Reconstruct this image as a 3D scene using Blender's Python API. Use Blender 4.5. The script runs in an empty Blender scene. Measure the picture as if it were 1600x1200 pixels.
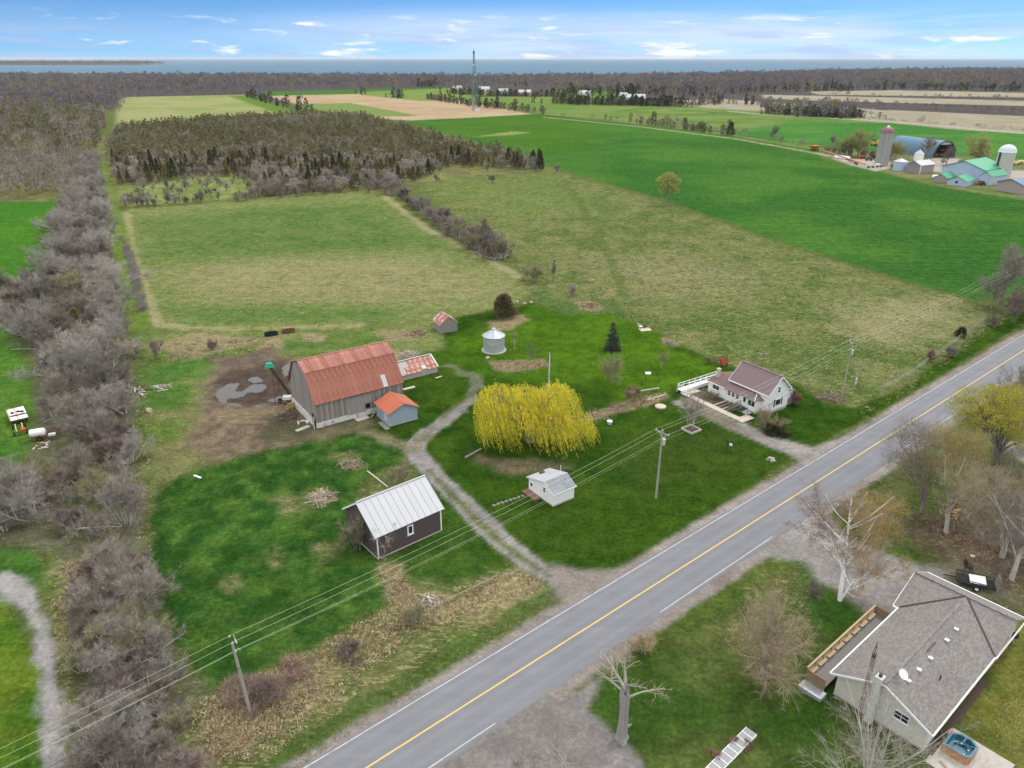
import bpy, math, random
import numpy as np
from mathutils import Vector, Matrix
R = math.radians
sc = bpy.context.scene
col = sc.collection
random.seed(7)

# ------------------------------------------------------------------ camera
CAM_H = 55.0
PITCH = 23.8746
cam_d = bpy.data.cameras.new("camera")
cam_d.sensor_width = 36.0
cam_d.lens = 36.0 * 1150.0 / 1600.0
cam_d.clip_start = 0.5
cam_d.clip_end = 200000.0
cam = bpy.data.objects.new("camera", cam_d)
cam.location = (0, 0, CAM_H)
cam.rotation_euler = (R(90 - PITCH), 0, 0)
col.objects.link(cam)
sc.camera = cam

# ------------------------------------------------------------------ exposure
sc.view_settings.view_transform = 'Standard'
sc.view_settings.look = 'None'
sc.view_settings.gamma = 1.0
sc.view_settings.exposure = 0.13
sc.view_settings.use_curve_mapping = False
sc.cycles.max_bounces = 6
sc.cycles.diffuse_bounces = 2
sc.cycles.glossy_bounces = 2
sc.cycles.transparent_max_bounces = 8
sc.cycles.volume_bounces = 0

# ------------------------------------------------------------------ sun and sky
SUN_EL, SUN_AZ = 55.0, 48.0          # azimuth from +Y towards +X: behind the farm, to the right
sun_d = bpy.data.lights.new("sun", 'SUN')
sun_d.energy = 1.3
sun_d.angle = R(12)
sun_d.color = (1.0, 0.96, 0.9)
sun = bpy.data.objects.new("sun", sun_d)
dv = Vector((math.sin(R(SUN_AZ)) * math.cos(R(SUN_EL)), math.cos(R(SUN_AZ)) * math.cos(R(SUN_EL)), math.sin(R(SUN_EL))))
sun.rotation_euler = dv.to_track_quat('Z', 'Y').to_euler()
sun.location = (0, 0, 300)
col.objects.link(sun)

world = bpy.data.worlds.new("World")
sc.world = world
world.use_nodes = True
wn, wl = world.node_tree.nodes, world.node_tree.links
wn.clear()

def wnode(t, **kw):
    n = wn.new(t)
    for k, v in kw.items():
        setattr(n, k, v)
    return n

def wmath(op, a, b=None, c=None, clamp=False):
    n = wn.new('ShaderNodeMath'); n.operation = op; n.use_clamp = clamp
    for i, q in enumerate((a, b, c)):
        if q is None:
            continue
        if isinstance(q, (int, float)):
            n.inputs[i].default_value = q
        else:
            wl.new(q, n.inputs[i])
    return n.outputs[0]

def wmix(fac, a, b):
    n = wn.new('ShaderNodeMix'); n.data_type = 'RGBA'
    for s, q in ((n.inputs[0], fac), (n.inputs[6], a), (n.inputs[7], b)):
        if isinstance(q, (int, float)):
            s.default_value = q
        elif isinstance(q, tuple):
            s.default_value = q
        else:
            wl.new(q, s)
    return n.outputs[2]

def wsmooth(x, a, b):
    n = wn.new('ShaderNodeMapRange'); n.interpolation_type = 'SMOOTHSTEP'
    wl.new(x, n.inputs[0]); n.inputs[1].default_value = a; n.inputs[2].default_value = b
    return n.outputs[0]

tc = wnode('ShaderNodeTexCoord')
sep = wnode('ShaderNodeSeparateXYZ'); wl.new(tc.outputs['Generated'], sep.inputs[0])
dx, dy, dz = sep.outputs
el = wmath('MAXIMUM', dz, 0.0)
# the sky colour: physical sky, looked up a little higher than the horizon band so that it stays blue near the water
cmb = wnode('ShaderNodeCombineXYZ')
wl.new(dx, cmb.inputs[0]); wl.new(dy, cmb.inputs[1])
wl.new(wmath('ADD', wmath('MULTIPLY', el, 3.0), 0.10), cmb.inputs[2])
nrm = wnode('ShaderNodeVectorMath', operation='NORMALIZE'); wl.new(cmb.outputs[0], nrm.inputs[0])
sky = wnode('ShaderNodeTexSky')
sky.sky_type = 'NISHITA'; sky.sun_disc = False
sky.sun_elevation = R(SUN_EL); sky.sun_rotation = R(SUN_AZ)
sky.air_density = 1.0; sky.dust_density = 0.4; sky.ozone_density = 3.0; sky.altitude = 0
wl.new(nrm.outputs[0], sky.inputs[0])
gain = wnode('ShaderNodeMix', data_type='RGBA', blend_type='MULTIPLY'); gain.inputs[0].default_value = 1.0
wl.new(sky.outputs[0], gain.inputs[6]); gain.inputs[7].default_value = (0.76, 1.18, 1.42, 1)
skyc = gain.outputs[2]
# low clouds along the horizon (azimuth / elevation space), open sky above, broken cloud overhead
az = wmath('ARCTAN2', dx, dy)
def cloud_noise(sx, sz, seed, detail, rough, dist=0.0):
    c = wnode('ShaderNodeCombineXYZ')
    wl.new(wmath('MULTIPLY', az, sx), c.inputs[0]); wl.new(wmath('MULTIPLY', el, sz), c.inputs[1])
    c.inputs[2].default_value = seed
    n = wnode('ShaderNodeTexNoise'); wl.new(c.outputs[0], n.inputs['Vector'])
    n.inputs['Scale'].default_value = 1.0; n.inputs['Detail'].default_value = detail
    n.inputs['Roughness'].default_value = rough; n.inputs['Distortion'].default_value = dist
    return n.outputs[0]
veil = cloud_noise(2.6, 30.0, 3.1, 6, 0.6, 0.5)
veil = wmath('MULTIPLY', wsmooth(veil, 0.27, 0.62), wmath('SUBTRACT', 1.0, wsmooth(el, 0.030, 0.066)))
veil = wmath('MULTIPLY', veil, wmath('MULTIPLY_ADD', wsmooth(az, -0.45, 0.02), 0.75, 0.25))
puff = cloud_noise(13.0, 80.0, 8.7, 7, 0.56, 0.25)
puff = wmath('MULTIPLY', wsmooth(puff, 0.57, 0.70), wmath('SUBTRACT', 1.0, wsmooth(el, 0.035, 0.052)))
shade = cloud_noise(6.5, 75.0, 21.0, 6, 0.58, 0.4)
shade = wmath('MULTIPLY', wsmooth(shade, 0.47, 0.64), wmath('SUBTRACT', 1.0, wsmooth(el, 0.026, 0.04)))
c1 = wmix(wmath('MULTIPLY', veil, 0.72), skyc, (7.4, 8.1, 9.6, 1))
c1 = wmix(wmath('MULTIPLY', shade, 0.6), c1, (4.3, 5.4, 8.2, 1))
c1 = wmix(wmath('MULTIPLY', puff, 0.9), c1, (9.6, 9.8, 10.2, 1))
over = wnode('ShaderNodeTexNoise'); wl.new(tc.outputs['Generated'], over.inputs['Vector'])
over.inputs['Scale'].default_value = 3.0; over.inputs['Detail'].default_value = 5
ov = wmath('MULTIPLY', wsmooth(over.outputs[0], 0.15, 0.45), wsmooth(el, 0.085, 0.26))
c1 = wmix(wmath('MULTIPLY', ov, 0.93), c1, (15.2, 15.0, 14.8, 1))
bg = wnode('ShaderNodeBackground'); wl.new(c1, bg.inputs[0]); bg.inputs[1].default_value = 0.10
wo = wnode('ShaderNodeOutputWorld'); wl.new(bg.outputs[0], wo.inputs[0])

# ------------------------------------------------------------------ survey: a photo pixel to a point of level ground
_p = R(PITCH); _sp, _cp = math.sin(_p), math.cos(_p)
def G(px, py, z=0.0):
    d = (py - 600.0) / 1150.0
    t = (CAM_H - z) / (_sp + d * _cp)
    return ((px - 800.0) / 1150.0 * t, (_cp - d * _sp) * t)

# ------------------------------------------------------------------ helpers
def tag(o, label=None, cat=None, group=None, kind=None):
    if label: o["label"] = label
    if cat: o["category"] = cat
    if group: o["group"] = group
    if kind: o["kind"] = kind
    return o

def empty(name, loc, rz=0.0, s=1.0):
    o = bpy.data.objects.new(name, None)
    o.empty_display_size = 0.3
    o.location = loc; o.rotation_euler = (0, 0, rz); o.scale = (s, s, s)
    col.objects.link(o)
    return o

def thing(name, label, cat, loc, rz=0.0, group=None, s=1.0):
    return tag(empty(name, loc, rz, s), label, cat, group)

def link(name, me, parent=None, loc=(0, 0, 0), rz=0.0, s=None):
    o = bpy.data.objects.new(name, me)
    o.location = loc; o.rotation_euler = (0, 0, rz)
    if s: o.scale = s if isinstance(s, tuple) else (s, s, s)
    if parent: o.parent = parent
    col.objects.link(o)
    return o

class MB:
    """collects boxes, beams, slabs and tubes; build() links them as one mesh"""
    def __init__(self): self.v = []; self.f = []; self.m = []
    def add(self, vs, fs, m=0):
        b = len(self.v); self.v += [tuple(q) for q in vs]
        self.f += [tuple(i + b for i in q) for q in fs]; self.m += [m] * len(fs); return self
    def box(self, x0, x1, y0, y1, z0, z1, m=0):
        return self.add([(x0, y0, z0), (x1, y0, z0), (x1, y1, z0), (x0, y1, z0), (x0, y0, z1), (x1, y0, z1), (x1, y1, z1), (x0, y1, z1)],
                        [(0, 3, 2, 1), (4, 5, 6, 7), (0, 1, 5, 4), (1, 2, 6, 5), (2, 3, 7, 6), (3, 0, 4, 7)], m)
    def slab(self, pts, th, m=0):
        """polygon pts with thickness th below it (against its normal)"""
        P = [Vector(q) for q in pts]
        n = (P[1] - P[0]).cross(P[2] - P[0]).normalized() * th
        k = len(P)
        return self.add(P + [q - n for q in P],
                        [tuple(range(k)), tuple(range(2 * k - 1, k - 1, -1))] + [(i, i + k, (i + 1) % k + k, (i + 1) % k) for i in range(k)], m)
    def beam(self, p, q, w, h=None, m=0):
        h = h or w
        p, q = Vector(p), Vector(q); d = (q - p).normalized()
        a = d.cross(Vector((0, 0, 1)))
        a = (Vector((1, 0, 0)) if a.length < 1e-4 else a.normalized()); b = a.cross(d)
        a *= w / 2; b *= h / 2
        return self.add([p - a - b, p + a - b, p + a + b, p - a + b, q - a - b, q + a - b, q + a + b, q - a + b],
                        [(0, 3, 2, 1), (4, 5, 6, 7), (0, 1, 5, 4), (1, 2, 6, 5), (2, 3, 7, 6), (3, 0, 4, 7)], m)
    def tube(self, pts, rad, n=6, m=0, cap=True):
        P = [Vector(q) for q in pts]; rs = rad if isinstance(rad, (list, tuple)) else [rad] * len(P)
        vs, fs = [], []
        for i, p in enumerate(P):
            d = (P[min(i + 1, len(P) - 1)] - P[max(i - 1, 0)]).normalized()
            a = d.cross(Vector((0.3, 0.1, 1)) if abs(d.z) < 0.9 else Vector((1, 0, 0))).normalized(); b = d.cross(a)
            for k in range(n):
                t = 2 * math.pi * k / n
                vs.append(p + (a * math.cos(t) + b * math.sin(t)) * rs[i])
        for i in range(len(P) - 1):
            for k in range(n):
                k2 = (k + 1) % n
                fs.append((i * n + k, i * n + k2, (i + 1) * n + k2, (i + 1) * n + k))
        if cap:
            fs.append(tuple(range(n - 1, -1, -1))); fs.append(tuple((len(P) - 1) * n + k for k in range(n)))
        return self.add(vs, fs, m)
    def lathe(self, prof, n=24, c=(0, 0), m=0, a0=0.0, a1=2 * math.pi):
        """profile of (r, z)"""
        full = abs(a1 - a0 - 2 * math.pi) < 1e-6; k = n if full else n + 1
        vs = [(c[0] + r * math.cos(a0 + (a1 - a0) * i / n), c[1] + r * math.sin(a0 + (a1 - a0) * i / n), z) for r, z in prof for i in range(k)]
        fs = []
        for j in range(len(prof) - 1):
            for i in range(n):
                i2 = (i + 1) % k
                fs.append((j * k + i, j * k + i2, (j + 1) * k + i2, (j + 1) * k + i))
        return self.add(vs, fs, m)
    def poly(self, pts, m=0): return self.add(pts, [tuple(range(len(pts)))], m)
    def mesh(self, name, mats, smooth=False):
        me = bpy.data.meshes.new(name)
        me.from_pydata(self.v, [], self.f)
        for q in (mats if isinstance(mats, (list, tuple)) else [mats]): me.materials.append(q)
        me.polygons.foreach_set('material_index', self.m)
        if smooth: me.polygons.foreach_set('use_smooth', [True] * len(self.f))
        me.update(); return me
    def build(self, name, mats, parent=None, loc=(0, 0, 0), rz=0.0, smooth=False):
        return link(name, self.mesh(name, mats, smooth), parent, loc, rz)

def mesh_np(name, v, faces, mats, mi=None, attrs=None):
    """v (n,3); faces: list of int arrays (k,3) or (k,4); mi: material index per array"""
    me = bpy.data.meshes.new(name)
    faces = [q for q in faces]
    tot = np.concatenate([np.full(len(q), q.shape[1], np.int32) for q in faces])
    lv = np.concatenate([q.ravel() for q in faces]).astype(np.int32)
    st = np.concatenate([[0], np.cumsum(tot)[:-1]]).astype(np.int32)
    me.vertices.add(len(v)); me.vertices.foreach_set('co', np.ascontiguousarray(v, np.float32).ravel())
    me.loops.add(len(lv)); me.loops.foreach_set('vertex_index', lv)
    me.polygons.add(len(tot)); me.polygons.foreach_set('loop_start', st); me.polygons.foreach_set('loop_total', tot)
    for q in mats: me.materials.append(q)
    if mi is not None:
        me.polygons.foreach_set('material_index', np.concatenate([np.full(len(q), m, np.int32) for q, m in zip(faces, mi)]))
    for k, a in (attrs or {}).items():
        if a.ndim == 2:
            at = me.attributes.new(k, 'FLOAT_COLOR', 'POINT')
            at.data.foreach_set('color', np.concatenate([a, np.ones((len(a), 1))], 1).astype(np.float32).ravel())
        else:
            at = me.attributes.new(k, 'FLOAT', 'POINT'); at.data.foreach_set('value', a.astype(np.float32))
    me.update(calc_edges=True)
    me.validate()
    return me

# ------------------------------------------------------------------ materials
class NT:
    def __init__(self, name):
        self.m = bpy.data.materials.new(name); self.m.use_nodes = True
        self.n = self.m.node_tree.nodes; self.l = self.m.node_tree.links
        self.b = self.n['Principled BSDF']
    def put(self, s, q):
        if q is None: return
        if isinstance(q, (int, float)): s.default_value = q
        elif isinstance(q, tuple): s.default_value = q if len(q) == 4 or s.type == 'VECTOR' else (*q, 1)
        else: self.l.new(q, s)
    def math(self, op, a, b=None, c=None, clamp=False):
        n = self.n.new('ShaderNodeMath'); n.operation = op; n.use_clamp = clamp
        for i, q in enumerate((a, b, c)): self.put(n.inputs[i], q)
        return n.outputs[0]
    def mix(self, f, a, b, mode='MIX'):
        n = self.n.new('ShaderNodeMix'); n.data_type = 'RGBA'; n.blend_type = mode
        self.put(n.inputs[0], f); self.put(n.inputs[6], a); self.put(n.inputs[7], b); return n.outputs[2]
    def co(self, scale=(1, 1, 1), rot=(0, 0, 0), kind='Object'):
        t = self.n.new('ShaderNodeTexCoord'); mp = self.n.new('ShaderNodeMapping')
        self.l.new(t.outputs[kind], mp.inputs[0]); mp.inputs['Scale'].default_value = scale; mp.inputs['Rotation'].default_value = rot
        return mp.outputs[0]
    def noise(self, vec, scale, detail=4, rough=0.55, dist=0.0):
        n = self.n.new('ShaderNodeTexNoise'); self.put(n.inputs['Vector'], vec)
        n.inputs['Scale'].default_value = scale; n.inputs['Detail'].default_value = detail
        n.inputs['Roughness'].default_value = rough; n.inputs['Distortion'].default_value = dist
        return n.outputs[0]
    def smooth(self, x, a, b, lo=0.0, hi=1.0):
        n = self.n.new('ShaderNodeMapRange'); n.interpolation_type = 'SMOOTHSTEP'
        self.put(n.inputs[0], x); self.put(n.inputs[1], a); self.put(n.inputs[2], b); self.put(n.inputs[3], lo); self.put(n.inputs[4], hi)
        return n.outputs[0]
    def attr(self, name):
        n = self.n.new('ShaderNodeAttribute'); n.attribute_name = name; return n
    def rand(self): return self.n.new('ShaderNodeObjectInfo').outputs['Random']
    def geo(self): return self.n.new('ShaderNodeNewGeometry')
    def bump(self, h, strength=0.3, dist=0.05):
        n = self.n.new('ShaderNodeBump'); self.put(n.inputs['Height'], h)
        n.inputs['Strength'].default_value = strength; n.inputs['Distance'].default_value = dist
        self.l.new(n.outputs[0], self.b.inputs['Normal'])
    def out(self, c, rough=0.8, spec=0.3, metal=0.0):
        self.put(self.b.inputs['Base Color'], c); self.put(self.b.inputs['Roughness'], rough)
        self.put(self.b.inputs['Specular IOR Level'], spec); self.put(self.b.inputs['Metallic'], metal)
        return self.m

def plain(name, c, rough=0.7, spec=0.3, metal=0.0, var=0.25, scale=3.0, bump=0.0, sc3=(1, 1, 1), c2=None, lo=0.4, hi=0.65, rnd=0.0):
    """paint, stone or metal with uneven tone; c2 is a second colour in patches (rust, stain)"""
    t = NT(name); v = t.co(sc3)
    n = t.noise(v, scale, 6, 0.6)
    k = t.math('MULTIPLY_ADD', n, 2 * var, 1 - var)
    if rnd: k = t.math('MULTIPLY', k, t.math('MULTIPLY_ADD', t.rand(), 2 * rnd, 1 - rnd))
    cc = t.mix(1.0, c, k, 'MULTIPLY')
    if c2:
        n2 = t.noise(v, scale * 0.6, 8, 0.65, 0.4)
        cc = t.mix(t.smooth(n2, lo, hi), cc, c2)
    if bump: t.bump(n, bump, 0.03)
    return t.out(cc, rough, spec, metal)

M = {}
M['white_paint'] = plain('white_paint', (0.84, 0.85, 0.86), 0.5, var=0.06, c2=(0.6, 0.6, 0.58), lo=0.6, hi=0.8)
M['concrete'] = plain('concrete', (0.46, 0.43, 0.38), 0.9, var=0.2, scale=2, bump=0.1)
M['pole_wood'] = plain('pole_wood', (0.34, 0.31, 0.28), 0.85, var=0.25, scale=4, sc3=(4, 4, 0.5))
M['dark_metal'] = plain('dark_metal', (0.06, 0.055, 0.05), 0.6, var=0.3)
M['black_rubber'] = plain('black_rubber', (0.02, 0.02, 0.02), 0.8)
M['galvanised'] = plain('galvanised', (0.5, 0.54, 0.6), 0.45, metal=0.5, var=0.15, scale=2)
M['rust'] = plain('rust', (0.16, 0.07, 0.045), 0.9, var=0.35, scale=5)
M['glass_dark'] = plain('glass_dark', (0.03, 0.035, 0.045), 0.08, spec=0.6, var=0.1)
M['old_board'] = plain('old_board', (0.5, 0.46, 0.38), 0.85, var=0.25, scale=4, sc3=(1, 6, 6))
M['grey_board'] = plain('grey_board', (0.26, 0.245, 0.235), 0.9, var=0.45, scale=2.5, sc3=(3, 3, 0.35), rnd=0.22)
M['straw'] = plain('straw', (0.42, 0.32, 0.19), 0.95, var=0.4, scale=5)
M['dead_stick'] = plain('dead_stick', (0.30, 0.245, 0.19), 0.9, var=0.3)
M['stone'] = plain('stone', (0.42, 0.4, 0.37), 0.9, var=0.3, scale=3, bump=0.3)
# ------------------------------------------------------------------ the ground, painted from a survey of its cover
def hsh(ix, iy, s):
    h = (ix.astype(np.int64) * 374761393 + iy.astype(np.int64) * 668265263 + s * 1442695041) & 0xffffffff
    h = ((h ^ (h >> 13)) * 1274126177) & 0xffffffff
    return ((h ^ (h >> 16)) & 0xffff) / 65535.0
def vnoise(x, y, s=0):
    ix, iy = np.floor(x), np.floor(y); fx, fy = x - ix, y - iy
    fx = fx * fx * (3 - 2 * fx); fy = fy * fy * (3 - 2 * fy)
    a, b, c, d = hsh(ix, iy, s), hsh(ix + 1, iy, s), hsh(ix, iy + 1, s), hsh(ix + 1, iy + 1, s)
    return (a * (1 - fx) + b * fx) * (1 - fy) + (c * (1 - fx) + d * fx) * fy
def fbm(x, y, s=0, o=4, g=0.55):
    t = 0; a = 1; w = 0
    for i in range(o):
        t = t + a * vnoise(x * 2 ** i + 17.3 * i, y * 2 ** i - 9.1 * i, s + i * 31); w += a; a *= g
    return t / w
def sstep(x, a, b):
    t = np.clip((x - a) / (b - a), 0, 1); return t * t * (3 - 2 * t)

NR, NC = 530, 530
rows = 36.0 * (3600.0 / 36.0) ** (np.linspace(0, 1, NR))
us = np.linspace(-0.93, 0.95, NC)
GX = (us[None, :] * (rows[:, None] + 8.0)); GY = np.repeat(rows[:, None], NC, 1)
X, Y = GX.ravel(), GY.ravel()
NP_ = len(X)
fine = fbm(X * 0.9, Y * 0.9, 5, 3)           # about a metre
mid = fbm(X * 0.16, Y * 0.16, 11, 4)         # about six metres
big = fbm(X * 0.03, Y * 0.03, 23, 4)         # about thirty metres
wob = fbm(X * 0.35, Y * 0.35, 41, 3) - 0.5

COV = np.zeros((NP_, 3)); COV[:] = (0.13, 0.15, 0.05)
STR = np.full(NP_, 0.35)                      # share of straw
GRT = np.zeros(NP_)                           # grit: gravel or soil instead of grass
ZON = np.zeros(NP_, np.int32)
ZN = ['rough_ground']

def pxpoly(pts): return [G(a, b) for a, b in pts]
def sdist(poly, close=True):
    """signed distance to a polygon in metres (inside > 0), for the vertices near it"""
    P = np.array(poly); lo, hi = P.min(0) - 25, P.max(0) + 25
    idx = np.nonzero((X > lo[0]) & (X < hi[0]) & (Y > lo[1]) & (Y < hi[1]))[0]
    x, y = X[idx], Y[idx]; ins = np.zeros(len(idx), bool); d = np.full(len(idx), 1e9)
    n = len(P)
    for i in range(n if close else n - 1):
        a, b = P[i], P[(i + 1) % n]; e = b - a; L2 = max(e @ e, 1e-9)
        t = np.clip(((x - a[0]) * e[0] + (y - a[1]) * e[1]) / L2, 0, 1)
        d = np.minimum(d, (x - a[0] - t * e[0]) ** 2 + (y - a[1] - t * e[1]) ** 2)
        if close and abs(e[1]) > 1e-9:
            c = ((a[1] > y) != (b[1] > y)) & (x < e[0] * (y - a[1]) / e[1] + a[0]); ins ^= c
    d = np.sqrt(d)
    return idx, (np.where(ins, d, -d) if close else d)
def zone(name):
    if name not in ZN: ZN.append(name)
    return ZN.index(name)
def cover(pts, colr, straw=0.0, grit=0.0, name=None, edge=0.6, rag=1.0, amt=1.0, c2=None, c2n=None, world=False, path=None):
    """lay one cover over the ground: colr, mixed towards c2 by the noise field c2n"""
    P = pts if world else pxpoly(pts)
    if path is None:
        idx, sd = sdist(P)
    else:
        idx, d = sdist(P, False); sd = path / 2 - d
    if not len(idx): return
    w = sstep(sd + wob[idx] * 2 * rag, -edge, edge) * amt
    C = np.array(colr, float)[None, :].repeat(len(idx), 0)
    if c2 is not None:
        q = (c2n if c2n is not None else mid)[idx][:, None]; C = C * (1 - q) + np.array(c2)[None, :] * q
    COV[idx] = COV[idx] * (1 - w[:, None]) + C * w[:, None]
    STR[idx] = STR[idx] * (1 - w) + straw * w; GRT[idx] = GRT[idx] * (1 - w) + grit * w
    if name: ZON[idx[w > 0.5]] = zone(name)

contrast = lambda q, a, b: sstep(q, a, b)
m1, b1, f1 = contrast(mid, 0.3, 0.7), contrast(big, 0.32, 0.68), contrast(fine, 0.3, 0.7)
LUSH, LUSH2 = (0.028, 0.074, 0.009), (0.066, 0.118, 0.013)
MEAD, MEAD2 = (0.034, 0.098, 0.018), (0.094, 0.178, 0.032)
WHEAT, WHEAT2 = (0.048, 0.138, 0.026), (0.078, 0.178, 0.032)
TAN, TAN2 = (0.40, 0.31, 0.185), (0.30, 0.235, 0.13)
DULL, DULL2 = (0.115, 0.135, 0.035), (0.18, 0.185, 0.065)
PAST, PAST2 = (0.100, 0.150, 0.036), (0.195, 0.205, 0.075)
DIRT, DIRT2 = (0.16, 0.12, 0.085), (0.26, 0.20, 0.14)
MUD = (0.085, 0.065, 0.05)
GRAV, GRAV2 = (0.36, 0.335, 0.31), (0.46, 0.435, 0.41)
# --- far country
cover([(-200, 118), (1900, 118), (2300, 200), (1700, 190), (700, 150), (-300, 190)], (0.10, 0.09, 0.085), 0.05, 0.5, 'forest_floor', 8, 4)
cover([(182, 152), (380, 148), (450, 178), (560, 190), (330, 192), (182, 200)], (0.34, 0.33, 0.15), 0.5, 0, 'far_field', 4, 2, c2=(0.24, 0.29, 0.09), c2n=b1)
cover([(355, 149), (400, 150), (470, 178), (440, 180)], (0.14, 0.22, 0.04), 0.1, 0, 'far_field', 4, 2)
cover([(405, 144), (690, 137), (760, 139), (700, 150), (420, 150)], (0.07, 0.17, 0.03), 0, 0, 'far_field', 4, 2)
cover([(415, 150), (590, 146), (700, 152), (800, 172), (840, 180), (640, 188), (560, 184), (470, 165)], (0.42, 0.30, 0.19), 0.1, 0.5, 'far_field', 4, 2, c2=(0.47, 0.36, 0.235), c2n=b1)
cover([(450, 163), (548, 161), (655, 181), (560, 183)], (0.17, 0.24, 0.06), 0.1, 0, 'far_field', 2, 1, c2=(0.24, 0.28, 0.1))
cover([(560, 144), (700, 138), (790, 146), (660, 158), (560, 148)], (0.14, 0.24, 0.04), 0.1, 0, 'far_field', 4, 2, c2=(0.26, 0.28, 0.1))
cover([(690, 152), (850, 150), (1000, 163), (1150, 175), (1100, 200), (840, 178)], (0.2, 0.24, 0.07), 0.25, 0, 'far_field', 4, 2, c2=(0.14, 0.23, 0.05), c2n=b1)
cover([(860, 140), (1000, 143), (1010, 158), (880, 158)], (0.13, 0.23, 0.04), 0.1, 0, 'far_field', 4, 2)
cover([(880, 172), (1010, 163), (1150, 170), (1420, 192), (1650, 215), (1650, 330), (1150, 215), (985, 193)], (0.20, 0.25, 0.08), 0.25, 0, 'far_field', 4, 2, c2=(0.12, 0.21, 0.04), c2n=b1)
cover([(1150, 205), (1250, 190), (1420, 193), (1700, 215), (1700, 330), (1430, 250), (1150, 212)], (0.065, 0.19, 0.04), 0, 0, 'far_field', 3, 1, c2=(0.10, 0.24, 0.05), c2n=b1)
for q in ([(1000, 158), (1130, 155), (1330, 168), (1420, 176), (1380, 183), (1200, 174), (1120, 170)],
          [(1350, 182), (1390, 172), (1700, 186), (1700, 213), (1500, 203), (1330, 186)],
          [(1190, 148), (1300, 150), (1700, 160), (1700, 168), (1300, 158), (1195, 154)],
          [(1260, 143), (1400, 141), (1700, 147), (1700, 153.5), (1400, 149.5), (1280, 148)]):
    cover(q, (0.345, 0.295, 0.215), 0.1, 0.3, 'far_field', 4, 2, c2=(0.40, 0.345, 0.26), c2n=b1)
cover([(1140, 174), (1200, 179), (1300, 185), (1400, 191), (1500, 199.5), (1660, 214)], (0.5, 0.48, 0.46), 0, 0.8, 'far_road', 1.5, .5, path=6.0)
# --- mid country
cover([(-300, 225), (150, 215), (560, 182), (850, 250), (880, 275), (660, 292), (590, 304), (330, 322), (190, 330), (-400, 330)], (0.13, 0.13, 0.06), 0.45, 0.15, 'scrub_ground', 3, 2, c2=(0.2, 0.2, 0.07), c2n=m1)
cover([(185, 296), (300, 280), (385, 270), (400, 288), (340, 316), (200, 322)], (0.19, 0.24, 0.06), 0.35, 0, None, 3, 3, c2=(0.30, 0.32, 0.12), c2n=m1)
cover([(520, 290), (650, 285), (700, 280), (690, 262), (560, 275)], (0.18, 0.22, 0.06), 0.35, 0, None, 3, 3, 0.7, c2=(0.30, 0.30, 0.12), c2n=m1)
# hay field
HAY = [(190, 328), (330, 317), (480, 306), (585, 298), (604, 312), (668, 362), (745, 398), (838, 455), (800, 478), (720, 492), (640, 505), (560, 512), (400, 518), (280, 516), (240, 503), (225, 465), (205, 395)]
cover(HAY, (0.14, 0.20, 0.05), 0.52, 0, 'hay_field', 1, 1.2, c2=(0.22, 0.24, 0.085), c2n=0.5 * m1 + 0.5 * f1)
cover([(210, 345), (470, 320), (600, 318), (690, 385), (560, 400), (350, 405), (230, 410)], (0.085, 0.165, 0.035), 0.34, 0, None, 14, 9, 0.8, c2=(0.13, 0.19, 0.05), c2n=m1)
cover([(260, 425), (450, 400), (640, 400), (800, 450), (740, 470), (520, 470), (330, 470)], (0.35, 0.295, 0.165), 0.68, 0, None, 12, 8, 0.75, c2=(0.18, 0.19, 0.07), c2n=0.5 * m1 + 0.5 * f1)
cover([(250, 480), (480, 478), (620, 480), (600, 500), (300, 508)], (0.10, 0.18, 0.04), 0.35, 0, None, 5, 4, 0.7)
for q in ([(196, 332), (205, 395), (228, 470), (245, 506), (290, 514), (400, 516), (560, 510)], [(600, 306), (668, 358), (745, 396), (810, 432)]):
    cover(q, (0.42, 0.36, 0.2), 0.8, 0, None, 1.2, 1.2, 0.7, path=3.0)
# pasture
PAS = [(650, 292), (740, 275), (850, 266), (875, 270), (1040, 318), (1200, 375), (1400, 440), (1520, 473), (1545, 497), (1420, 600), (1330, 640), (1255, 604), (1130, 575), (1050, 530), (950, 488), (880, 490), (830, 455), (790, 385), (700, 330)]
cover(PAS, PAST, 0.48, 0, 'pasture', 1.5, 1.5, c2=PAST2, c2n=m1)
cover([(700, 280), (870, 275), (950, 330), (800, 340), (690, 310)], (0.17, 0.23, 0.06), 0.4, 0, None, 14, 8, 0.6)
cover([(900, 400), (1050, 390), (1200, 430), (1160, 470), (960, 470)], (0.28, 0.25, 0.13), 0.72, 0, None, 12, 9, 0.55, c2=(0.16, 0.175, 0.065), c2n=m1)
cover([(1330, 470), (1480, 470), (1500, 500), (1400, 540), (1320, 520)], (0.34, 0.30, 0.17), 0.8, 0, None, 9, 6, 0.6)
for o in (0, 6):
    cover([(872 + o, 275), (905 + o, 320), (930 + o, 360), (955 + o, 415), (975 + o, 470)], (0.12, 0.155, 0.045), 0.1, 0, None, 1.0, 1.5, 0.6, path=1.2)
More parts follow.
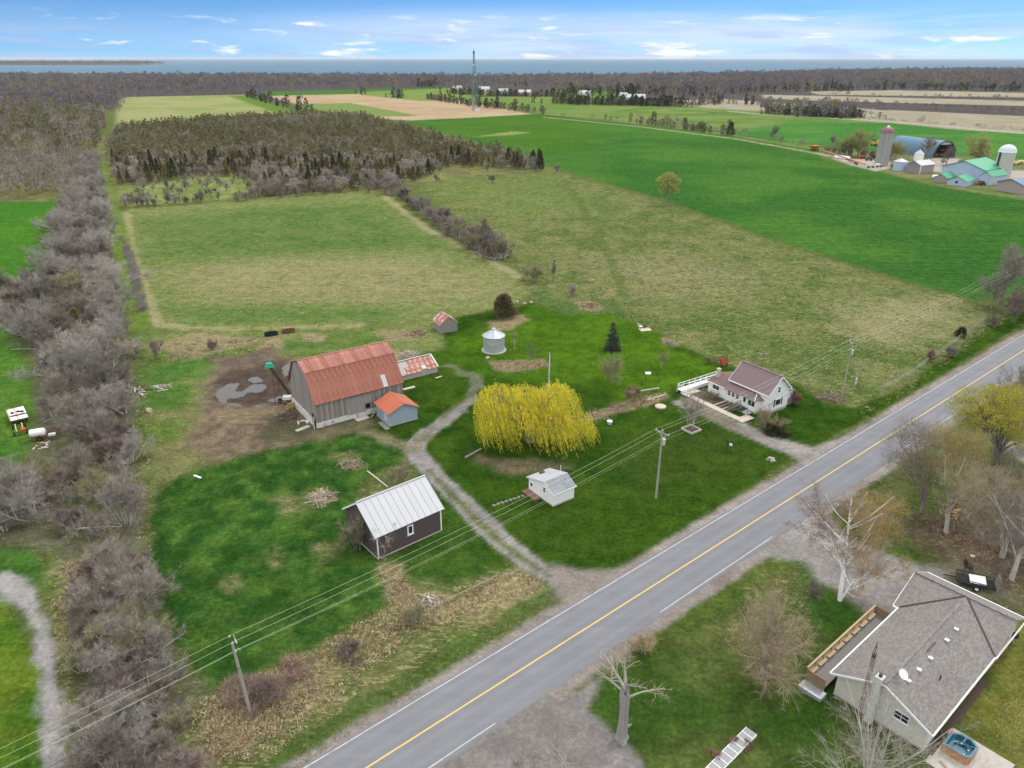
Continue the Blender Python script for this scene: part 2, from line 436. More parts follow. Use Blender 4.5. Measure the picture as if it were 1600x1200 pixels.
# wheat
WHT = [(632, 190), (835, 178), (985, 194), (1150, 214), (1280, 236), (1285, 250), (1380, 269), (1440, 287), (1520, 300), (1640, 318), (1900, 370), (1720, 445), (1585, 470), (1520, 468), (1400, 434), (1200, 371), (1040, 312), (872, 264), (760, 226)]
cover(WHT, WHEAT, 0, 0, 'wheat_field', 1.2, 0.8, c2=WHEAT2, c2n=b1)
cover([(650, 192), (830, 181), (960, 198), (900, 240), (760, 222)], (0.085, 0.17, 0.018), 0, 0, None, 18, 8, 0.6)
cover([(740, 214), (800, 211), (830, 207), (800, 205)], (0.3, 0.33, 0.12), 0.3, 0, None, 3, 4, 0.8)
cover([(850, 183), (1000, 198), (1150, 217), (1280, 240)], (0.40, 0.35, 0.24), 0.4, 0.4, 'farm_lane', 1, 1, path=4.0)
cover([(1280, 240), (1330, 250), (1390, 262), (1450, 272), (1540, 262), (1620, 270)], (0.42, 0.38, 0.31), 0.2, 0.7, 'farm_lane', 1, 1, path=6.0)
cover([(1285, 238), (1330, 235), (1620, 250), (1640, 318), (1520, 300), (1440, 285), (1380, 268)], (0.15, 0.19, 0.06), 0.35, 0.1, 'farm_yard', 2, 2, c2=(0.24, 0.22, 0.12), c2n=m1)
for q in ([(1300, 248), (1390, 250), (1392, 262), (1370, 268), (1330, 258)], [(1457, 246), (1500, 248), (1500, 262), (1455, 258)], [(1455, 259), (1510, 262), (1500, 271), (1455, 268)], [(1575, 266), (1660, 266), (1660, 284), (1572, 284)]):
    cover(q, (0.46, 0.42, 0.36), 0.1, 0.8, 'farm_lane', 1.5, 1.5)
# left fields
cover([(-300, 318), (93, 315), (84, 380), (74, 442), (-300, 446)], (0.065, 0.185, 0.025), 0, 0, 'left_field', 1, 1, c2=(0.085, 0.215, 0.025), c2n=b1)
cover([(-300, 440), (74, 437), (74, 444), (-300, 449)], (0.27, 0.29, 0.09), 0.4, 0, None, 1, 1, 0.7)
cover([(-300, 500), (0, 500), (35, 535), (62, 620), (58, 690), (30, 735), (-300, 745)], (0.085, 0.19, 0.03), 0.03, 0, 'left_field', 1, 1.5, c2=(0.12, 0.22, 0.035), c2n=m1)
cover([(-300, 852), (40, 856), (80, 885), (80, 925), (-10, 905), (-300, 890)], (0.075, 0.165, 0.03), 0.1, 0, 'left_field', 1, 1)
cover([(-400, 930), (0, 925), (55, 1000), (80, 1100), (88, 1260), (-400, 1260)], (0.075, 0.16, 0.018), 0.02, 0, 'left_field', 1, 0.8, c2=(0.15, 0.21, 0.025), c2n=m1)
cover([(80, 880), (120, 870), (215, 860), (220, 900), (140, 960), (120, 1060), (100, 1240), (84, 1240), (80, 1080), (70, 960)], (0.25, 0.235, 0.10), 0.6, 0, None, 1, 1.5, c2=(0.14, 0.17, 0.05), c2n=f1)
cover([(-80, 890), (0, 905), (40, 935), (62, 985), (78, 1050), (84, 1120), (92, 1260)], (0.40, 0.39, 0.38), 0.05, 0.9, 'farm_track', 0.6, 1.1, path=2.1)
# grass lane beside the shelterbelt
cover([(150, 232), (163, 330), (182, 430), (196, 520), (240, 520), (222, 450), (196, 350), (158, 232)], (0.15, 0.225, 0.04), 0.15, 0, 'grass_lane', 1, 1, c2=(0.2, 0.25, 0.06), c2n=m1)
# shelterbelt floor
cover([(-300, 442), (78, 436), (96, 320), (150, 300), (175, 420), (195, 520), (212, 640), (232, 800), (235, 880), (280, 990), (330, 1090), (300, 1260), (100, 1260), (125, 980), (130, 890), (60, 850), (-300, 850), (-300, 740), (40, 730), (62, 640), (50, 560), (20, 510), (-300, 500)], (0.17, 0.15, 0.115), 0.35, 0.35, 'shelterbelt_floor', 1.5, 2, c2=(0.13, 0.145, 0.06), c2n=f1)
cover([(130, 880), (222, 868), (232, 905), (150, 945)], (0.42, 0.34, 0.2), 0.9, 0.1, None, 1, 1, 0.9)
# farmstead grass
cover([(196, 515), (240, 512), (290, 516), (560, 512), (720, 490), (700, 540), (640, 560), (460, 560), (330, 600), (300, 700), (235, 760), (215, 640)], (0.13, 0.19, 0.045), 0.4, 0, 'yard_grass', 1.5, 2, c2=(0.23, 0.24, 0.09), c2n=m1)
cover([(215, 640), (330, 600), (360, 690), (320, 735), (240, 770)], (0.14, 0.20, 0.045), 0.35, 0.1, None, 2, 2, c2=(0.22, 0.20, 0.09), c2n=m1)
for q in ([(210, 575), (330, 560), (340, 590), (230, 600)], [(215, 610), (290, 600), (280, 640), (220, 640)], [(420, 530), (540, 535), (600, 530), (540, 545), (430, 545)]):
    cover(q, (0.075, 0.18, 0.03), 0.05, 0, None, 2, 2, 0.7)
LAWN = [(640, 560), (700, 545), (690, 500), (830, 474), (880, 492), (950, 489), (1010, 516), (1080, 547), (1140, 573), (1250, 603), (1290, 632), (1340, 640), (1420, 602), (1560, 500), (1660, 440), (1660, 470), (1340, 664), (1240, 712), (1235, 718), (1000, 872), (930, 896), (860, 886), (700, 775), (668, 722), (640, 700), (560, 690), (500, 690), (500, 660)]
cover(LAWN, LUSH, 0.02, 0, 'lawn', 0.6, 0.8, c2=LUSH2, c2n=0.6 * m1 + 0.4 * f1)
cover([(670, 565), (700, 535), (830, 478), (960, 490), (1130, 578), (1080, 600), (1000, 640), (920, 600), (740, 590)], (0.105, 0.195, 0.014), 0.02, 0, None, 3, 3, 0.8, c2=(0.062, 0.138, 0.011), c2n=m1)
cover([(700, 760), (840, 800), (960, 770), (1180, 700), (1130, 760), (960, 850), (880, 870)], (0.072, 0.115, 0.016), 0.08, 0, None, 5, 5, 0.55, c2=(0.045, 0.09, 0.01), c2n=m1)
cover([(960, 700), (1150, 650), (1210, 700), (1100, 750), (980, 770)], (0.080, 0.110, 0.022), 0.12, 0, None, 4, 4, 0.5, c2=(0.05, 0.09, 0.014), c2n=f1)
cover([(560, 690), (640, 700), (690, 770), (770, 850), (800, 890), (690, 850), (640, 700), (600, 690)], LUSH, 0.05, 0, 'lawn', 1, 1, c2=LUSH2, c2n=f1)
# rough corner at the head of the lawn
cover([(830, 455), (880, 470), (960, 468), (1000, 500), (955, 490), (885, 493), (850, 480)], (0.10, 0.16, 0.045), 0.3, 0, None, 1, 1, 0.8)
for q in ([(895, 470), (930, 472), (942, 482), (925, 487), (905, 482)], [(762, 565), (850, 562), (858, 572), (820, 581), (775, 580)], [(580, 517), (660, 516), (662, 528), (610, 534)], [(760, 505), (812, 490), (828, 500), (800, 515), (770, 518)], [(470, 520), (505, 522), (505, 535), (470, 535)], [(600, 545), (650, 550), (650, 565), (620, 560)],
          [(1030, 526), (1062, 533), (1060, 542), (1035, 538)], [(425, 525), (445, 525), (440, 545), (400, 545)], [(230, 540), (300, 520), (420, 530), (300, 560)]):
    cover(q, (0.33, 0.25, 0.165), 0.7, 0.3, None, 0.7, 0.9, 0.9, c2=(0.22, 0.18, 0.1), c2n=f1)
cover([(905, 655), (930, 642), (985, 625), (1040, 612), (1048, 622), (1010, 636), (950, 648), (915, 662)], (0.34, 0.265, 0.16), 0.7, 0.2, 'garden_bed', 0.5, 0.6, c2=(0.16, 0.16, 0.06), c2n=f1)
cover([(735, 706), (790, 716), (870, 722), (890, 732), (800, 745), (745, 722)], (0.2, 0.155, 0.10), 0.4, 0.4, None, 1.2, 1.5, 0.85)
# barnyard
cover([(320, 600), (345, 570), (430, 545), (470, 565), (470, 620), (520, 690), (470, 700), (380, 712), (330, 730), (290, 690), (310, 640)], DIRT, 0.25, 0.6, 'barnyard', 2, 2, c2=DIRT2, c2n=f1)
cover([(330, 560), (420, 545), (440, 556), (400, 570), (340, 580)], (0.17, 0.13, 0.10), 0.3, 0.5, 'barnyard', 1.5, 1.5)
cover([(335, 600), (360, 578), (440, 562), (462, 590), (452, 640), (400, 640), (345, 628)], MUD, 0, 0.8, 'barnyard', 1.5, 1.5, c2=(0.12, 0.09, 0.07), c2n=f1)
cover([(330, 640), (440, 632), (450, 650), (340, 660)], (0.28, 0.21, 0.14), 0.6, 0.5, None, 1, 1.5, 0.8)
cover([(420, 650), (480, 660), (540, 690), (470, 700), (400, 690)], (0.11, 0.12, 0.06), 0.2, 0.4, None, 1.5, 1.5, 0.7)
cover([(480, 668), (640, 640), (640, 648), (560, 672), (500, 688)], (0.2, 0.17, 0.11), 0.3, 0.5, None, 0.7, 0.7, 0.8)
# meadow
MDW = [(248, 760), (330, 728), (420, 702), (560, 682), (640, 706), (560, 760), (545, 800), (600, 870), (640, 905), (600, 950), (500, 1010), (390, 1062), (335, 1078), (290, 1030), (250, 960), (232, 880), (236, 800)]
cover(MDW, MEAD, 0.05, 0, 'meadow', 0.8, 1.5, c2=MEAD2, c2n=contrast(fbm(X * 0.5, Y * 0.5, 77, 3), 0.3, 0.75))
for q in ([(430, 780), (500, 762), (525, 775), (490, 800), (440, 805)], [(485, 850), (520, 845), (530, 870), (500, 885)], [(425, 850), (445, 855), (437, 885), (422, 880)], [(520, 710), (560, 705), (575, 735), (550, 735)],
          [(340, 905), (365, 905), (362, 920), (345, 920)], [(600, 760), (640, 740), (600, 780), (560, 790)]):
    cover(q, (0.30, 0.27, 0.13), 0.6, 0.1, None, 1.2, 1.6, 0.75, c2=(0.13, 0.16, 0.05), c2n=f1)
cover([(640, 700), (690, 775), (760, 850), (790, 893), (730, 905), (660, 930), (610, 870), (700, 800)], (0.048, 0.11, 0.018), 0.06, 0, 'lawn', 1, 1, c2=(0.075, 0.135, 0.02), c2n=f1)
# verge between meadow and road
cover([(300, 1100), (390, 1060), (500, 1010), (600, 950), (650, 905), (700, 915), (795, 890), (840, 905), (870, 940), (680, 1060), (470, 1200), (440, 1260), (280, 1260)], (0.22, 0.20, 0.085), 0.55, 0.1, 'verge', 1, 1.5, c2=(0.12, 0.16, 0.045), c2n=m1)
cover([(590, 880), (620, 885), (650, 930), (720, 935), (800, 892), (845, 905), (840, 925), (760, 955), (660, 970), (610, 935)], (0.38, 0.29, 0.17), 0.9, 0.1, None, 1, 1.2, 0.9)
cover([(340, 1090), (460, 1030), (560, 1040), (480, 1110), (370, 1180), (300, 1200)], (0.27, 0.20, 0.13), 0.8, 0.2, None, 1.5, 2, 0.8, c2=(0.2, 0.18, 0.08), c2n=f1)
cover([(430, 1180), (560, 1095), (700, 1010), (860, 920), (875, 935), (700, 1045), (560, 1135), (430, 1230)], (0.10, 0.165, 0.035), 0.25, 0, None, 1, 1.2, 0.8)
# across the road
cover([(905, 1120), (935, 1055), (1010, 1000), (1180, 880), (1250, 875), (1350, 960), (1400, 980), (1320, 1060), (1310, 1120), (1460, 1180), (1470, 1300), (1010, 1300), (1000, 1190)], (0.055, 0.108, 0.018), 0.12, 0, 'side_lawn', 0.8, 1, c2=(0.12, 0.15, 0.04), c2n=m1)
cover([(1180, 890), (1260, 885), (1270, 1000), (1190, 1080), (1130, 1000)], (0.20, 0.185, 0.075), 0.5, 0.1, None, 3, 3, 0.7)
cover([(1250, 880), (1345, 960), (1290, 985), (1240, 960)], (0.055, 0.14, 0.025), 0.02, 0, None, 2, 2, 0.8)
cover([(925, 1050), (1090, 930), (1200, 855), (1250, 870), (1100, 960), (960, 1060)], (0.115, 0.155, 0.03), 0.25, 0, None, 1, 1, 0.6)
cover([(1560, 960), (1640, 960), (1800, 1100), (1800, 1300), (1520, 1300), (1480, 1160), (1530, 1080)], (0.13, 0.165, 0.035), 0.2, 0, 'side_lawn', 1, 1, c2=(0.22, 0.21, 0.05), c2n=m1)
cover([(1270, 800), (1350, 745), (1400, 700), (1500, 640), (1700, 600), (1900, 700), (1800, 1000), (1590, 950), (1500, 890), (1420, 885), (1330, 860)], (0.10, 0.135, 0.035), 0.25, 0.1, 'woodland_floor', 1.5, 2, c2=(0.15, 0.145, 0.06), c2n=m1)
cover([(1440, 800), (1520, 790), (1640, 820), (1700, 930), (1560, 930), (1470, 880), (1420, 830)], (0.145, 0.105, 0.075), 0.35, 0.5, None, 2, 2, 0.9, c2=(0.2, 0.15, 0.1), c2n=f1)
cover([(1340, 830), (1440, 865), (1480, 880), (1400, 885), (1330, 862)], (0.09, 0.14, 0.03), 0.2, 0, None, 1, 1, 0.8)
cover([(1400, 880), (1500, 872), (1560, 900), (1600, 950), (1540, 930), (1450, 900)], (0.26, 0.235, 0.17), 0.3, 0.5, None, 1.5, 1.5, 0.8)
# gravel drives and shoulders
rd = Vector((0.7700, 0.6380)); rn = Vector((-0.6380, 0.7700)); r0 = Vector((-11.97, 44.11))     # the road's axis
def road_pt(s, o): q = r0 + rd * s + rn * o; return (q.x, q.y)
cover([road_pt(-60, 4.75), road_pt(700, 4.75), road_pt(700, -5.2), road_pt(-60, -5.2)], (0.30, 0.26, 0.235), 0.12, 0.85, 'road_shoulder', 0.45, 0.45, world=True, c2=(0.37, 0.335, 0.305), c2n=m1)
cover([(940, 1050), (905, 1080), (830, 1100), (700, 1200), (700, 1300), (1010, 1300), (1000, 1195), (965, 1150), (918, 1110)], (0.26, 0.245, 0.23), 0.05, 0.85, 'gravel_forecourt', 0.5, 0.5, c2=(0.33, 0.31, 0.295), c2n=m1)
cover([(1185, 868), (1240, 820), (1285, 800), (1335, 845), (1420, 878), (1480, 890), (1480, 960), (1400, 975), (1350, 955), (1300, 920), (1255, 878)], (0.31, 0.295, 0.28), 0.05, 0.85, 'gravel_drive', 0.8, 0.9, c2=(0.41, 0.39, 0.37), c2n=m1)
cover([(1560, 690), (1640, 690), (1760, 760), (1700, 790), (1590, 715)], (0.36, 0.34, 0.325), 0.05, 0.85, 'gravel_drive', 0.8, 0.5)
cover([(1050, 628), (1086, 618), (1170, 666), (1270, 700), (1330, 680), (1345, 700), (1270, 735), (1235, 712), (1180, 690), (1120, 660)], (0.33, 0.305, 0.285), 0.05, 0.85, 'gravel_drive', 0.6, 0.6, c2=(0.40, 0.375, 0.35), c2n=f1)
cover([(1060, 626), (1086, 620), (1130, 645), (1190, 690), (1150, 675), (1090, 645)], (0.21, 0.185, 0.12), 0.4, 0.4, None, 0.8, 1.0, 0.7)
DRV = [(930, 935), (905, 915), (850, 895), (800, 858), (752, 815), (705, 768), (665, 728), (647, 705), (652, 690), (672, 673)]
cover(DRV, (0.30, 0.285, 0.27), 0.05, 0.85, 'farm_track', 0.35, 0.55, path=2.9, c2=(0.37, 0.355, 0.335), c2n=f1)
cover([(860, 900), (800, 862), (752, 820), (705, 772), (670, 735)], (0.15, 0.165, 0.06), 0.3, 0.1, None, 0.3, 0.6, 0.85, path=0.95)
cover([(660, 684), (690, 660), (718, 640), (735, 626)], (0.29, 0.275, 0.255), 0.15, 0.75, 'farm_track', 0.5, 1.3, path=2.6, c2=(0.2, 0.2, 0.11), c2n=m1)
cover([(735, 626), (746, 605), (744, 590), (720, 578), (700, 572)], (0.25, 0.235, 0.18), 0.3, 0.5, None, 0.5, 1.6, 0.6, path=2.0)
cover([(690, 652), (730, 622)], (0.12, 0.14, 0.05), 0.3, 0.2, None, 0.4, 0.8, 0.7, path=0.9)
cover([(860, 880), (905, 890), (960, 892), (950, 930), (890, 950), (865, 935)], (0.31, 0.275, 0.245), 0.1, 0.85, 'farm_track', 0.8, 0.8)
cover([(645, 700), (610, 690), (575, 676)], (0.27, 0.24, 0.15), 0.5, 0.4, None, 0.8, 1, 0.7, path=2.5)
GREEN_SPOT = None

# --- cut the one survey into its grounds and link them
t = NT('ground_cover')
v = t.co()
a_c = t.attr('cover'); a_s = t.attr('straw').outputs['Fac']; a_g = t.attr('grit').outputs['Fac']
n1 = t.smooth(t.noise(v, 1.9, 8, 0.75), .3, .7)
na = t.smooth(t.noise(v, 0.42, 5, 0.6, 0.6), .32, .68)
a_r = t.attr('rows').outputs['Fac']
vs_ = t.co((0.55, 1.7, 1), (0, 0, R(28)))
n3 = t.noise(vs_, 1.3, 6, 0.62, 1.2)
n4 = t.noise(v, 0.22, 4, 0.6)
k = t.math('MULTIPLY_ADD', n1, t.math('MULTIPLY_ADD', a_g, -0.35, 0.75), t.math('MULTIPLY_ADD', a_g, 0.18, 0.62))
k = t.math('MULTIPLY', k, t.math('MULTIPLY_ADD', na, t.math('MULTIPLY_ADD', a_g, -0.2, 0.42), t.math('MULTIPLY_ADD', a_g, 0.1, 0.79)))
wa_, wb_ = G(872, 264), G(1520, 468)
rr_ = t.smooth(t.noise(t.co((0.02, 0.75, 1), (0, 0, -math.atan2(wb_[1] - wa_[1], wb_[0] - wa_[0]))), 1.0, 5, 0.65), .3, .7)
k = t.math('MULTIPLY', k, t.math('MULTIPLY_ADD', t.math('MULTIPLY', t.math('SUBTRACT', rr_, 0.5), a_r), 0.38, 1.0))
c = t.mix(1.0, t.mix(1.0, a_c.outputs['Color'], t.mix(a_g, (0.76, 0.83, 0.80), (0.88, 0.86, 0.87)), 'MULTIPLY'), k, 'MULTIPLY')
thr = t.math('SUBTRACT', 0.72, t.math('MULTIPLY', a_s, t.math('MULTIPLY_ADD', n4, 0.35, 0.17)))
fac = t.math('MULTIPLY', t.smooth(t.math('SUBTRACT', n3, thr), -0.03, 0.09), t.math('MULTIPLY', t.smooth(a_s, 0.0, 0.12), 0.85))
sc_ = t.mix(n1, (0.20, 0.175, 0.075), (0.44, 0.39, 0.215))
c = t.mix(fac, c, sc_)
n5 = t.noise(v, 9.0, 3, 0.8)
c = t.mix(1.0, c, t.math('MULTIPLY_ADD', n5, 0.9, 0.55), 'MULTIPLY')
t.bump(t.math('ADD', t.math('MULTIPLY', n1, 0.6), t.math('MULTIPLY', n3, t.math('MULTIPLY', a_s, 1.2))), 0.75, 0.35)
M['ground'] = t.out(c, 1.0, 0.0)
quad_i = (np.arange(NR - 1)[:, None] * NC + np.arange(NC - 1)[None, :]).ravel()
Q = np.stack([quad_i, quad_i + 1, quad_i + NC + 1, quad_i + NC], 1)
zq = ZON[Q[:, 0]]
VV = np.stack([X, Y, np.zeros(NP_)], 1)
for zi, nm in enumerate(ZN):
    q = Q[(zq == zi) & (Y[Q[:, 0]] < 2550 + 900 * sstep(X[Q[:, 0]] / Y[Q[:, 0]], .1, .5))]
    if not len(q): continue
    used, inv = np.unique(q, return_inverse=True)
    me = mesh_np(nm, VV[used], [inv.reshape(-1, 4)], [M['ground']], attrs={'cover': COV[used], 'straw': STR[used], 'grit': GRT[used], 'rows': np.full(len(used), {'wheat_field': 1.0, 'hay_field': .55, 'far_field': .6, 'left_field': .6, 'lawn': .25}.get(nm, 0.0))})
    tag(link(nm, me), kind='structure')
# the wider land under it, out past the frame on every side
t = NT('wide_land'); v = t.co()
M['land'] = t.out(t.mix(t.noise(v, 0.01, 6, 0.6), (0.06, 0.10, 0.03), (0.16, 0.15, 0.07)), 0.95, 0.1)
tag(MB().poly([(-7000, -4000, -0.25), (7000, -4000, -0.25), (7000, 3400, -0.25), (2100, 3400, -0.25), (300, 2560, -0.25), (-7000, 2560, -0.25)]).build('ground', M['land']), kind='structure')
# lake
t = NT('lake_water'); v = t.co((1, 0.35, 1))
w1 = t.noise(t.co((0.0004, 0.0016, 1)), 1.0, 4, 0.6, 0.5)
t.bump(t.noise(v, 0.5, 4, 0.7), 0.5, 1.0)
M['lake'] = t.out(t.mix(w1, (0.022, 0.095, 0.17), (0.05, 0.165, 0.25)), 0.5, 0.05)
tag(MB().poly([(-45000, 2000, -0.6), (45000, 2000, -0.6), (45000, 45000, -0.6), (-45000, 45000, -0.6)]).build('lake', M['lake']), kind='structure')

# ------------------------------------------------------------------ road
t = NT('asphalt'); v = t.co()
RA = (0, 0, -math.atan2(rd.y, rd.x))
vr = t.co((0.06, 1.0, 1), RA)
n1 = t.noise(vr, 1.1, 5, 0.6); n2 = t.noise(v, 14, 3, 0.7); n3 = t.noise(v, 0.25, 4, 0.6)
c = t.mix(n1, (0.142, 0.146, 0.162), (0.20, 0.205, 0.226))
c = t.mix(1.0, c, t.math('MULTIPLY_ADD', n2, 0.4, 0.8), 'MULTIPLY')
sx_ = t.n.new('ShaderNodeSeparateXYZ'); t.l.new(t.co(), sx_.inputs[0])
off = t.math('ABSOLUTE', t.math('SUBTRACT', t.math('ADD', t.math('MULTIPLY', sx_.outputs[0], rn.x), t.math('MULTIPLY', sx_.outputs[1], rn.y)), r0.dot(rn)))
wt = t.math('ADD', t.smooth(t.math('ABSOLUTE', t.math('SUBTRACT', off, 0.95)), 0.0, 0.5, 1, 0), t.smooth(t.math('ABSOLUTE', t.math('SUBTRACT', off, 2.55)), 0.0, 0.5, 1, 0))
c = t.mix(t.math('MULTIPLY', wt, 0.3), c, (0.228, 0.233, 0.255))
c = t.mix(t.smooth(t.noise(t.co((1, 1, 1)), 0.06, 3), .56, .6, 0, .22), c, (0.2, 0.2, 0.205))
tcr = t.smooth(t.noise(t.co((1.0, 0.05, 1), RA), 0.9, 3, .5), .655, .675)
c = t.mix(t.math('MULTIPLY', tcr, 0.3), c, (0.17, 0.17, 0.17))
c = t.mix(1.0, c, t.math('MULTIPLY_ADD', n3, 0.3, 0.85), 'MULTIPLY')
vo = t.n.new('ShaderNodeTexVoronoi'); vo.feature = 'DISTANCE_TO_EDGE'; vo.inputs['Scale'].default_value = 0.2
t.put(vo.inputs['Vector'], t.mix(0.12, v, t.n.new('ShaderNodeTexNoise').outputs['Color']))
crack = t.math('MULTIPLY', t.smooth(vo.outputs[0], 0.0, 0.02, 1.0, 0.0), t.smooth(t.noise(v, 0.09, 2), 0.5, 0.6))
c = t.mix(t.math('MULTIPLY', crack, 0.16), c, (0.14, 0.14, 0.14))
t.bump(n2, 0.2, 0.02)
M['asphalt'] = t.out(c, 0.8, 0.3)
def strip(name, o0, o1, z, mat, s0=-60, s1=3000, jit=0.0, parent=None, step=1.2, gaps=None, keep=None):
    rg = random.Random(hash(name) % 1000); m = MB(); s = s0; vs = []
    while s < s1:
        a, b = road_pt(s, o0 + rg.uniform(-jit, jit)), road_pt(s, o1 + rg.uniform(-jit, jit))
        vs += [(a[0], a[1], z), (b[0], b[1], z)]; s += step if s < 260 else 25
    fs = []
    for i in range(len(vs) // 2 - 1):
        if keep and not keep(i): continue
        fs.append((2 * i, 2 * i + 1, 2 * i + 3, 2 * i + 2))
    m.add(vs, fs); return m.build(name, mat, parent)
road = MB()
rr = random.Random(5); s = -60.0; vs = []
while s < 3000:
    e1, e2 = 3.62 + rr.uniform(-.07, .07), -3.75 + rr.uniform(-.16, .12)
    for o, z in ((e1 + .12, -0.03), (e1, 0.045), (0.0, 0.075), (e2, 0.045), (e2 - .15, -0.03)):
        q = road_pt(s, o); vs.append((q[0], q[1], z))
    s += 1.2 if s < 260 else 25
road.add(vs, [(5 * i + k, 5 * i + k + 1, 5 * i + k + 6, 5 * i + k + 5) for i in range(len(vs) // 5 - 1) for k in range(4)])
road = tag(road.build('road', M['asphalt']), kind='structure')
M['yellow_line'] = plain('yellow_line', (0.62, 0.45, 0.12), 0.7, var=0.12, scale=6, c2=(0.4, 0.34, 0.22), lo=0.6, hi=0.75)
M['white_line'] = plain('white_line', (0.46, 0.455, 0.45), 0.7, var=0.15, scale=3, c2=(0.22, 0.22, 0.23), lo=0.48, hi=0.72)
strip('centre_line', -0.08, 0.08, 0.081, M['yellow_line'], parent=road, jit=0.008)
strip('edge_line', 3.30, 3.42, 0.054, M['white_line'], parent=road, jit=0.015)
strip('edge_line', -3.42, -3.30, 0.054, M['white_line'], parent=road, jit=0.015, keep=lambda i: vnoise(np.array([i * 0.11]), np.array([3.3]), 4)[0] > 0.5)

# ------------------------------------------------------------------ the air
hz = bpy.data.materials.new('haze_air'); hz.use_nodes = True; hz.node_tree.nodes.clear()
pv = hz.node_tree.nodes.new('ShaderNodeVolumePrincipled'); ho = hz.node_tree.nodes.new('ShaderNodeOutputMaterial')
pv.inputs['Color'].default_value = (0.86, 0.91, 1.0, 1); pv.inputs['Density'].default_value = 2.6e-5; pv.inputs['Anisotropy'].default_value = 0.0
hz.node_tree.links.new(pv.outputs[0], ho.inputs['Volume'])
tag(MB().box(-46000, 46000, -4200, 46000, -1.6, 80.0).build('haze', hz), kind='stuff')
# ------------------------------------------------------------------ building helpers
class Fr:
    """a building's own frame: corner on the ground, u along its front, v away from it"""
    def __init__(self, px, yaw, xy=None):
        self.A = xy or G(*px); self.yaw = R(yaw); self.c, self.s = math.cos(self.yaw), math.sin(self.yaw)
    def w(self, u, v, z=0.0): return (self.A[0] + self.c * u - self.s * v, self.A[1] + self.s * u + self.c * v, z)
    def loc(self, x, y): dx, dy = x - self.A[0], y - self.A[1]; return (dx * self.c + dy * self.s, -dx * self.s + dy * self.c)
    def ground(self, px, z=0.0): return self.loc(*G(px[0], px[1], z))
    def _hit(self, px, k, val):
        d = (px[1] - 600) / 1150.0
        ray = ((px[0] - 800) / 1150.0, _cp - d * _sp, -(_sp + d * _cp))
        o = self.loc(0, 0); q = (ray[0] * self.c + ray[1] * self.s, -ray[0] * self.s + ray[1] * self.c)
        t = (val - o[k]) / q[k]
        return (o[1 - k] + q[1 - k] * t, CAM_H + ray[2] * t)
    def hv(self, px, v=0.0): return self._hit(px, 1, v)     # (u, z) on the wall v = const
    def hu(self, px, u=0.0): return self._hit(px, 0, u)     # (v, z) on the wall u = const
    def root(self, name, label, cat, group=None): return thing(name, label, cat, self.w(0, 0), self.yaw, group)

def HT(base, top):
    """height of a thing that stands at photo pixel base and ends at top"""
    x, y = G(*base); d = (top[1] - 600) / 1150.0
    return CAM_H - (_sp + d * _cp) / (_cp - d * _sp) * y

def siding(name, c, pitch=0.2, var=0.06, dark=0.8, axis=2, rough=0.6, stain=None):
    t = NT(name); v = t.co()
    s = t.n.new('ShaderNodeSeparateXYZ'); t.l.new(v, s.inputs[0])
    fr_ = t.math('FRACT', t.math('DIVIDE', s.outputs[axis], pitch))
    n = t.noise(t.co((1, 1, 3) if axis == 2 else (3, 3, 0.4)), 1.6, 5, 0.6)
    cc = t.mix(1.0, c, t.math('MULTIPLY_ADD', n, 2 * var, 1 - var), 'MULTIPLY')
    cc = t.mix(t.smooth(fr_, 0.0, 0.14, 1, 0), cc, tuple(q * dark for q in c))
    if stain: cc = t.mix(t.smooth(t.noise(v, 0.9, 7, 0.7), 0.5, 0.75, 0, 0.7), cc, stain)
    t.bump(fr_, 0.4, 0.03)
    return t.out(cc, rough, 0.3)
def shingle(name, c, c2, row=0.16, wid=0.33):
    t = NT(name); v = t.co()
    b = t.n.new('ShaderNodeTexBrick'); t.l.new(v, b.inputs['Vector'])
    b.inputs['Scale'].default_value = 1.0; b.inputs['Brick Width'].default_value = wid; b.inputs['Row Height'].default_value = row
    b.inputs['Mortar Size'].default_value = 0.012; b.inputs['Mortar Smooth'].default_value = 0.3; b.inputs['Bias'].default_value = 0.0
    b.inputs['Color1'].default_value = (*c, 1); b.inputs['Color2'].default_value = (*c2, 1); b.inputs['Mortar'].default_value = tuple(q * 0.55 for q in c) + (1,)
    n = t.noise(v, 0.5, 5, 0.6); n2 = t.noise(v, 9, 3, 0.7)
    cc = t.mix(1.0, b.outputs[0], t.math('MULTIPLY', t.math('MULTIPLY_ADD', n, 0.4, 0.8), t.math('MULTIPLY_ADD', n2, 0.7, 0.65)), 'MULTIPLY')
    t.bump(b.outputs['Fac'], 0.3, 0.02)
    return t.out(cc, 0.92, 0.2)
M['rusty_sheet'] = plain('rusty_sheet', (0.345, 0.135, 0.10), 0.75, var=0.38, scale=2.4, sc3=(2.5, 0.5, 0.5), c2=(0.235, 0.09, 0.06), lo=0.42, hi=0.62, rnd=0.1, bump=0.15)
M['rusty_sheet_pale'] = plain('rusty_sheet_pale', (0.34, 0.14, 0.105), 0.7, var=0.3, scale=2.2, sc3=(2.5, 0.6, 0.6), c2=(0.52, 0.37, 0.33), lo=0.54, hi=0.7, rnd=0.12, bump=0.15)
M['orange_sheet'] = plain('orange_sheet', (0.44, 0.135, 0.07), 0.6, var=0.15, scale=2, sc3=(3, 0.6, 1), rnd=0.08)
M['patchy_sheet'] = plain('patchy_sheet', (0.36, 0.13, 0.10), 0.7, var=0.2, scale=1.6, c2=(0.56, 0.49, 0.46), lo=0.50, hi=0.58, rnd=0.15)
M['white_sheet'] = plain('white_sheet', (0.46, 0.47, 0.49), 0.45, spec=0.5, var=0.06, scale=1.2, sc3=(2, 0.5, 1), c2=(0.52, 0.53, 0.54), lo=0.55, hi=0.8, rnd=0.04)
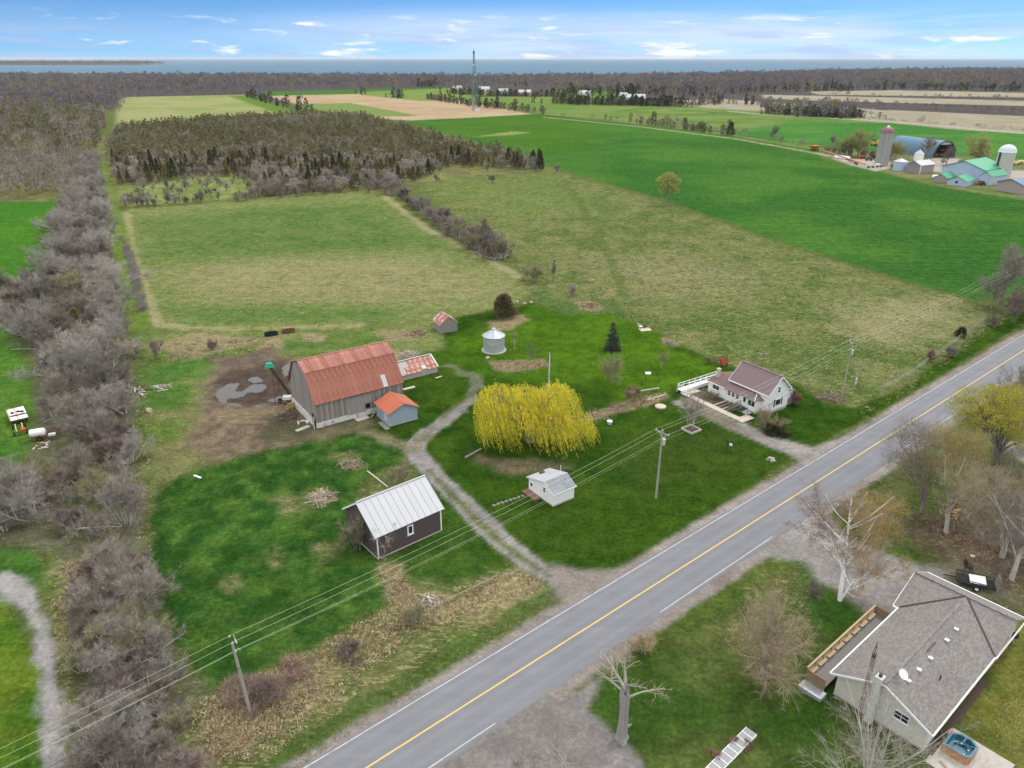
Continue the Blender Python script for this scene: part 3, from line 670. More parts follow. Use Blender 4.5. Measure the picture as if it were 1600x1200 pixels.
M['seam'] = plain('seam', (0.42, 0.43, 0.45), 0.5)
M['brown_siding'] = siding('brown_siding', (0.105, 0.082, 0.085), 0.22, dark=0.6)
M['white_siding'] = siding('white_siding', (0.88, 0.885, 0.89), 0.2, dark=0.86)
M['cream_siding'] = siding('cream_siding', (0.70, 0.68, 0.60), 0.18, dark=0.88)
M['blue_boards'] = siding('blue_boards', (0.33, 0.42, 0.52), 0.28, dark=0.8, axis=0, var=0.12)
M['blue_boards_side'] = siding('blue_boards_side', (0.34, 0.425, 0.52), 0.28, dark=0.8, axis=1, var=0.12)
M['mauve_metal'] = siding('mauve_metal', (0.20, 0.14, 0.155), 0.42, dark=0.8, axis=0, rough=0.45, var=0.08)
M['brown_shingle'] = shingle('brown_shingle', (0.215, 0.145, 0.13), (0.17, 0.115, 0.105))
M['grey_shingle'] = shingle('grey_shingle', (0.33, 0.345, 0.375), (0.22, 0.23, 0.255))
M['pale_shingle'] = shingle('pale_shingle', (0.46, 0.47, 0.49), (0.40, 0.41, 0.43))
M['bungalow_shingle'] = shingle('bungalow_shingle', (0.27, 0.25, 0.235), (0.185, 0.17, 0.165))
M['whitewash'] = plain('whitewash', (0.66, 0.65, 0.63), 0.9, var=0.15, scale=2, c2=(0.35, 0.32, 0.29), lo=0.5, hi=0.65)
M['deck_wood'] = plain('deck_wood', (0.30, 0.20, 0.12), 0.8, var=0.25, scale=5, sc3=(1, 5, 1), rnd=0.1)
M['deck_rail'] = plain('deck_rail', (0.42, 0.31, 0.19), 0.75, var=0.2, scale=5)
M['grey_deck'] = plain('grey_deck', (0.50, 0.50, 0.51), 0.8, var=0.12, scale=3)
M['interior_dark'] = plain('interior_dark', (0.012, 0.012, 0.013), 0.9)
M['paving'] = plain('paving', (0.50, 0.44, 0.36), 0.9, var=0.15, scale=1.5)
M['soil'] = plain('soil', (0.085, 0.06, 0.045), 0.95, var=0.35, scale=4, bump=0.4)

def prism(mb, u0, u1, sec, m=0):
    """closed solid: cross-section sec [(v, z)...] (counter-clockwise seen from +u) from u0 to u1"""
    k = len(sec)
    return mb.add([(u0, a, b) for a, b in sec] + [(u1, a, b) for a, b in sec],
                  [tuple(range(k - 1, -1, -1)), tuple(range(k, 2 * k))] + [(i, (i + 1) % k, (i + 1) % k + k, i + k) for i in range(k)], m)
FACE = {'v-': 0.0, 'u+': math.pi / 2, 'v+': math.pi, 'u-': -math.pi / 2}
_wc = {}
def window(parent, u, v, z, face, w, h, cols=2, rows=1, fm=None, fw=0.09, label=None):
    """a window with its own frame and glass, set on a wall that faces `face`"""
    fm = fm or M['white_paint']; key = (w, h, cols, rows, fm.name, fw)
    if key not in _wc:
        f = MB(); a, b = w / 2, h / 2
        f.box(-a, a, -0.07, 0.0, -b, -b + fw); f.box(-a, a, -0.07, 0.0, b - fw, b)
        f.box(-a, -a + fw, -0.068, 0.0, -b + fw, b - fw); f.box(a - fw, a, -0.068, 0.0, -b + fw, b - fw)
        for i in range(1, cols): x = -a + fw + (w - 2 * fw) * i / cols; f.box(x - .025, x + .025, -0.055, 0, -b + fw, b - fw)
        for i in range(1, rows): y = -b + fw + (h - 2 * fw) * i / rows; f.box(-a + fw, a - fw, -0.05, 0, y - .025, y + .025)
        f.box(-a - .05, a + .05, -0.11, 0.002, -b - .06, -b - .002)
        _wc[key] = (f.mesh('window', fm), MB().poly([(-a + fw, -0.02, -b + fw), (a - fw, -0.02, -b + fw), (a - fw, -0.02, b - fw), (-a + fw, -0.02, b - fw)]).mesh('pane', M['glass_dark']))
    o = link('window', _wc[key][0], parent, (u, v, z), FACE[face])
    link('pane', _wc[key][1], o)
    if label: o['label'] = label
    return o
def door(parent, u, v, z0, face, w, h, mat, frame=None):
    d = MB().box(-w / 2, w / 2, -0.05, 0.0, 0.0, h)
    o = d.build('door', mat, parent, (u, v, z0), FACE[face])
    if frame:
        f = MB(); f.box(-w / 2 - .1, -w / 2, -0.07, 0, 0, h + .1).box(w / 2, w / 2 + .1, -0.07, 0, 0, h + .1).box(-w / 2, w / 2, -0.068, 0, h, h + .1); f.build('door_frame', frame, o)
    MB().box(w / 2 - .14, w / 2 - .06, -0.11, -0.05, h * .45, h * .45 + .05).build('handle', M['dark_metal'], o)
    return o
def panels(parent, name, n, u0, pw, a, b, mats, th=0.04, gap=0.02, lift=0.0, rib=None):
    """n sheets side by side: each runs from eave point a to ridge point b, both (v, z)"""
    me = {}
    for i in range(n):
        mt = mats[i % len(mats)] if isinstance(mats, list) else mats
        if mt.name not in me:
            q = MB()
            pts = [(0, a[0], a[1]), (pw - gap, a[0], a[1]), (pw - gap, b[0], b[1]), (0, b[0], b[1])]
            q.slab(pts if (b[0] > a[0]) else pts[::-1], th)
            if rib:
                q.beam((pw - gap / 2, a[0], a[1] + .02), (pw - gap / 2, b[0], b[1] + .02), 0.05, 0.05, 1)
            me[mt.name] = q.mesh(name, [mt, rib] if rib else mt)
        link(name, me[mt.name], parent, (u0 + i * pw, 0, lift + random.uniform(0, .018)))
def ring_fence(mb, pts, h, post, rails, step=1.6, rw=0.07, m=0):
    for p, q in zip(pts[:-1], pts[1:]):
        p, q = Vector(p), Vector(q); n = max(1, round((q - p).length / step))
        for i in range(n + 1):
            x = p.lerp(q, i / n); mb.box(x.x - post / 2, x.x + post / 2, x.y - post / 2, x.y + post / 2, x.z, x.z + h, m)
        for z in rails: mb.beam(p + Vector((0, 0, z)), q + Vector((0, 0, z)), rw, rw * .8, m)

# ------------------------------------------------------------------ the old barn
B = Fr((496, 669), 35)
barn = B.root('barn', 'big weathered grey timber barn under a rusty red gambrel roof', 'barn')
BL, BW = 15.6, 11.0
gs = [(0.05, 0.9), (BW - .05, 0.9), (BW - .05, 4.6), (8.45, 8.75), (5.5, 9.9), (2.55, 8.75), (0.05, 4.6)]
prism(MB(), 0.05, BL - .05, gs).build('wall', M['interior_dark'], barn)
MB().box(-0.05, BL, -0.08, BW + .05, -0.1, 0.92).build('foundation', M['whitewash'], barn)
M['grey_board_brown'] = plain('grey_board_brown', (0.25, 0.21, 0.18), 0.9, var=0.5, scale=2.5, sc3=(3, 3, 0.35)); M['grey_board_pale'] = plain('grey_board_pale', (0.36, 0.335, 0.31), 0.9, var=0.4, scale=2.5, sc3=(3, 3, 0.35))
rb = random.Random(3); pk = MB(); x = 0.0
hole = (8.5, 9.5, 1.15, 2.05)
while x < BL - .05:
    w = rb.uniform(.24, .42); x1 = min(x + w - .03, BL); y = -rb.uniform(.0, .035); z0 = rb.uniform(.7, .95)
    if hole[0] < x + w / 2 < hole[1]:
        pk.box(x, x1, y - .03, y + .05, z0, hole[2]); pk.box(x, x1, y - .03, y + .05, hole[3], 4.75)
    else: pk.box(x, x1, y - .03, y + .05, z0, 4.75)
    x += w
def gam(v): return 4.6 + (8.75 - 4.6) * v / 2.55 if v < 2.55 else (8.75 + 1.15 * (v - 2.55) / 2.95 if v < 5.5 else (9.9 - 1.15 * (v - 5.5) / 2.95 if v < 8.45 else 8.75 - 4.15 * (v - 8.45) / 2.55))
for uu in (0.0, BL):
    x = 0.0
    while x < BW - .05:
        w = rb.uniform(.24, .42); x1 = min(x + w - .03, BW); y = rb.uniform(0, .035) + .03
        lo = rb.uniform(.75, .95)
        if uu == 0 and .25 < x < 1.4: lo = 2.2
        a, b = (uu - y, uu + .06) if uu == 0 else (uu - .06, uu + y)
        za, zb = gam(max(x, .05)), gam(min(x1, BW - .05))
        pk.add([(a, x, lo), (b, x, lo), (b, x1, lo), (a, x1, lo), (a, x, za), (b, x, za), (b, x1, zb), (a, x1, zb)],
               [(0, 3, 2, 1), (4, 5, 6, 7), (0, 1, 5, 4), (1, 2, 6, 5), (2, 3, 7, 6), (3, 0, 4, 7)])
        x += w
for k in range(len(pk.m)): pk.m[k] = (k // 6 * 7919 % 11) % 3
pk = tag(pk.build('plank_cladding', [M['grey_board'], M['grey_board_brown'], M['grey_board_pale']], barn), kind='stuff')
# sliding door and its track on the long wall
dr = MB()
for i in range(11): dr.box(5.7 + i * .26, 5.7 + i * .26 + .24, -.14, -.09, 0.75, 3.75)
dr.build('sliding_door', M['grey_board'], barn)
MB().box(5.4, 9.6, -.2, -.07, 3.8, 3.95).build('door_track', M['grey_board'], barn)
MB().box(8.5, 9.5, -.1, -.07, 1.07, 1.15).box(8.5, 9.5, -.1, -.07, 2.05, 2.13).box(8.42, 8.5, -.1, -.07, 1.07, 2.13).box(9.5, 9.58, -.1, -.07, 1.07, 2.13).build('window_frame', M['grey_board'], barn)
pw = BL / 18 + .02
panels(barn, 'roof_panel', 18, -.28, pw, (-.62, 4.38), (2.5, 8.86), M['rusty_sheet'])
panels(barn, 'roof_panel', 18, -.28, pw, (2.44, 8.84), (5.5, 10.05), [M['rusty_sheet_pale'], M['rusty_sheet'], M['rusty_sheet_pale']], lift=.03)
panels(barn, 'roof_panel', 18, -.28, pw, (BW + .62, 4.38), (8.5, 8.86), M['rusty_sheet'])
panels(barn, 'roof_panel', 18, -.28, pw, (8.56, 8.84), (5.5, 10.05), M['rusty_sheet_pale'], lift=.03)
MB().beam((-.3, 5.5, 10.09), (BL + .4, 5.5, 10.09), .3, .06).build('ridge_cap', M['rusty_sheet_pale'], barn)
tag(MB().slab([(11.95, -.63, 4.47), (12.75, -.63, 4.47), (12.75, .62, 6.2), (11.95, .62, 6.2)], .03).build('roof_patch', M['white_sheet'], barn), 'white patch of new sheet at the eave')
# whitewashed footing and the dark opening at the near end
MB().box(-.22, -.06, 1.3, BW, 0, 1.35).build('footing', M['whitewash'], barn)
MB().box(-.16, -.02, .3, 1.35, 0.02, 2.2).build('doorway', M['interior_dark'], barn)
MB().tube([(-.45, .1, 0), (-.5, .08, 1.2), (-.3, .1, 2.0), (-.12, .2, 2.3)], .1, 6).build('door_post', M['old_board'], barn)

# ruined low byre behind it
L_ = Fr(None, 35, B.w(BL + .25, 9.2)[:2])
byre = L_.root('byre', 'low collapsing byre with patchy red roof at the barn\'s far corner', 'outbuilding')
prism(MB(), 0, 11.8, [(0, 0), (5.2, 0), (5.2, 1.35), (2.6, 2.75), (0, 1.25)]).build('wall', M['stone'], byre)
for i in range(11):
    sag = -.12 * math.sin(math.pi * (i + .5) / 11)
    q = MB(); q.slab([(0, -.25, 1.2), (1.06, -.25, 1.2), (1.06, 2.6, 2.85), (0, 2.6, 2.85)], .04)
    if i == 8: q = MB(); q.slab([(0, .5, 1.63), (1.06, .9, 1.86), (1.06, 2.6, 2.85), (0, 2.6, 2.85)], .04)
    o = q.build('roof_panel', M['patchy_sheet'], byre, (i * 1.08 - .1, 0, .02 + sag + random.uniform(-.03, .03))); o.rotation_euler = (random.uniform(-.01, .01), random.uniform(-.012, .012), 0)
    q = MB(); q.slab([(0, 2.6, 2.85), (1.06, 2.6, 2.85), (1.06, 5.4, 1.3), (0, 5.4, 1.3)], .04)
    q.build('roof_panel', M['patchy_sheet'], byre, (i * 1.08 - .1, 0, .02 + sag))
tag(MB().slab([(8.6, -.05, 1.36), (9.5, -.05, 1.36), (9.5, .6, 1.75), (8.6, .6, 1.75)], .03).build('roof_patch', M['white_sheet'], byre, (0, 0, .06)), 'loose white sheet below the hole')
MB().beam((-.2, 2.6, 2.93), (11.9, 2.6, 2.93), .28, .05).build('ridge_cap', M['white_sheet'], byre)
MB().beam((11.85, -.3, 1.26), (11.85, 2.6, 2.93), .18, .05).build('verge_board', M['white_paint'], byre)

# blue shed at the barn's side
S = Fr((608.75, 666.6), 33.7)
bs = S.root('blue_shed', 'pale blue board shed with an orange roof beside the barn', 'shed')
prism(MB().box(0, 5.1, 0, .02, 0, .3), 0, 0, [(0, 0)]) if False else None
sh = MB()
sh.add([(0, 0, .1), (5.1, 0, .1), (5.1, 0, 2.35), (2.75, 0, 3.45), (0, 0, 2.35), (0, 5, .1), (5.1, 5, .1), (5.1, 5, 2.35), (2.75, 5, 3.45), (0, 5, 2.35)],
       [(0, 1, 2, 3, 4)], 0)
sh.f += [(9, 8, 7, 6, 5), (5, 0, 4, 9), (1, 6, 7, 2), (4, 3, 8, 9), (3, 2, 7, 8), (0, 5, 6, 1)]; sh.m += [0, 1, 1, 1, 1, 1]
sh.build('wall', [M['blue_boards'], M['blue_boards_side']], bs)
MB().box(-.06, 5.16, -.06, 5.06, -.1, .1).build('foundation', M['concrete'], bs)
for k in range(5):
    q = MB(); v0 = -.35 + k * 1.14; q.slab([(-.3, v0, 2.28), (2.75, v0, 3.55), (2.75, v0 + 1.12, 3.55), (-.3, v0 + 1.12, 2.28)][::-1], .04)
    q.build('roof_panel', M['orange_sheet'], bs, (0, 0, .02))
    q = MB(); q.slab([(2.75, v0, 3.55), (5.4, v0, 2.26), (5.4, v0 + 1.12, 2.26), (2.75, v0 + 1.12, 3.55)][::-1], .04)
    q.build('roof_panel', M['orange_sheet'], bs, (0, 0, .02))
MB().beam((-.3, -.38, 2.2), (2.75, -.38, 3.47), .04, .16).beam((2.75, -.38, 3.47), (5.4, -.38, 2.18), .04, .16).build('verge_board', M['grey_board'], bs)
window(bs, 0, 1.25, 1.35, 'u-', .75, .85, 2, 2)
door(bs, 0, 3.6, .1, 'u-', 1.0, 1.95, M['blue_boards_side'])
for x in (0.06, 5.04): MB().box(x - .08, x + .08, -.04, .0, .1, 2.35).build('corner_board', M['blue_boards'], bs)

# small weathered crib beside the hay field
S = Fr((688.5, 521), 26)
cr = S.root('board_hut', 'tiny weathered board hut with rust and white roof by the hay field', 'hut'); cr.scale = (.86, .86, .84)
S_w, S_d = 4.6, 4.8
q = MB(); q.add([(0, 0, 0), (S_w, 0, 0), (S_w, 0, 2.4), (S_w / 2, 0, 4.2), (0, 0, 2.4), (0, S_d, 0), (S_w, S_d, 0), (S_w, S_d, 2.4), (S_w / 2, S_d, 4.2), (0, S_d, 2.4)],
                [(0, 1, 2, 3, 4), (9, 8, 7, 6, 5), (5, 0, 4, 9), (1, 6, 7, 2), (4, 3, 8, 9), (3, 2, 7, 8)])
q.build('wall', M['interior_dark'], cr)
q = MB(); x = 0.0
while x < S_w - .05:
    w = rb.uniform(.25, .4); x1 = min(x + w - .03, S_w); zt = lambda a: 2.4 + 1.8 * (1 - abs(a - S_w / 2) / (S_w / 2))
    q.add([(x, -.06, 0), (x1, -.06, 0), (x1, .02, 0), (x, .02, 0), (x, -.06, zt(x)), (x1, -.06, zt(x1)), (x1, .02, zt(x1)), (x, .02, zt(x))],
          [(0, 3, 2, 1), (4, 5, 6, 7), (0, 1, 5, 4), (1, 2, 6, 5), (2, 3, 7, 6), (3, 0, 4, 7)]); x += w
x = 0.0
while x < S_d - .05:
    w = rb.uniform(.25, .4); x1 = min(x + w - .03, S_d); q.box(-.06, .02, x, x1, 0, 2.4); q.box(S_w - .02, S_w + .06, x, x1, 0, 2.4); x += w
tag(q.build('plank_cladding', M['grey_board'], cr), kind='stuff')
for k in range(4):
    v0 = -.3 + k * 1.36
    q = MB(); q.slab([(-.35, v0, 2.2), (S_w / 2, v0, 4.3), (S_w / 2, v0 + 1.34, 4.3), (-.35, v0 + 1.34, 2.2)][::-1], .04); q.build('roof_panel', M['patchy_sheet'], cr, (0, 0, .02))
    q = MB(); q.slab([(S_w / 2, v0, 4.3), (S_w + .35, v0, 2.2), (S_w + .35, v0 + 1.34, 2.2), (S_w / 2, v0 + 1.34, 4.3)][::-1], .04); q.build('roof_panel', M['patchy_sheet'], cr, (0, 0, .02))

# ------------------------------------------------------------------ brown shed with the white metal roof
S = Fr((591, 874), 39.7)
br = S.root('brown_shed', 'dark brown shed with a white metal roof beside the drive', 'shed')
SL, SW = 9.25, 7.6
prism(MB(), 0, SL, [(0, .15), (SW, .15), (SW, 3.45), (SW / 2, 6.1), (0, 3.45)]).build('wall', M['brown_siding'], br)
MB().box(-.05, SL + .05, -.05, SW + .05, -.1, .15).build('foundation', M['concrete'], br)
pw = (SL + .6) / 11
panels(br, 'roof_panel', 11, -.3, pw, (-.35, 3.32), (SW / 2, 6.24), M['white_sheet'], rib=M['seam'])
panels(br, 'roof_panel', 11, -.3, pw, (SW + .35, 3.32), (SW / 2, 6.24), M['white_sheet'], rib=M['seam'])
MB().beam((-.32, SW / 2, 6.3), (SL + .32, SW / 2, 6.3), .24, .05).build('ridge_cap', M['white_sheet'], br)
for x in (0, SL):
    sgn = -1 if x == 0 else 1
    MB().beam((x + sgn * .3, -.35, 3.2), (x + sgn * .3, SW / 2, 6.12), .03, .2).beam((x + sgn * .3, SW + .35, 3.2), (x + sgn * .3, SW / 2 + .03, 6.12), .03, .2).build('verge_board', M['white_paint'], br)
for x in (0.07, SL - .07): MB().box(x - .09, x + .09, -.04, 0, .15, 3.4).build('corner_board', M['white_paint'], br)
uu, zz = S.hv((641, 827.5))
window(br, uu, 0, zz, 'v-', .85, 1.35, 1, 1, fw=.16)

# ------------------------------------------------------------------ little white shed
S = Fr((864.2, 792), 36)
ws = S.root('white_shed', 'small white clapboard shed with grey roof beneath the power lines', 'shed')
prism(MB(), 0, 3.65, [(0, .2), (5.4, .2), (5.4, 1.95), (1.75, 3.0), (0, 2.1)]).build('wall', M['white_siding'], ws)
MB().box(-.03, 3.68, -.03, 5.43, -.1, .2).build('foundation', M['stone'], ws)
q = MB(); q.slab([(-.18, -.22, 2.05), (3.83, -.22, 2.05), (3.83, 1.75, 3.12), (-.18, 1.75, 3.12)], .07); q.build('roof', M['grey_shingle'], ws)
q = MB(); q.slab([(-.22, 1.75, 3.12), (3.87, 1.75, 3.12), (3.87, 5.7, 1.99), (-.22, 5.7, 1.99)], .07); q.build('roof', M['pale_shingle'], ws)
MB().beam((-.2, -.24, 1.95), (-.2, 1.75, 3.03), .04, .14).beam((-.2, 1.75, 3.03), (-.2, 5.7, 1.9), .04, .14).build('verge_board', M['white_paint'], ws)
MB().box(-.22, 3.87, -.28, -.22, 1.9, 2.03).build('eave_board', M['white_paint'], ws)
a, zz = S.hu((850.7, 765.5)); window(ws, 0, a, zz, 'u-', .6, .95, 1, 2)
a, zz = S.hu((830.7, 757)); window(ws, 0, a, zz, 'u-', .6, .75, 1, 1)
MB().box(1.6, 2.3, 4.7, 5.2, 2.2, 2.42).build('roof_hatch', M['dark_metal'], ws)
MB().tube([(3.1, 2.3, 2.9), (3.1, 2.3, 4.3)], .035, 6).build('vent_pipe', M['white_paint'], ws)
MB().box(-1.1, -.05, 2.6, 5.6, 0.0, .07).build('doorstep', plain('red_paving', (0.24, 0.12, 0.10), 0.9, var=.3), ws)

# ------------------------------------------------------------------ grain bin
bx, by = G(771.5, 553)
gb = thing('grain_bin', 'round galvanised grain bin with a conical ribbed roof', 'grain bin', (bx, by + 2.1, 0), -.2)
q = MB(); prof = []
for i in range(13): prof += [(2.16 + (.03 if i % 2 else 0), .15 + i * .27)]
q.lathe(prof, 40); q.build('wall', M['galvanised'], gb, smooth=False)
for i in range(20):
    a0, a1 = 2 * math.pi * i / 20, 2 * math.pi * (i + 1) / 20
    q = MB(); pts = [(2.36 * math.cos(a0), 2.36 * math.sin(a0), 3.3), (2.36 * math.cos(a1), 2.36 * math.sin(a1), 3.3), (.28 * math.cos(a1), .28 * math.sin(a1), 4.55), (.28 * math.cos(a0), .28 * math.sin(a0), 4.55)]
    q.slab(pts, .03); q.beam(pts[0], pts[3], .06, .09)
    q.build('roof_panel', M['galvanised'] if i % 3 else M['white_sheet'], gb)
MB().lathe([(.34, 4.5), (.34, 4.78), (0.02, 4.95)], 14).build('roof_cap', M['whitewash'], gb)
q = MB(); q.box(-.5, .5, -2.26, -2.12, .2, 2.0); q.box(-.58, .58, -2.24, -2.1, .14, 2.08); q.build('door', M['galvanised'], gb)
MB().lathe([(2.55, -.05), (2.55, .15), (0.0, .15)], 40).build('slab', M['concrete'], gb)

# ------------------------------------------------------------------ farmhouse
S = Fr((1105.5, 613.5), -56)
fh = S.root('farmhouse', 'white farmhouse with mauve brown roofs at the head of the gravel drive', 'house')
prism(MB(), 4.0, 11.85, [(1.05, .45), (6.5, .45), (6.5, 3.95), (3.75, 6.4), (1.05, 3.95)]).build('wall', M['white_siding'], fh)
MB().box(3.95, 11.8, 1.1, 6.45, -.1, .45).build('foundation', M['concrete'], fh)
for (p, q_) in (((.72, 3.78), (3.75, 6.58)), ((6.82, 3.78), (3.75, 6.58))):
    panels(fh, 'roof_panel', 9, 3.7, (8.5) / 9, p, q_, M['mauve_metal'], th=.08, gap=.0)
MB().beam((3.68, 3.75, 6.63), (12.25, 3.75, 6.63), .3, .05).build('ridge_cap', M['mauve_metal'], fh)
q = MB()
for uu in (3.66, 12.24): MB().beam((uu, .72, 3.66), (uu, 3.75, 6.47), .05, .22).beam((uu, 6.82, 3.66), (uu, 3.75, 6.47), .05, .22).build('verge_board', M['white_paint'], fh)
MB().box(3.68, 12.2, .62, .72, 3.58, 3.76).box(3.68, 12.2, 6.82, 6.92, 3.58, 3.76).build('gutter', M['white_paint'], fh)
a, zz = S.hu((1217.5, 609), 11.85); window(fh, 11.85, 3.75, zz, 'u+', .75, 1.15, 1, 2)
a, zz = S.hu((1216, 631), 11.85); w_ = window(fh, 11.85, 3.9, 1.75, 'u+', 1.5, 1.25, 1, 1, fw=.1)
for k in (2.95, 4.85): MB().box(11.85, 11.9, k - .16, k + .16, 1.1, 2.4).build('shutter', M['dark_metal'], fh)
# one-storey wing and the enclosed porch
prism(MB(), 0, 4.0, [(0, .3), (6.2, .3), (6.2, 2.5), (3.0, 3.05), (0, 2.4)]).build('wing_wall', M['white_siding'], fh)
q = MB(); q.slab([(-.3, -.3, 2.4), (4.3, -.3, 2.4), (4.3, 3.0, 3.2), (-.3, 3.0, 3.2)], .08); q.slab([(-.3, 3.0, 3.2), (4.3, 3.0, 3.2), (4.3, 6.5, 2.52), (-.3, 6.5, 2.52)], .08); q.build('wing_roof', M['brown_shingle'], fh)
MB().box(-.32, 4.0, -.36, -.3, 2.26, 2.42).box(-.36, -.3, -.3, 6.5, 2.26, 2.38).build('eave_board', M['white_paint'], fh)
MB().box(4.003, 10.6, -.02, 1.04, .3, 2.45).build('porch_wall', M['white_siding'], fh)
MB().box(4.0, 10.5, .02, 1.0, -.1, .3).box(.1, 3.9, .1, 6.1, -.1, .3).build('porch_base', M['concrete'], fh)
for k in range(7):
    x0 = 3.85 + k * .93; q = MB(); q.slab([(x0, -.42, 2.42), (x0 + .93, -.42, 2.42), (x0 + .93 if k < 6 else x0 + .2, 1.1, 3.42), (x0, 1.1, 3.42)], .06); q.build('porch_roof_panel', M['mauve_metal'], fh)
q = MB(); q.slab([(10.37, -.42, 2.42), (11.3, 1.1, 2.5), (9.65, 1.1, 3.42)], .06); q.build('porch_roof_panel', M['mauve_metal'], fh)
MB().beam((10.36, -.4, 2.46), (9.65, 1.08, 3.46), .12, .06).build('hip_cap', M['white_paint'], fh)
for k in (4.75, 5.65, 6.55): window(fh, k, -.02, 1.75, 'v-', .78, 1.0, 1, 2)
window(fh, 1.75, 0, 1.72, 'v-', 1.5, .9, 2, 1, fw=.06)
door(fh, 8.1, -.02, .5, 'v-', .9, 1.9, M['white_paint'], M['white_paint'])
MB().poly([(7.85, -.078, 1.35), (8.35, -.078, 1.35), (8.35, -.078, 2.2), (7.85, -.078, 2.2)]).build('door_pane', M['glass_dark'], fh)
window(fh, 9.55, -.02, 1.65, 'v-', 1.5, 1.1, 2, 1, fw=.06)
MB().box(.2, .75, 1.5, 2.05, 2.5, 4.35).build('chimney', plain('pale_brick', (0.52, 0.47, 0.43), 0.9, var=.2, scale=6), fh)
MB().box(.15, .8, 1.45, 2.1, 4.36, 4.48).build('chimney_cap', M['concrete'], fh)
# lean-to on the far side
prism(MB(), 6.5, 11.0, [(6.52, .3), (9.0, .3), (9.0, 2.3), (6.52, 2.9)]).build('lean_to_wall', M['white_siding'], fh)
q = MB(); q.slab([(6.3, 6.5, 3.08), (11.3, 6.5, 3.08), (11.3, 9.35, 2.36), (6.3, 9.35, 2.36)], .08); q.build('lean_to_roof', M['mauve_metal'], fh)
MB().box(11.02, 11.3, 6.7, 9.2, -.1, 1.1).build('lean_to_base', M['grey_board'], fh)
# landing, steps, ramp deck and rails
MB().box(7.3, 9.0, -1.5, -.05, .36, .46).build('landing', plain('green_carpet', (0.03, 0.07, 0.045), 0.95, var=.2), fh)
MB().box(7.35, 8.95, -1.45, -.1, -.05, .35).build('landing_base', M['grey_board'], fh)
for k in range(3): MB().box(9.02 + k * .32, 9.36 + k * .32, -1.45, -.2, -.05, .36 - k * .12).build('step', M['grey_deck'], fh)
q = MB(); ring_fence(q, [(7.35, -.1, .46), (7.35, -1.45, .46), (9.0, -1.45, .46), (10.1, -1.45, .05)], .9, .05, (.45, .88), .8, .04); q.build('stair_rail', M['dark_metal'], fh)
MB().box(-3.4, -2.3, -4.3, 4.7, .5, .6).box(-3.4, .9, 4.72, 7.0, .5, .6).build('ramp_deck', M['white_paint'], fh)
q = MB()
for k in range(7): q.box(-3.3, -3.2, -4.2 + k * 1.4, -4.1 + k * 1.4, -.1, .5); q.box(-2.5, -2.4, -4.2 + k * 1.4, -4.1 + k * 1.4, -.1, .5)
q.build('ramp_support', M['grey_board'], fh)
q = MB(); ring_fence(q, [(-2.4, -2.4, .6), (-2.4, 4.6, .6)], 1.0, .09, (.5, .97), 1.5, .08); ring_fence(q, [(-1.2, -4.25, .2), (-3.35, -4.25, .6), (-3.35, 4.7, .6), (-3.35, 6.95, .6)], 1.0, .09, (.5, .97), 1.5, .08); q.build('railing', M['white_paint'], fh)
MB().box(-2.38, -2.33, -4.3, 4.65, -.05, .5).box(-3.45, -3.4, -4.3, 7, -.02, .5).build('ramp_skirt', M['white_paint'], fh)
MB().box(-2.2, 11.5, -4.3, -3.1, -.05, .05).box(-2.2, -1.1, -3.08, -.6, -.05, .05).box(9.9, 11.5, -3.08, -1.3, -.05, .05).build('walkway', M['paving'], fh)
MB().box(-2.2, 7.3, -3.05, -.05, -.05, .03).build('flower_bed', M['soil'], fh)
MB().beam((4.3, -.15, .08), (4.3, -3.0, .08), .12, .06).beam((6.2, -.15, .08), (6.2, -3.0, .08), .1, .05).build('downspout_run', M['white_paint'], fh)
MB().tube([(4.1, -.12, 2.3), (4.1, -.12, .1)], .05, 6).tube([(10.55, -.12, 2.3), (10.55, -.12, .1)], .05, 6).build('downspout', M['white_paint'], fh)

# ------------------------------------------------------------------ bungalow across the road
S = Fr((1307, 1088), 40)
bg_ = S.root('bungalow', 'cream bungalow with a grey brown shingle roof and a timber deck', 'house')
VR = -3.78
prism(MB(), 0, 17.3, [(-7.85, 0.2), (.3, .2), (.3, 2.9), (VR, 4.75), (-7.85, 2.9)]).build('wall', M['cream_siding'], bg_)
q = MB(); q.add([(13.75, -7.88, .2), (13.75, .9, .2), (13.75, .9, 2.9), (13.75, -7.88, 2.9), (21.0, -7.88, .2), (21.0, .9, .2), (21.0, .9, 2.9), (21.0, -7.88, 2.9), (17.3, -7.88, 4.75), (17.3, .9, 4.75)],
                [(0, 3, 2, 1), (4, 5, 6, 7), (1, 2, 9, 6, 5), (0, 4, 7, 8, 3), (3, 8, 9, 2), (8, 7, 6, 9)])
q.build('wing_wall', M['cream_siding'], bg_)
MB().box(.03, 13.7, -7.9, .35, -.15, .2).box(13.72, 21.05, -7.93, .95, -.15, .2).build('foundation', M['concrete'], bg_)
q = MB()
q.slab([(17.3, .75, 2.72), (-.55, .75, 2.72), (-.55, VR, 4.92), (17.3, VR, 4.92)], .1)
q.slab([(-.55, -8.3, 2.72), (17.3, -8.3, 2.72), (17.3, VR, 4.92), (-.55, VR, 4.92)], .1)
q.build('roof', M['bungalow_shingle'], bg_)
t_sh = shingle('wing_shingle', (0.29, 0.26, 0.245), (0.205, 0.185, 0.18), .33, .16)
q = MB()
q.slab([(13.2, 1.3, 2.72), (13.2, -8.4, 2.72), (17.3, -8.4, 4.93), (17.3, 1.3, 4.93)], .1)
q.slab([(21.5, -8.4, 2.72), (21.5, 1.3, 2.72), (17.3, 1.3, 4.93), (17.3, -8.4, 4.93)], .1)
q.build('wing_roof', t_sh, bg_)
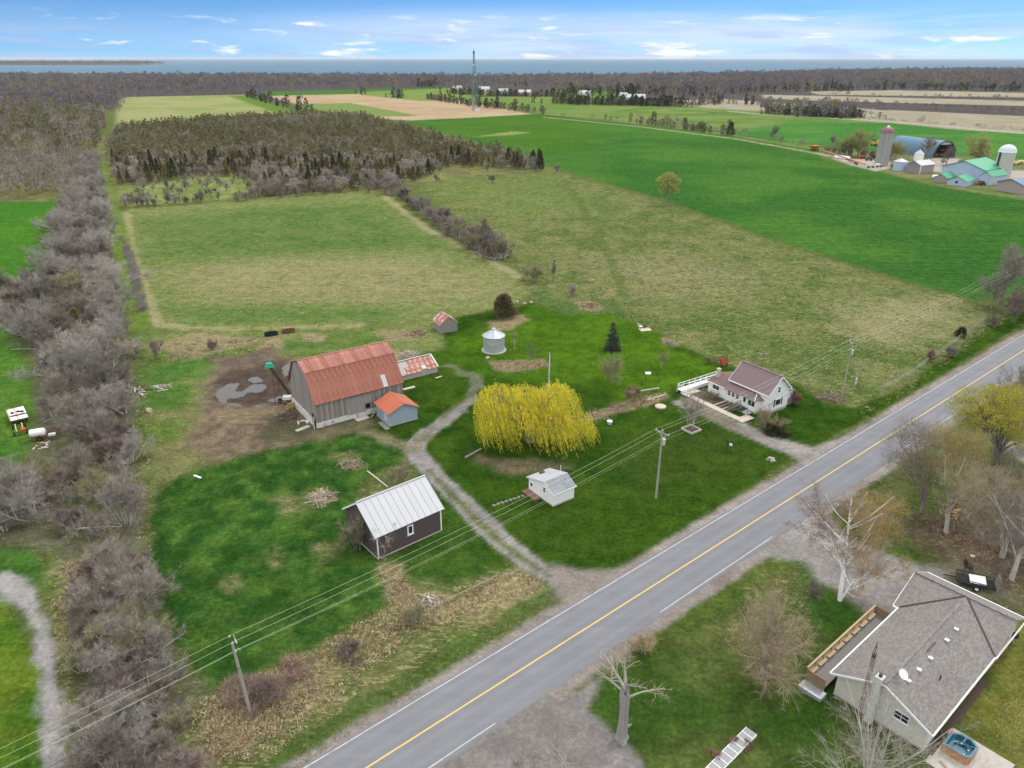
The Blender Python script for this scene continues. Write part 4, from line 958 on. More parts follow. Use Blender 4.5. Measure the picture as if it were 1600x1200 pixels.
MB().beam((-.55, VR, 4.96), (15.6, VR, 4.96), .3, .05).beam((17.3, -8.4, 4.97), (17.3, 1.3, 4.97), .28, .05).build('ridge_cap', M['bungalow_shingle'], bg_)
q = MB(); k_ = 2.2 / 4.1
for e, sg in ((.75, 1), (-8.3, -1)):
    q.beam((13.3, e, 2.8), (17.2, VR + sg * .1, 4.95), .16, .05)
q.build('valley_flashing', M['dark_metal'], bg_)
q = MB(); q.box(-.6, 13.2, .75, .87, 2.58, 2.74); q.box(13.08, 13.2, .87, 1.3, 2.58, 2.74); q.box(-.6, 13.2, -8.42, -8.3, 2.58, 2.74); q.box(13.2, 21.6, -8.52, -8.4, 2.58, 2.74); q.box(21.5, 21.62, -8.4, 1.3, 2.58, 2.74); q.build('gutter', M['white_paint'], bg_)
MB().beam((-.6, .8, 2.62), (-.6, VR, 4.82), .06, .2).beam((-.6, -8.35, 2.62), (-.6, VR, 4.82), .06, .2).build('verge_board', M['white_paint'], bg_); MB().beam((13.2, 1.34, 2.62), (17.3, 1.34, 4.82), .06, .2).beam((21.5, 1.34, 2.62), (17.3, 1.34, 4.82), .06, .2).build('verge_board', M['white_paint'], bg_)
a, zz = S.hu((1408.5, 1120), 0.0); window(bg_, 0, a, zz, 'u-', 1.35, .95, 2, 2)
for k in (2.2, 6.0, 9.5): window(bg_, k, .3, 1.7, 'v+', 1.2, 1.1, 2, 1)
for k in (4.0, 8.5, 11.6): window(bg_, k, -7.85, 1.8, 'v-', 1.2, 1.0, 2, 1)
door(bg_, 1.0, -7.85, .2, 'v-', .9, 2.0, M['white_paint'], M['white_paint'])
a, zz = S.hu((1364, 1100), -.4)
MB().box(-.75, -.02, a - .32, a + .32, -.1, 5.3).build('chimney', plain('pale_block', (0.60, 0.61, 0.60), 0.9, var=.12, scale=3), bg_)
MB().tube([(-.38, a, 5.3), (-.38, a, 5.6)], .16, 10).build('chimney_pot', M['dark_metal'], bg_)
for px in ((1494.5, 982), (1480, 999), (1454.5, 1027), (1436.5, 1045.5), (1420, 1063)):
    d = S.ground(px, 4.6); MB().box(-.18, .18, -.2, .2, 0, .28).build('roof_vent', M['galvanised'], bg_, (d[0], d[1], 4.92 - .487 * abs(d[1] - VR) - .06))
d = S.ground((1469, 1060), 3.9); MB().tube([(0, 0, 0), (0, 0, .65)], .06, 8).build('vent_pipe', M['dark_metal'], bg_, (d[0], d[1], 4.92 - .487 * abs(d[1] - VR)))
d = S.ground((1456, 1010), 4.8); MB().beam((-.9, 0, .25), (.9, 0, .25), .07).beam((-.8, 0, 0), (-.8, 0, .25), .05).beam((.8, 0, 0), (.8, 0, .25), .05).build('ridge_mast', M['dark_metal'], bg_, (d[0], d[1], 4.92 - .487 * abs(d[1] - VR) - .02))
d = S.ground((1409, 1058), 5.0)
dish = MB(); dish.lathe([(0.001, -.02), (.2, 0.0), (.36, .06), (.46, .12), (.46, .10), (.36, .04), (.2, -.02)], 22)
do = dish.build('satellite_dish', M['white_paint'], bg_, (d[0], d[1], 5.35)); do.rotation_euler = (R(42), R(-14), 0)
MB().tube([(0, 0, -.02), (0, -.02, -.55)], .03, 6).tube([(0, 0, 0), (-.3, .25, .42)], .02, 5).build('dish_arm', M['galvanised'], do)
a, zz = S.hu((1345, 1104), -1.1)
tw = thing('aerial_mast', 'rusty lattice aerial mast rising beside the bungalow chimney', 'aerial mast', S.w(-1.1, a), S.yaw)
HM = 9.2; q = MB()
for k in range(3):
    an = 2 * math.pi * k / 3 + .4; q.tube([(.2 * math.cos(an), .2 * math.sin(an), -.1), (.16 * math.cos(an), .16 * math.sin(an), HM - 1)], .022, 5)
q.build('mast_legs', M['rust'], tw)
q = MB(); z = .2; j = 0
while z < HM - 1.3:
    for k in range(3):
        a0, a1 = 2 * math.pi * k / 3 + .4, 2 * math.pi * (k + 1) / 3 + .4
        q.beam((.19 * math.cos(a0), .19 * math.sin(a0), z), (.19 * math.cos(a1), .19 * math.sin(a1), z + .32), .018)
        q.beam((.19 * math.cos(a0), .19 * math.sin(a0), z), (.19 * math.cos(a1), .19 * math.sin(a1), z), .018)
    z += .36
q.build('bracing', M['rust'], tw)
q = MB(); q.tube([(0, 0, HM - 1.2), (0, 0, HM)], .03, 6)
for k in range(3): an = 2 * math.pi * k / 3 + .4; q.beam((.16 * math.cos(an), .16 * math.sin(an), HM - 1), (0, 0, HM - .3), .025)
q.box(-.14, .2, -.14, .14, HM - 1.75, HM - 1.5); q.build('mast_head', M['dark_metal'], tw)
# timber deck
dk = MB(); dk.box(-.7, 13.0, .95, 2.9, .74, .8); dk.build('deck_floor', M['grey_board'], bg_)
q = MB()
for k in range(9): q.box(-.6 + k * 1.65, -.48 + k * 1.65, 2.7, 2.82, -.1, .74)
q.build('deck_support', M['deck_wood'], bg_)
for k in range(10):
    x = -.65 + k * 1.5; MB().box(x - .06, x + .06, 2.78, 2.9, .78, 1.85).build('deck_post', M['deck_wood'], bg_)
for z, w in ((1.87, .2), (1.3, .09), (1.0, .09)): MB().box(-.75, 12.9, 2.84 - w / 2, 2.84 + w / 2, z, z + .05).build('deck_rail', M['deck_rail'], bg_)
for k in range(8):
    x = -.55 + k * 1.65; MB().box(x, x + 1.35, 2.4, 2.72, 1.18, 1.26).build('deck_bench', M['deck_rail'], bg_)
MB().box(-.78, -.7, .95, 2.9, .3, 1.7).build('deck_screen', M['deck_wood'], bg_); MB().box(12.95, 13.03, .95, 2.9, .8, 1.75).build('deck_screen', M['deck_wood'], bg_)
MB().box(-1.9, -.8, .6, 2.9, -.05, .4).build('deck_step', M['galvanised'], bg_)

# ------------------------------------------------------------------ the farm on the far side of the wheat
M['silo_stave'] = siding('silo_stave', (0.36, 0.37, 0.36), 1.05, dark=0.55, var=.15)
M['silo_pale'] = siding('silo_pale', (0.50, 0.49, 0.46), 1.05, dark=0.75, var=.12)
M['red_dome'] = plain('red_dome', (0.20, 0.095, 0.10), 0.5, var=.3, c2=(0.5, 0.5, 0.52), lo=.6, hi=.66)
M['blue_steel'] = siding('blue_steel', (0.11, 0.21, 0.33), 0.5, dark=.82, axis=0, var=.15, rough=.5)
M['pale_blue_boards'] = siding('pale_blue_boards', (0.44, 0.52, 0.66), 0.4, axis=0, var=.08, dark=.9)
M['green_roof'] = siding('green_roof', (0.075, 0.36, 0.20), 0.8, axis=0, dark=.85, rough=.45)
M['mixed_boards'] = siding('mixed_boards', (0.36, 0.31, 0.30), 0.3, axis=0, var=.25, dark=.7)
M['bin_blue'] = siding('bin_blue', (0.40, 0.50, 0.62), 0.5, dark=.9, rough=.4)
def silo(px, label, hpx, rpx, wm, dm, ladder):
    x, y = G(*px); h = HT(px, hpx); r = rpx / 1150.0 * math.hypot(math.hypot(x, y), CAM_H) / 2
    s = thing('silo', label, 'silo', (x, y + r, 0), math.atan2(-x, y) * 0 )
    q = MB(); q.lathe([(r, -.2), (r, h)], 32); q.build('wall', wm, s)
    q = MB()
    for k in range(int(h / 1.05)): q.lathe([(r + .01, .5 + k * 1.05), (r + .05, .53 + k * 1.05), (r + .05, .6 + k * 1.05), (r + .01, .63 + k * 1.05)], 32)
    tag(q.build('hoop', M['dark_metal'] if ladder else wm, s), kind='stuff')
    q = MB(); q.lathe([(r + .12, h - .1), (r + .12, h + .25)] + [((r + .1) * math.cos(R(a)), h + .25 + (r + .1) * .85 * math.sin(R(a))) for a in range(0, 91, 10)], 32); q.build('dome', dm, s, smooth=True)
    q = MB(); an = R(-112 if ladder else -165)
    cx, cy = (r + .35) * math.cos(an), (r + .35) * math.sin(an)
    q.lathe([(.45, 0), (.45, h)], 8, (cx, cy)); q.build('chute', wm if ladder else M['dark_metal'], s)
    return s, r, h
s1, r1, h1 = silo((1381, 260), 'tall grey stave silo with a red and white dome', (1389, 209), 17, M['silo_stave'], M['red_dome'], True)
MB().lathe([(.9, h1 + r1 * .85 + .1), (.7, h1 + r1 * .85 + .75), (.02, h1 + r1 * .85 + 1.0)], 14).build('dome_cap', M['white_paint'], s1)
s2, r2, h2 = silo((1570, 283), 'pale concrete silo with a white dome behind the green roofed barn', (1575, 239), 19.5, M['silo_pale'], plain('silver_dome', (.62, .66, .72), .4, var=.05), False)

# arched blue machine shed
S = Fr(None, 178, G(1490, 246)); LQ, WQ, HQ = 33.0, 14.5, 9.5
qd = Fr(None, 0, G(1457, 247))
e0, e1 = Vector(G(1457, 247)), Vector(G(1489, 245.5)); wq = (e1 - e0).length; yawq = math.degrees(math.atan2((e1 - e0).y, (e1 - e0).x))
Q_ = Fr(None, yawq, (e0.x, e0.y))
qs = Q_.root('arched_shed', 'long blue arched machine shed with an open front', 'shed')
HQ = HT((1472, 246), (1474, 220)); LQ = 36.0; n = 18
arc = lambda k, r=0.0: (wq / 2 - (wq / 2 + r) * math.cos(math.pi * k / n), (HQ + r) * math.sin(math.pi * k / n) ** .8)
q = MB(); vs = []
for y in (0.0, LQ):
    for k in range(n + 1): a = arc(k); vs.append((a[0], y, a[1]))
q.add(vs, [(k, k + 1, k + n + 2, k + n + 1) for k in range(n)])
q.build('roof', siding('blue_arch', (0.10, 0.20, 0.31), 0.9, axis=1, dark=.8, var=.15, rough=.5), qs)
q = MB()
for k in range(n):
    a, b, c_, d = arc(k, .25), arc(k + 1, .25), arc(k + 1, -.35), arc(k, -.35); q.slab([(a[0], -.4, a[1]), (b[0], -.4, b[1]), (c_[0], -.4, c_[1]), (d[0], -.4, d[1])], .4)
q.build('front_arch', M['dark_metal'], qs)
ks = [k for k in range(n + 1) if arc(k)[1] > HQ * .72]
MB().poly([(arc(k)[0], .1, arc(k)[1] - .3) for k in ks][::-1]).build('gable_sheet', M['white_sheet'], qs)
MB().poly([(arc(k)[0], LQ - .1, max(arc(k)[1] - .1, 0)) for k in range(n + 1)]).build('rear_wall', M['interior_dark'], qs)
q = MB(); rg = random.Random(4)
for k in range(26):
    x, y, z = rg.uniform(2, wq - 2), rg.uniform(1.5, 7), rg.uniform(0, 4); q.box(x - rg.uniform(.4, 1), x + rg.uniform(.4, 1.2), y - .7, y + .7, z, z + rg.uniform(.5, 1.4))
tag(q.build('stored_gear', M['rust'], qs), kind='stuff')

def round_bin(px, wpx, toppx, apexpx, mat, roof, label):
    x, y = G(*px); r = wpx / 1150.0 * math.hypot(math.hypot(x, y), CAM_H) / 2; h = HT(px, toppx); ha = HT(px, apexpx)
    s = thing('grain_bin', label, 'grain bin', (x, y + r, 0))
    MB().lathe([(r, -.1), (r, h)], 28).build('wall', mat, s)
    MB().lathe([(r + .2, h - .1), (.35, ha - .3), (.3, ha), (0.01, ha)], 28).build('roof', roof, s)
    return s
round_bin((1410, 267.5), 17.5, (1410, 253), (1412, 248), M['bin_blue'], M['white_sheet'], 'squat pale blue grain bin beside the farm\'s tallest silo')
x, y = G(1432, 262); r = 2.4; z0 = HT((1432, 262), (1432, 250)); z1 = HT((1432, 262), (1432, 240)); z2 = HT((1432, 262), (1432, 233.5))
hb = thing('hopper_bin', 'white hopper bin with a pointed roof standing behind the granary', 'grain bin', (x, y, 0))
MB().lathe([(.4, z0 - 2.4), (r, z0), (r, z1)], 24).build('wall', M['white_paint'], hb)
MB().lathe([(r + .15, z1 - .05), (.3, z2 - .2), (.01, z2)], 24).build('roof', M['white_sheet'], hb)
for k in range(4): an = math.pi / 4 + k * math.pi / 2; MB().tube([(r * .9 * math.cos(an), r * .9 * math.sin(an), -.1), (r * .9 * math.cos(an), r * .9 * math.sin(an), z0 + .3)], .12, 6).build('leg', M['galvanised'], hb)

def far_gable(name, label, cat, cpx, lpx, rpx, eave_px, apex_h, wall, roof, over=.4, n=6):
    """gabled shed: near corner cpx, left corner lpx (gable side), right corner rpx (long side)"""
    c_ = Vector(G(*cpx)); l_ = Vector(G(*lpx)); r_ = Vector(G(*rpx)); W_ = (l_ - c_).length; dl = (r_ - c_)
    yaw = math.degrees(math.atan2(dl.y, dl.x)); Lg = dl.length; F = Fr(None, yaw, (c_.x, c_.y)); h = HT(cpx, eave_px); ha = h + apex_h
    s = F.root(name, label, cat)
    prism(MB(), 0, Lg, [(0, 0), (W_, 0), (W_, h), (W_ / 2, ha), (0, h)]).build('wall', wall, s)
    pw = (Lg + 2 * over) / n; dz = over * apex_h / (W_ / 2)
    for a, b in (((-over, h - dz + .12), (W_ / 2, ha + .12)), ((W_ + over, h - dz + .12), (W_ / 2, ha + .12))):
        panels(s, 'roof_panel', n, -over, pw, a, b, roof, th=.1, gap=.02)
    return s, F, Lg, W_, h, ha
g1 = far_gable('granary', 'pinkish grey board granary with a white roof', 'shed', (1436.5, 271.5), (1418, 268.5), (1458, 269), (1437, 258.5), 1.8, M['mixed_boards'], M['white_sheet'])
MB().box(-.3, -.05, -.3, .0, 0, g1[4]).build('corner_board', M['white_paint'], g1[0])
g2 = far_gable('green_roofed_barn', 'pale blue barn with a bright green roof beside the pale silo', 'barn', (1534, 287), (1499, 277.5), (1565, 280.5), (1535, 266), 3.4, M['pale_blue_boards'], M['green_roof'], .6)
g3 = far_gable('green_roofed_annex', 'lower green roofed annex in front of the pale blue barn', 'shed', (1545.5, 290), (1533, 287.5), (1570, 286.5), (1546, 275.5), 2.0, M['pale_blue_boards'], M['green_roof'], .4, 4)
g4 = far_gable('green_roofed_coop', 'small grey shed with green roof left of the pale blue barn', 'shed', (1479, 286.5), (1465, 283.5), (1492, 282), (1480, 279), 1.8, M['mixed_boards'], M['green_roof'], .3, 4)
g5 = far_gable('green_roofed_shed', 'pale blue lean shed with green roof nearest the wheat field', 'shed', (1509, 292), (1480, 288.5), (1522, 287.5), (1509.5, 284), 2.0, M['pale_blue_boards'], M['green_roof'], .3, 4)
MB().box(-.1, -.04, g5[3] * .45, g5[3] * .58, 1.2, 2.2).build('window', M['glass_dark'], g5[0])
g6 = far_gable('tractor_shed', 'blue roofed open tractor shed cut off by the right edge', 'shed', (1597, 304), (1583, 297), (1640, 300), (1598, 290), 2.0, M['mixed_boards'], M['blue_steel'], .6, 5)
# ------------------------------------------------------------------ houses beyond the lattice mast
for i, (px, wd, lab) in enumerate((((822, 149), 19, 'white bungalow among the trees nearest right of the lattice mast'), ((786, 145.5), 14, 'grey and white house between dark evergreens beyond the mast'), ((757, 142.5), 15, 'white house half hidden behind the lattice mast'),
                                   ((716, 140.5), 12, 'pale house at the wood\'s edge left of the mast'), ((914, 149), 16, 'low white house on the green paddock by the wood'), ((993, 157.5), 25, 'white farm shed with a broad roof before the dark wood'), ((975, 151.5), 11, 'little white house beside the dark spruce'), ((1318, 176), 12, 'pale cottage in the dark grove by the stubble'))):
    x, y = G(*px); D = math.hypot(x, y); w = wd / 1150.0 * D; F = Fr(None, [12, -8, 5, 20, -4, -14, 10, -8][i], (x - w / 2, y)); h = 4.2; d_ = w * .6
    s = F.root('white_house', lab, 'house')
    prism(MB(), 0, w, [(0, 0), (d_, 0), (d_, h), (d_ / 2, h + d_ * .3), (0, h)]).build('wall', M['white_paint'], s)
    q = MB(); q.slab([(-.5, -.6, h - .2), (w + .5, -.6, h - .2), (w + .5, d_ / 2, h + d_ * .3 + .2), (-.5, d_ / 2, h + d_ * .3 + .2)], .15); q.slab([(-.5, d_ / 2, h + d_ * .3 + .2), (w + .5, d_ / 2, h + d_ * .3 + .2), (w + .5, d_ + .6, h - .2), (-.5, d_ + .6, h - .2)], .15)
    q.build('roof', [M['white_sheet'], M['pale_shingle'], M['white_sheet'], M['pale_shingle'], M['white_sheet'], M['white_sheet'], M['pale_shingle'], M['pale_shingle']][i], s)
    for k in range(3): MB().box(w * (.2 + .28 * k), w * (.2 + .28 * k) + 1.4, -.06, 0, 1.2, 2.4).build('window', M['glass_dark'], s)
# ------------------------------------------------------------------ lattice mast
px = (742, 173); x, y = G(*px); HM = HT(px, (742, 75))
tw = thing('lattice_mast', 'tall steel lattice radio mast on the tilled field', 'mast', (x, y, 0), .3)
M['mast_steel'] = plain('mast_steel', (0.14, 0.22, 0.24), 0.5, var=.1)
def mr(z): return 4.6 * (1 - z / HM) ** 1.0 * .82 + .55
q = MB()
for k in range(3):
    an = 2 * math.pi * k / 3; q.tube([(mr(z) * math.cos(an), mr(z) * math.sin(an), z) for z in (0, HM * .25, HM * .5, HM * .75, HM * .94)], [.26, .24, .22, .2, .18], 6)
q.build('mast_legs', M['mast_steel'], tw)
q = MB(); z = 0.0
while z < HM * .93:
    st = max(1.6, mr(z) * 1.15); z2 = min(z + st, HM * .94)
    for k in range(3):
        a0, a1 = 2 * math.pi * k / 3, 2 * math.pi * (k + 1) / 3
        P0, P1 = Vector((mr(z) * math.cos(a0), mr(z) * math.sin(a0), z)), Vector((mr(z) * math.cos(a1), mr(z) * math.sin(a1), z))
        T0, T1 = Vector((mr(z2) * math.cos(a0), mr(z2) * math.sin(a0), z2)), Vector((mr(z2) * math.cos(a1), mr(z2) * math.sin(a1), z2))
        q.beam(P0, T1, .15).beam(P1, T0, .15).beam(P0, P1, .13)
    z = z2
q.build('bracing', M['mast_steel'], tw)
q = MB(); q.tube([(0, 0, HM * .9), (0, 0, HM)], .14, 6)
for k in range(6): an = k * math.pi / 3; q.box(.9 * math.cos(an) - .2, .9 * math.cos(an) + .2, .9 * math.sin(an) - .2, .9 * math.sin(an) + .2, HM * .9, HM * .955)
q.build('antenna', M['mast_steel'], tw)
for z, an in ((HM * .58, -1.2), (HM * .74, -2.0)):
    o = MB().lathe([(.01, 0), (.5, .1), (.85, .35)], 16).build('dish', M['white_paint'], tw, ((mr(z) + .3) * math.cos(an), (mr(z) + .3) * math.sin(an), z)); o.rotation_euler = (R(90), 0, an + math.pi / 2)
h_ = thing('equipment_hut', 'small white equipment hut at the foot of the lattice mast', 'hut', (x + 3, y - 6, 0), .2)
MB().box(-2, 2, -1.4, 1.4, 0, 2.7).build('wall', M['white_paint'], h_); MB().box(-2.2, 2.2, -1.6, 1.6, 2.72, 2.95).build('roof', M['white_sheet'], h_); MB().box(-.5, .5, -1.46, -1.41, .05, 2.1).build('door', M['galvanised'], h_)
# ------------------------------------------------------------------ trees and shrubs
def unit(a): return a / np.maximum(np.linalg.norm(a, axis=1, keepdims=True), 1e-9)
class Br:
    """branches as curves P + D*L*t + C*t*t"""
    def __init__(s, P, D, L, Rr, C): s.P, s.D, s.L, s.R, s.C = P, D, L, Rr, C
    def at(s, i, t): return s.P[i] + s.D[i] * (s.L[i] * t)[:, None] + s.C[i] * (t * t)[:, None]
    def tan(s, i, t): return unit(s.D[i] * s.L[i][:, None] + 2 * s.C[i] * t[:, None])
def spawn(rg, par, n, t0, t1, ang, lf, rf, up=0.25, wig=0.12, taper=0.45, dang=0.35, L=None):
    """n children on the parent branches"""
    w = par.L / par.L.sum(); i = rg.choice(len(par.L), n, p=w); t = rg.uniform(t0, t1, n)
    P = par.at(i, t); T = par.tan(i, t)
    q = unit(np.cross(T, rg.normal(size=(n, 3)))); a = ang + rg.normal(0, dang, n)
    D = unit(T * np.cos(a)[:, None] + q * np.sin(a)[:, None])
    ln = (par.L[i] * lf if L is None else np.full(n, L)) * (1 - taper * t) * rg.uniform(.65, 1.25, n)
    C = rg.normal(0, wig, (n, 3)) * ln[:, None]; C[:, 2] += up * ln
    rr = par.R[i] * (1 - .65 * t) * rf
    return Br(P, D, ln, rr, C)
def tubes(b, seg, n, tip=0.35):
    B = len(b.L); vs = []
    t = np.linspace(0, 1, seg + 1)
    for k in range(seg + 1):
        tt = np.full(B, t[k]); i = np.arange(B); c = b.at(i, tt); T = b.tan(i, tt)
        ref = np.where(np.abs(T[:, 2:3]) > .9, [[1., 0, 0]], [[0, 0, 1.]]); a = unit(np.cross(T, ref)); d = np.cross(T, a)
        r = b.R * (1 - (1 - tip) * t[k])
        for j in range(n):
            th = 2 * np.pi * j / n; vs.append(c + (a * np.cos(th) + d * np.sin(th)) * r[:, None])
    V = np.stack(vs, 1)                       # B, (seg+1)*n, 3
    f = np.array([(k * n + j, k * n + (j + 1) % n, (k + 1) * n + (j + 1) % n, (k + 1) * n + j) for k in range(seg) for j in range(n)])
    F = f[None] + (np.arange(B) * (seg + 1) * n)[:, None, None]
    return V.reshape(-1, 3), F.reshape(-1, 4)
def blades(rg, P, Vv, w):
    """thin twigs: one triangle each"""
    s = unit(np.cross(Vv, rg.normal(size=Vv.shape))) * (np.asarray(w).reshape(-1, 1) / 2)
    V = np.stack([P - s, P + s, P + Vv], 1).reshape(-1, 3)
    return V, np.arange(len(V)).reshape(-1, 3)
def cards(rg, P, size, flat=0.0, tri=False):
    n = len(P); a = unit(rg.normal(size=(n, 3)) * [1, 1, 1 - flat]); b = unit(np.cross(a, rg.normal(size=(n, 3))))
    s = (size * rg.uniform(.6, 1.3, n))[:, None]; a = a * s; b = b * s * .6
    if tri:
        V = np.stack([P - b, P + b, P + a], 1).reshape(-1, 3); return V, np.arange(len(V)).reshape(-1, 3)
    V = np.stack([P - a * .5, P + b * .5, P + a * .5, P - b * .5], 1).reshape(-1, 3)
    return V, np.arange(len(V)).reshape(-1, 4)
def join(parts):
    vs, fs, o = [], [], 0
    for v, f in parts: vs.append(v); fs.append(f + o); o += len(v)
    return np.concatenate(vs), fs
def twig_mat(name, c, c2, rnd=0.25, rough=0.9):
    t = NT(name); v = t.co(); n = t.noise(v, 1.3, 3, 0.6)
    k = t.math('MULTIPLY_ADD', t.rand(), 2 * rnd, 1 - rnd)
    return t.out(t.mix(1.0, t.mix(t.smooth(n, .35, .65), c, c2), k, 'MULTIPLY'), rough, 0.1)
def leaf_mat(name, c, c2, rnd=0.15, scale=1.2):
    t = NT(name); v = t.co(); n = t.noise(v, scale, 3, 0.6)
    k = t.math('MULTIPLY_ADD', t.rand(), 2 * rnd, 1 - rnd)
    cc = t.mix(1.0, t.mix(t.smooth(n, .35, .65), c, c2), k, 'MULTIPLY')
    t.out(cc, 0.8, 0.15)
    tr = t.n.new('ShaderNodeBsdfTranslucent'); t.l.new(cc, tr.inputs[0])
    mx = t.n.new('ShaderNodeMixShader'); mx.inputs[0].default_value = 0.3
    t.l.new(t.b.outputs[0], mx.inputs[1]); t.l.new(tr.outputs[0], mx.inputs[2])
    t.l.new(mx.outputs[0], t.n['Material Output'].inputs[0]); return t.m
M['bark'] = twig_mat('bark', (0.20, 0.175, 0.155), (0.28, 0.25, 0.225), .15)
M['bark_grey'] = twig_mat('bark_grey', (0.44, 0.41, 0.375), (0.54, 0.51, 0.465), .12)
M['twig_grey'] = twig_mat('twig_grey', (0.295, 0.265, 0.228), (0.225, 0.20, 0.172), .25)
M['twig_pale'] = twig_mat('twig_pale', (0.42, 0.39, 0.35), (0.32, 0.295, 0.26), .2)
M['twig_purple'] = twig_mat('twig_purple', (0.27, 0.215, 0.19), (0.215, 0.175, 0.155), .2)
M['twig_red'] = twig_mat('twig_red', (0.33, 0.19, 0.15), (0.26, 0.17, 0.13), .2)
M['twig_olive'] = twig_mat('twig_olive', (0.32, 0.31, 0.18), (0.27, 0.255, 0.16), .18)
M['twig_tan'] = twig_mat('twig_tan', (0.40, 0.33, 0.22), (0.30, 0.25, 0.17), .2)
M['bud_yellow'] = leaf_mat('bud_yellow', (0.56, 0.49, 0.06), (0.44, 0.43, 0.07), .12)
M['bud_green'] = leaf_mat('bud_green', (0.38, 0.385, 0.10), (0.30, 0.30, 0.10), .15)
M['bud_orange'] = leaf_mat('bud_orange', (0.46, 0.30, 0.08), (0.37, 0.28, 0.08), .1)
M['bud_rust'] = leaf_mat('bud_rust', (0.42, 0.28, 0.17), (0.34, 0.25, 0.15), .1)
M['willow_leaf'] = leaf_mat('willow_leaf', (0.82, 0.70, 0.06), (0.56, 0.53, 0.06), .1, .5)
M['willow_strand'] = leaf_mat('willow_strand', (0.68, 0.58, 0.08), (0.46, 0.44, 0.08), .1, .4)
M['cedar'] = leaf_mat('cedar', (0.185, 0.17, 0.075), (0.235, 0.20, 0.10), .3, .8)
M['cedar_brown'] = leaf_mat('cedar_brown', (0.23, 0.18, 0.095), (0.17, 0.15, 0.075), .22, .8)
M['cedar_dark'] = leaf_mat('cedar_dark', (0.07, 0.08, 0.042), (0.10, 0.105, 0.05), .3, .8)
M['spruce'] = leaf_mat('spruce', (0.045, 0.06, 0.055), (0.10, 0.115, 0.105), .05, 1.6)
M['birch_bark'] = plain('birch_bark', (0.86, 0.85, 0.83), .8, var=.1, scale=1, sc3=(2, 2, 9), c2=(.06, .055, .05), lo=.6, hi=.66)
M['dead_wood'] = plain('dead_wood', (0.30, 0.285, 0.275), .95, var=.4, scale=5, sc3=(4, 4, .6), bump=.4)

def make_tree(seed, h, cw, trunk=None, stems=1, n1=14, n2=70, n3=420, n4=2400, tr=.16, twl=.9, tww=.03, up=.25, ang=.8, a2=.75, bark='bark', twig='twig_grey',
              leaf=None, nleaf=0, lsize=.14, t0=.3, lean=(0, 0), spread=.35, lsp=.25, droop=0.0):
    """a bare or budding tree: (trunk mesh, crown mesh). stems > 1 makes a many-stemmed shrub"""
    rg = np.random.default_rng(seed)
    if stems == 1:
        th = trunk or h * .8
        b0 = Br(np.zeros((1, 3)), unit(np.array([[lean[0], lean[1], 1.]])), np.array([th]), np.array([tr]), np.array([[rg.normal(0, .04) * th, rg.normal(0, .04) * th, 0]]))
        b0.P[:, 2] = -.1
        b1 = spawn(rg, b0, n1, t0, 1.0, ang, 1, .55, up, .1, .55, .25, L=cw * .52)
        if trunk:
            k = b1.L; b1.L = np.where(rg.uniform(size=n1) < .4, k * 1.1, k)
    else:
        k = stems; az = rg.uniform(0, 2 * np.pi, k); sp = np.abs(rg.normal(0, spread, k))
        D = np.stack([np.cos(az) * np.sin(sp), np.sin(az) * np.sin(sp), np.cos(sp)], 1)
        P = np.stack([np.cos(az) * .25 * cw * .3, np.sin(az) * .25 * cw * .3, np.full(k, -.1)], 1) * rg.uniform(.3, 1.2, (k, 1)); P[:, 2] = -.1
        b0 = Br(P, D, h * .72 * rg.uniform(.75, 1.1, k), np.full(k, tr) * rg.uniform(.6, 1.1, k), rg.normal(0, .1, (k, 3)) * h * .5)
        b1 = spawn(rg, b0, n1, .25, 1.0, .55, .5, .55, up, .12, .3)
    b2 = spawn(rg, b1, n2, .15, 1.0, a2, .55, .55, up * .8, .14, .4)
    b3 = spawn(rg, b2, n3, .1, 1.0, a2, .55, .55, up * .6, .15, .3)
    b2.R = np.maximum(b2.R, tww * .55); b3.R = np.maximum(b3.R, tww * .42)
    i = rg.choice(len(b3.L), n4); t = rg.uniform(.15, 1.0, n4); P = b3.at(i, t); T = b3.tan(i, t)
    q = unit(np.cross(T, rg.normal(size=(n4, 3)))); a = np.abs(rg.normal(.55, .3, n4))
    tv = unit(T * np.cos(a)[:, None] + q * np.sin(a)[:, None] + np.array([0, 0, .25 - droop])) * (twl * rg.uniform(.5, 1.3, n4))[:, None]
    tm = join([tubes(b0, 6, 8, .4), tubes(b1, 4, 5, .35)] if stems == 1 else [tubes(b0, 4, 5, .35), tubes(b1, 3, 4, .35)])
    cp = [tubes(b2, 3, 3, .35), tubes(b3, 1, 3, .4), blades(rg, P, tv, tww)]
    mi = [0, 0, 0]; mats = [M[twig]]
    if leaf:
        j = rg.choice(n4, nleaf); L_ = P[j] + tv[j] * rg.uniform(.2, 1.05, (nleaf, 1)) + rg.normal(0, lsp, (nleaf, 3))
        cp.append(cards(rg, L_, lsize)); mi.append(1); mats.append(M[leaf])
    cv, cf = join(cp); tv_, tf = tm
    return mesh_np('trunk', tv_, tf, [M[bark]]), mesh_np('crown', cv, cf, mats, mi)
def plant(meshes, name, label, cat, x, y, rot, s, group=None, sz=None):
    o = thing(name, label, cat, (x, y, 0), rot, group, s)
    if sz: o.scale = (s, s, s * sz)
    link('trunk', meshes[0], o); link('crown', meshes[1], o); return o
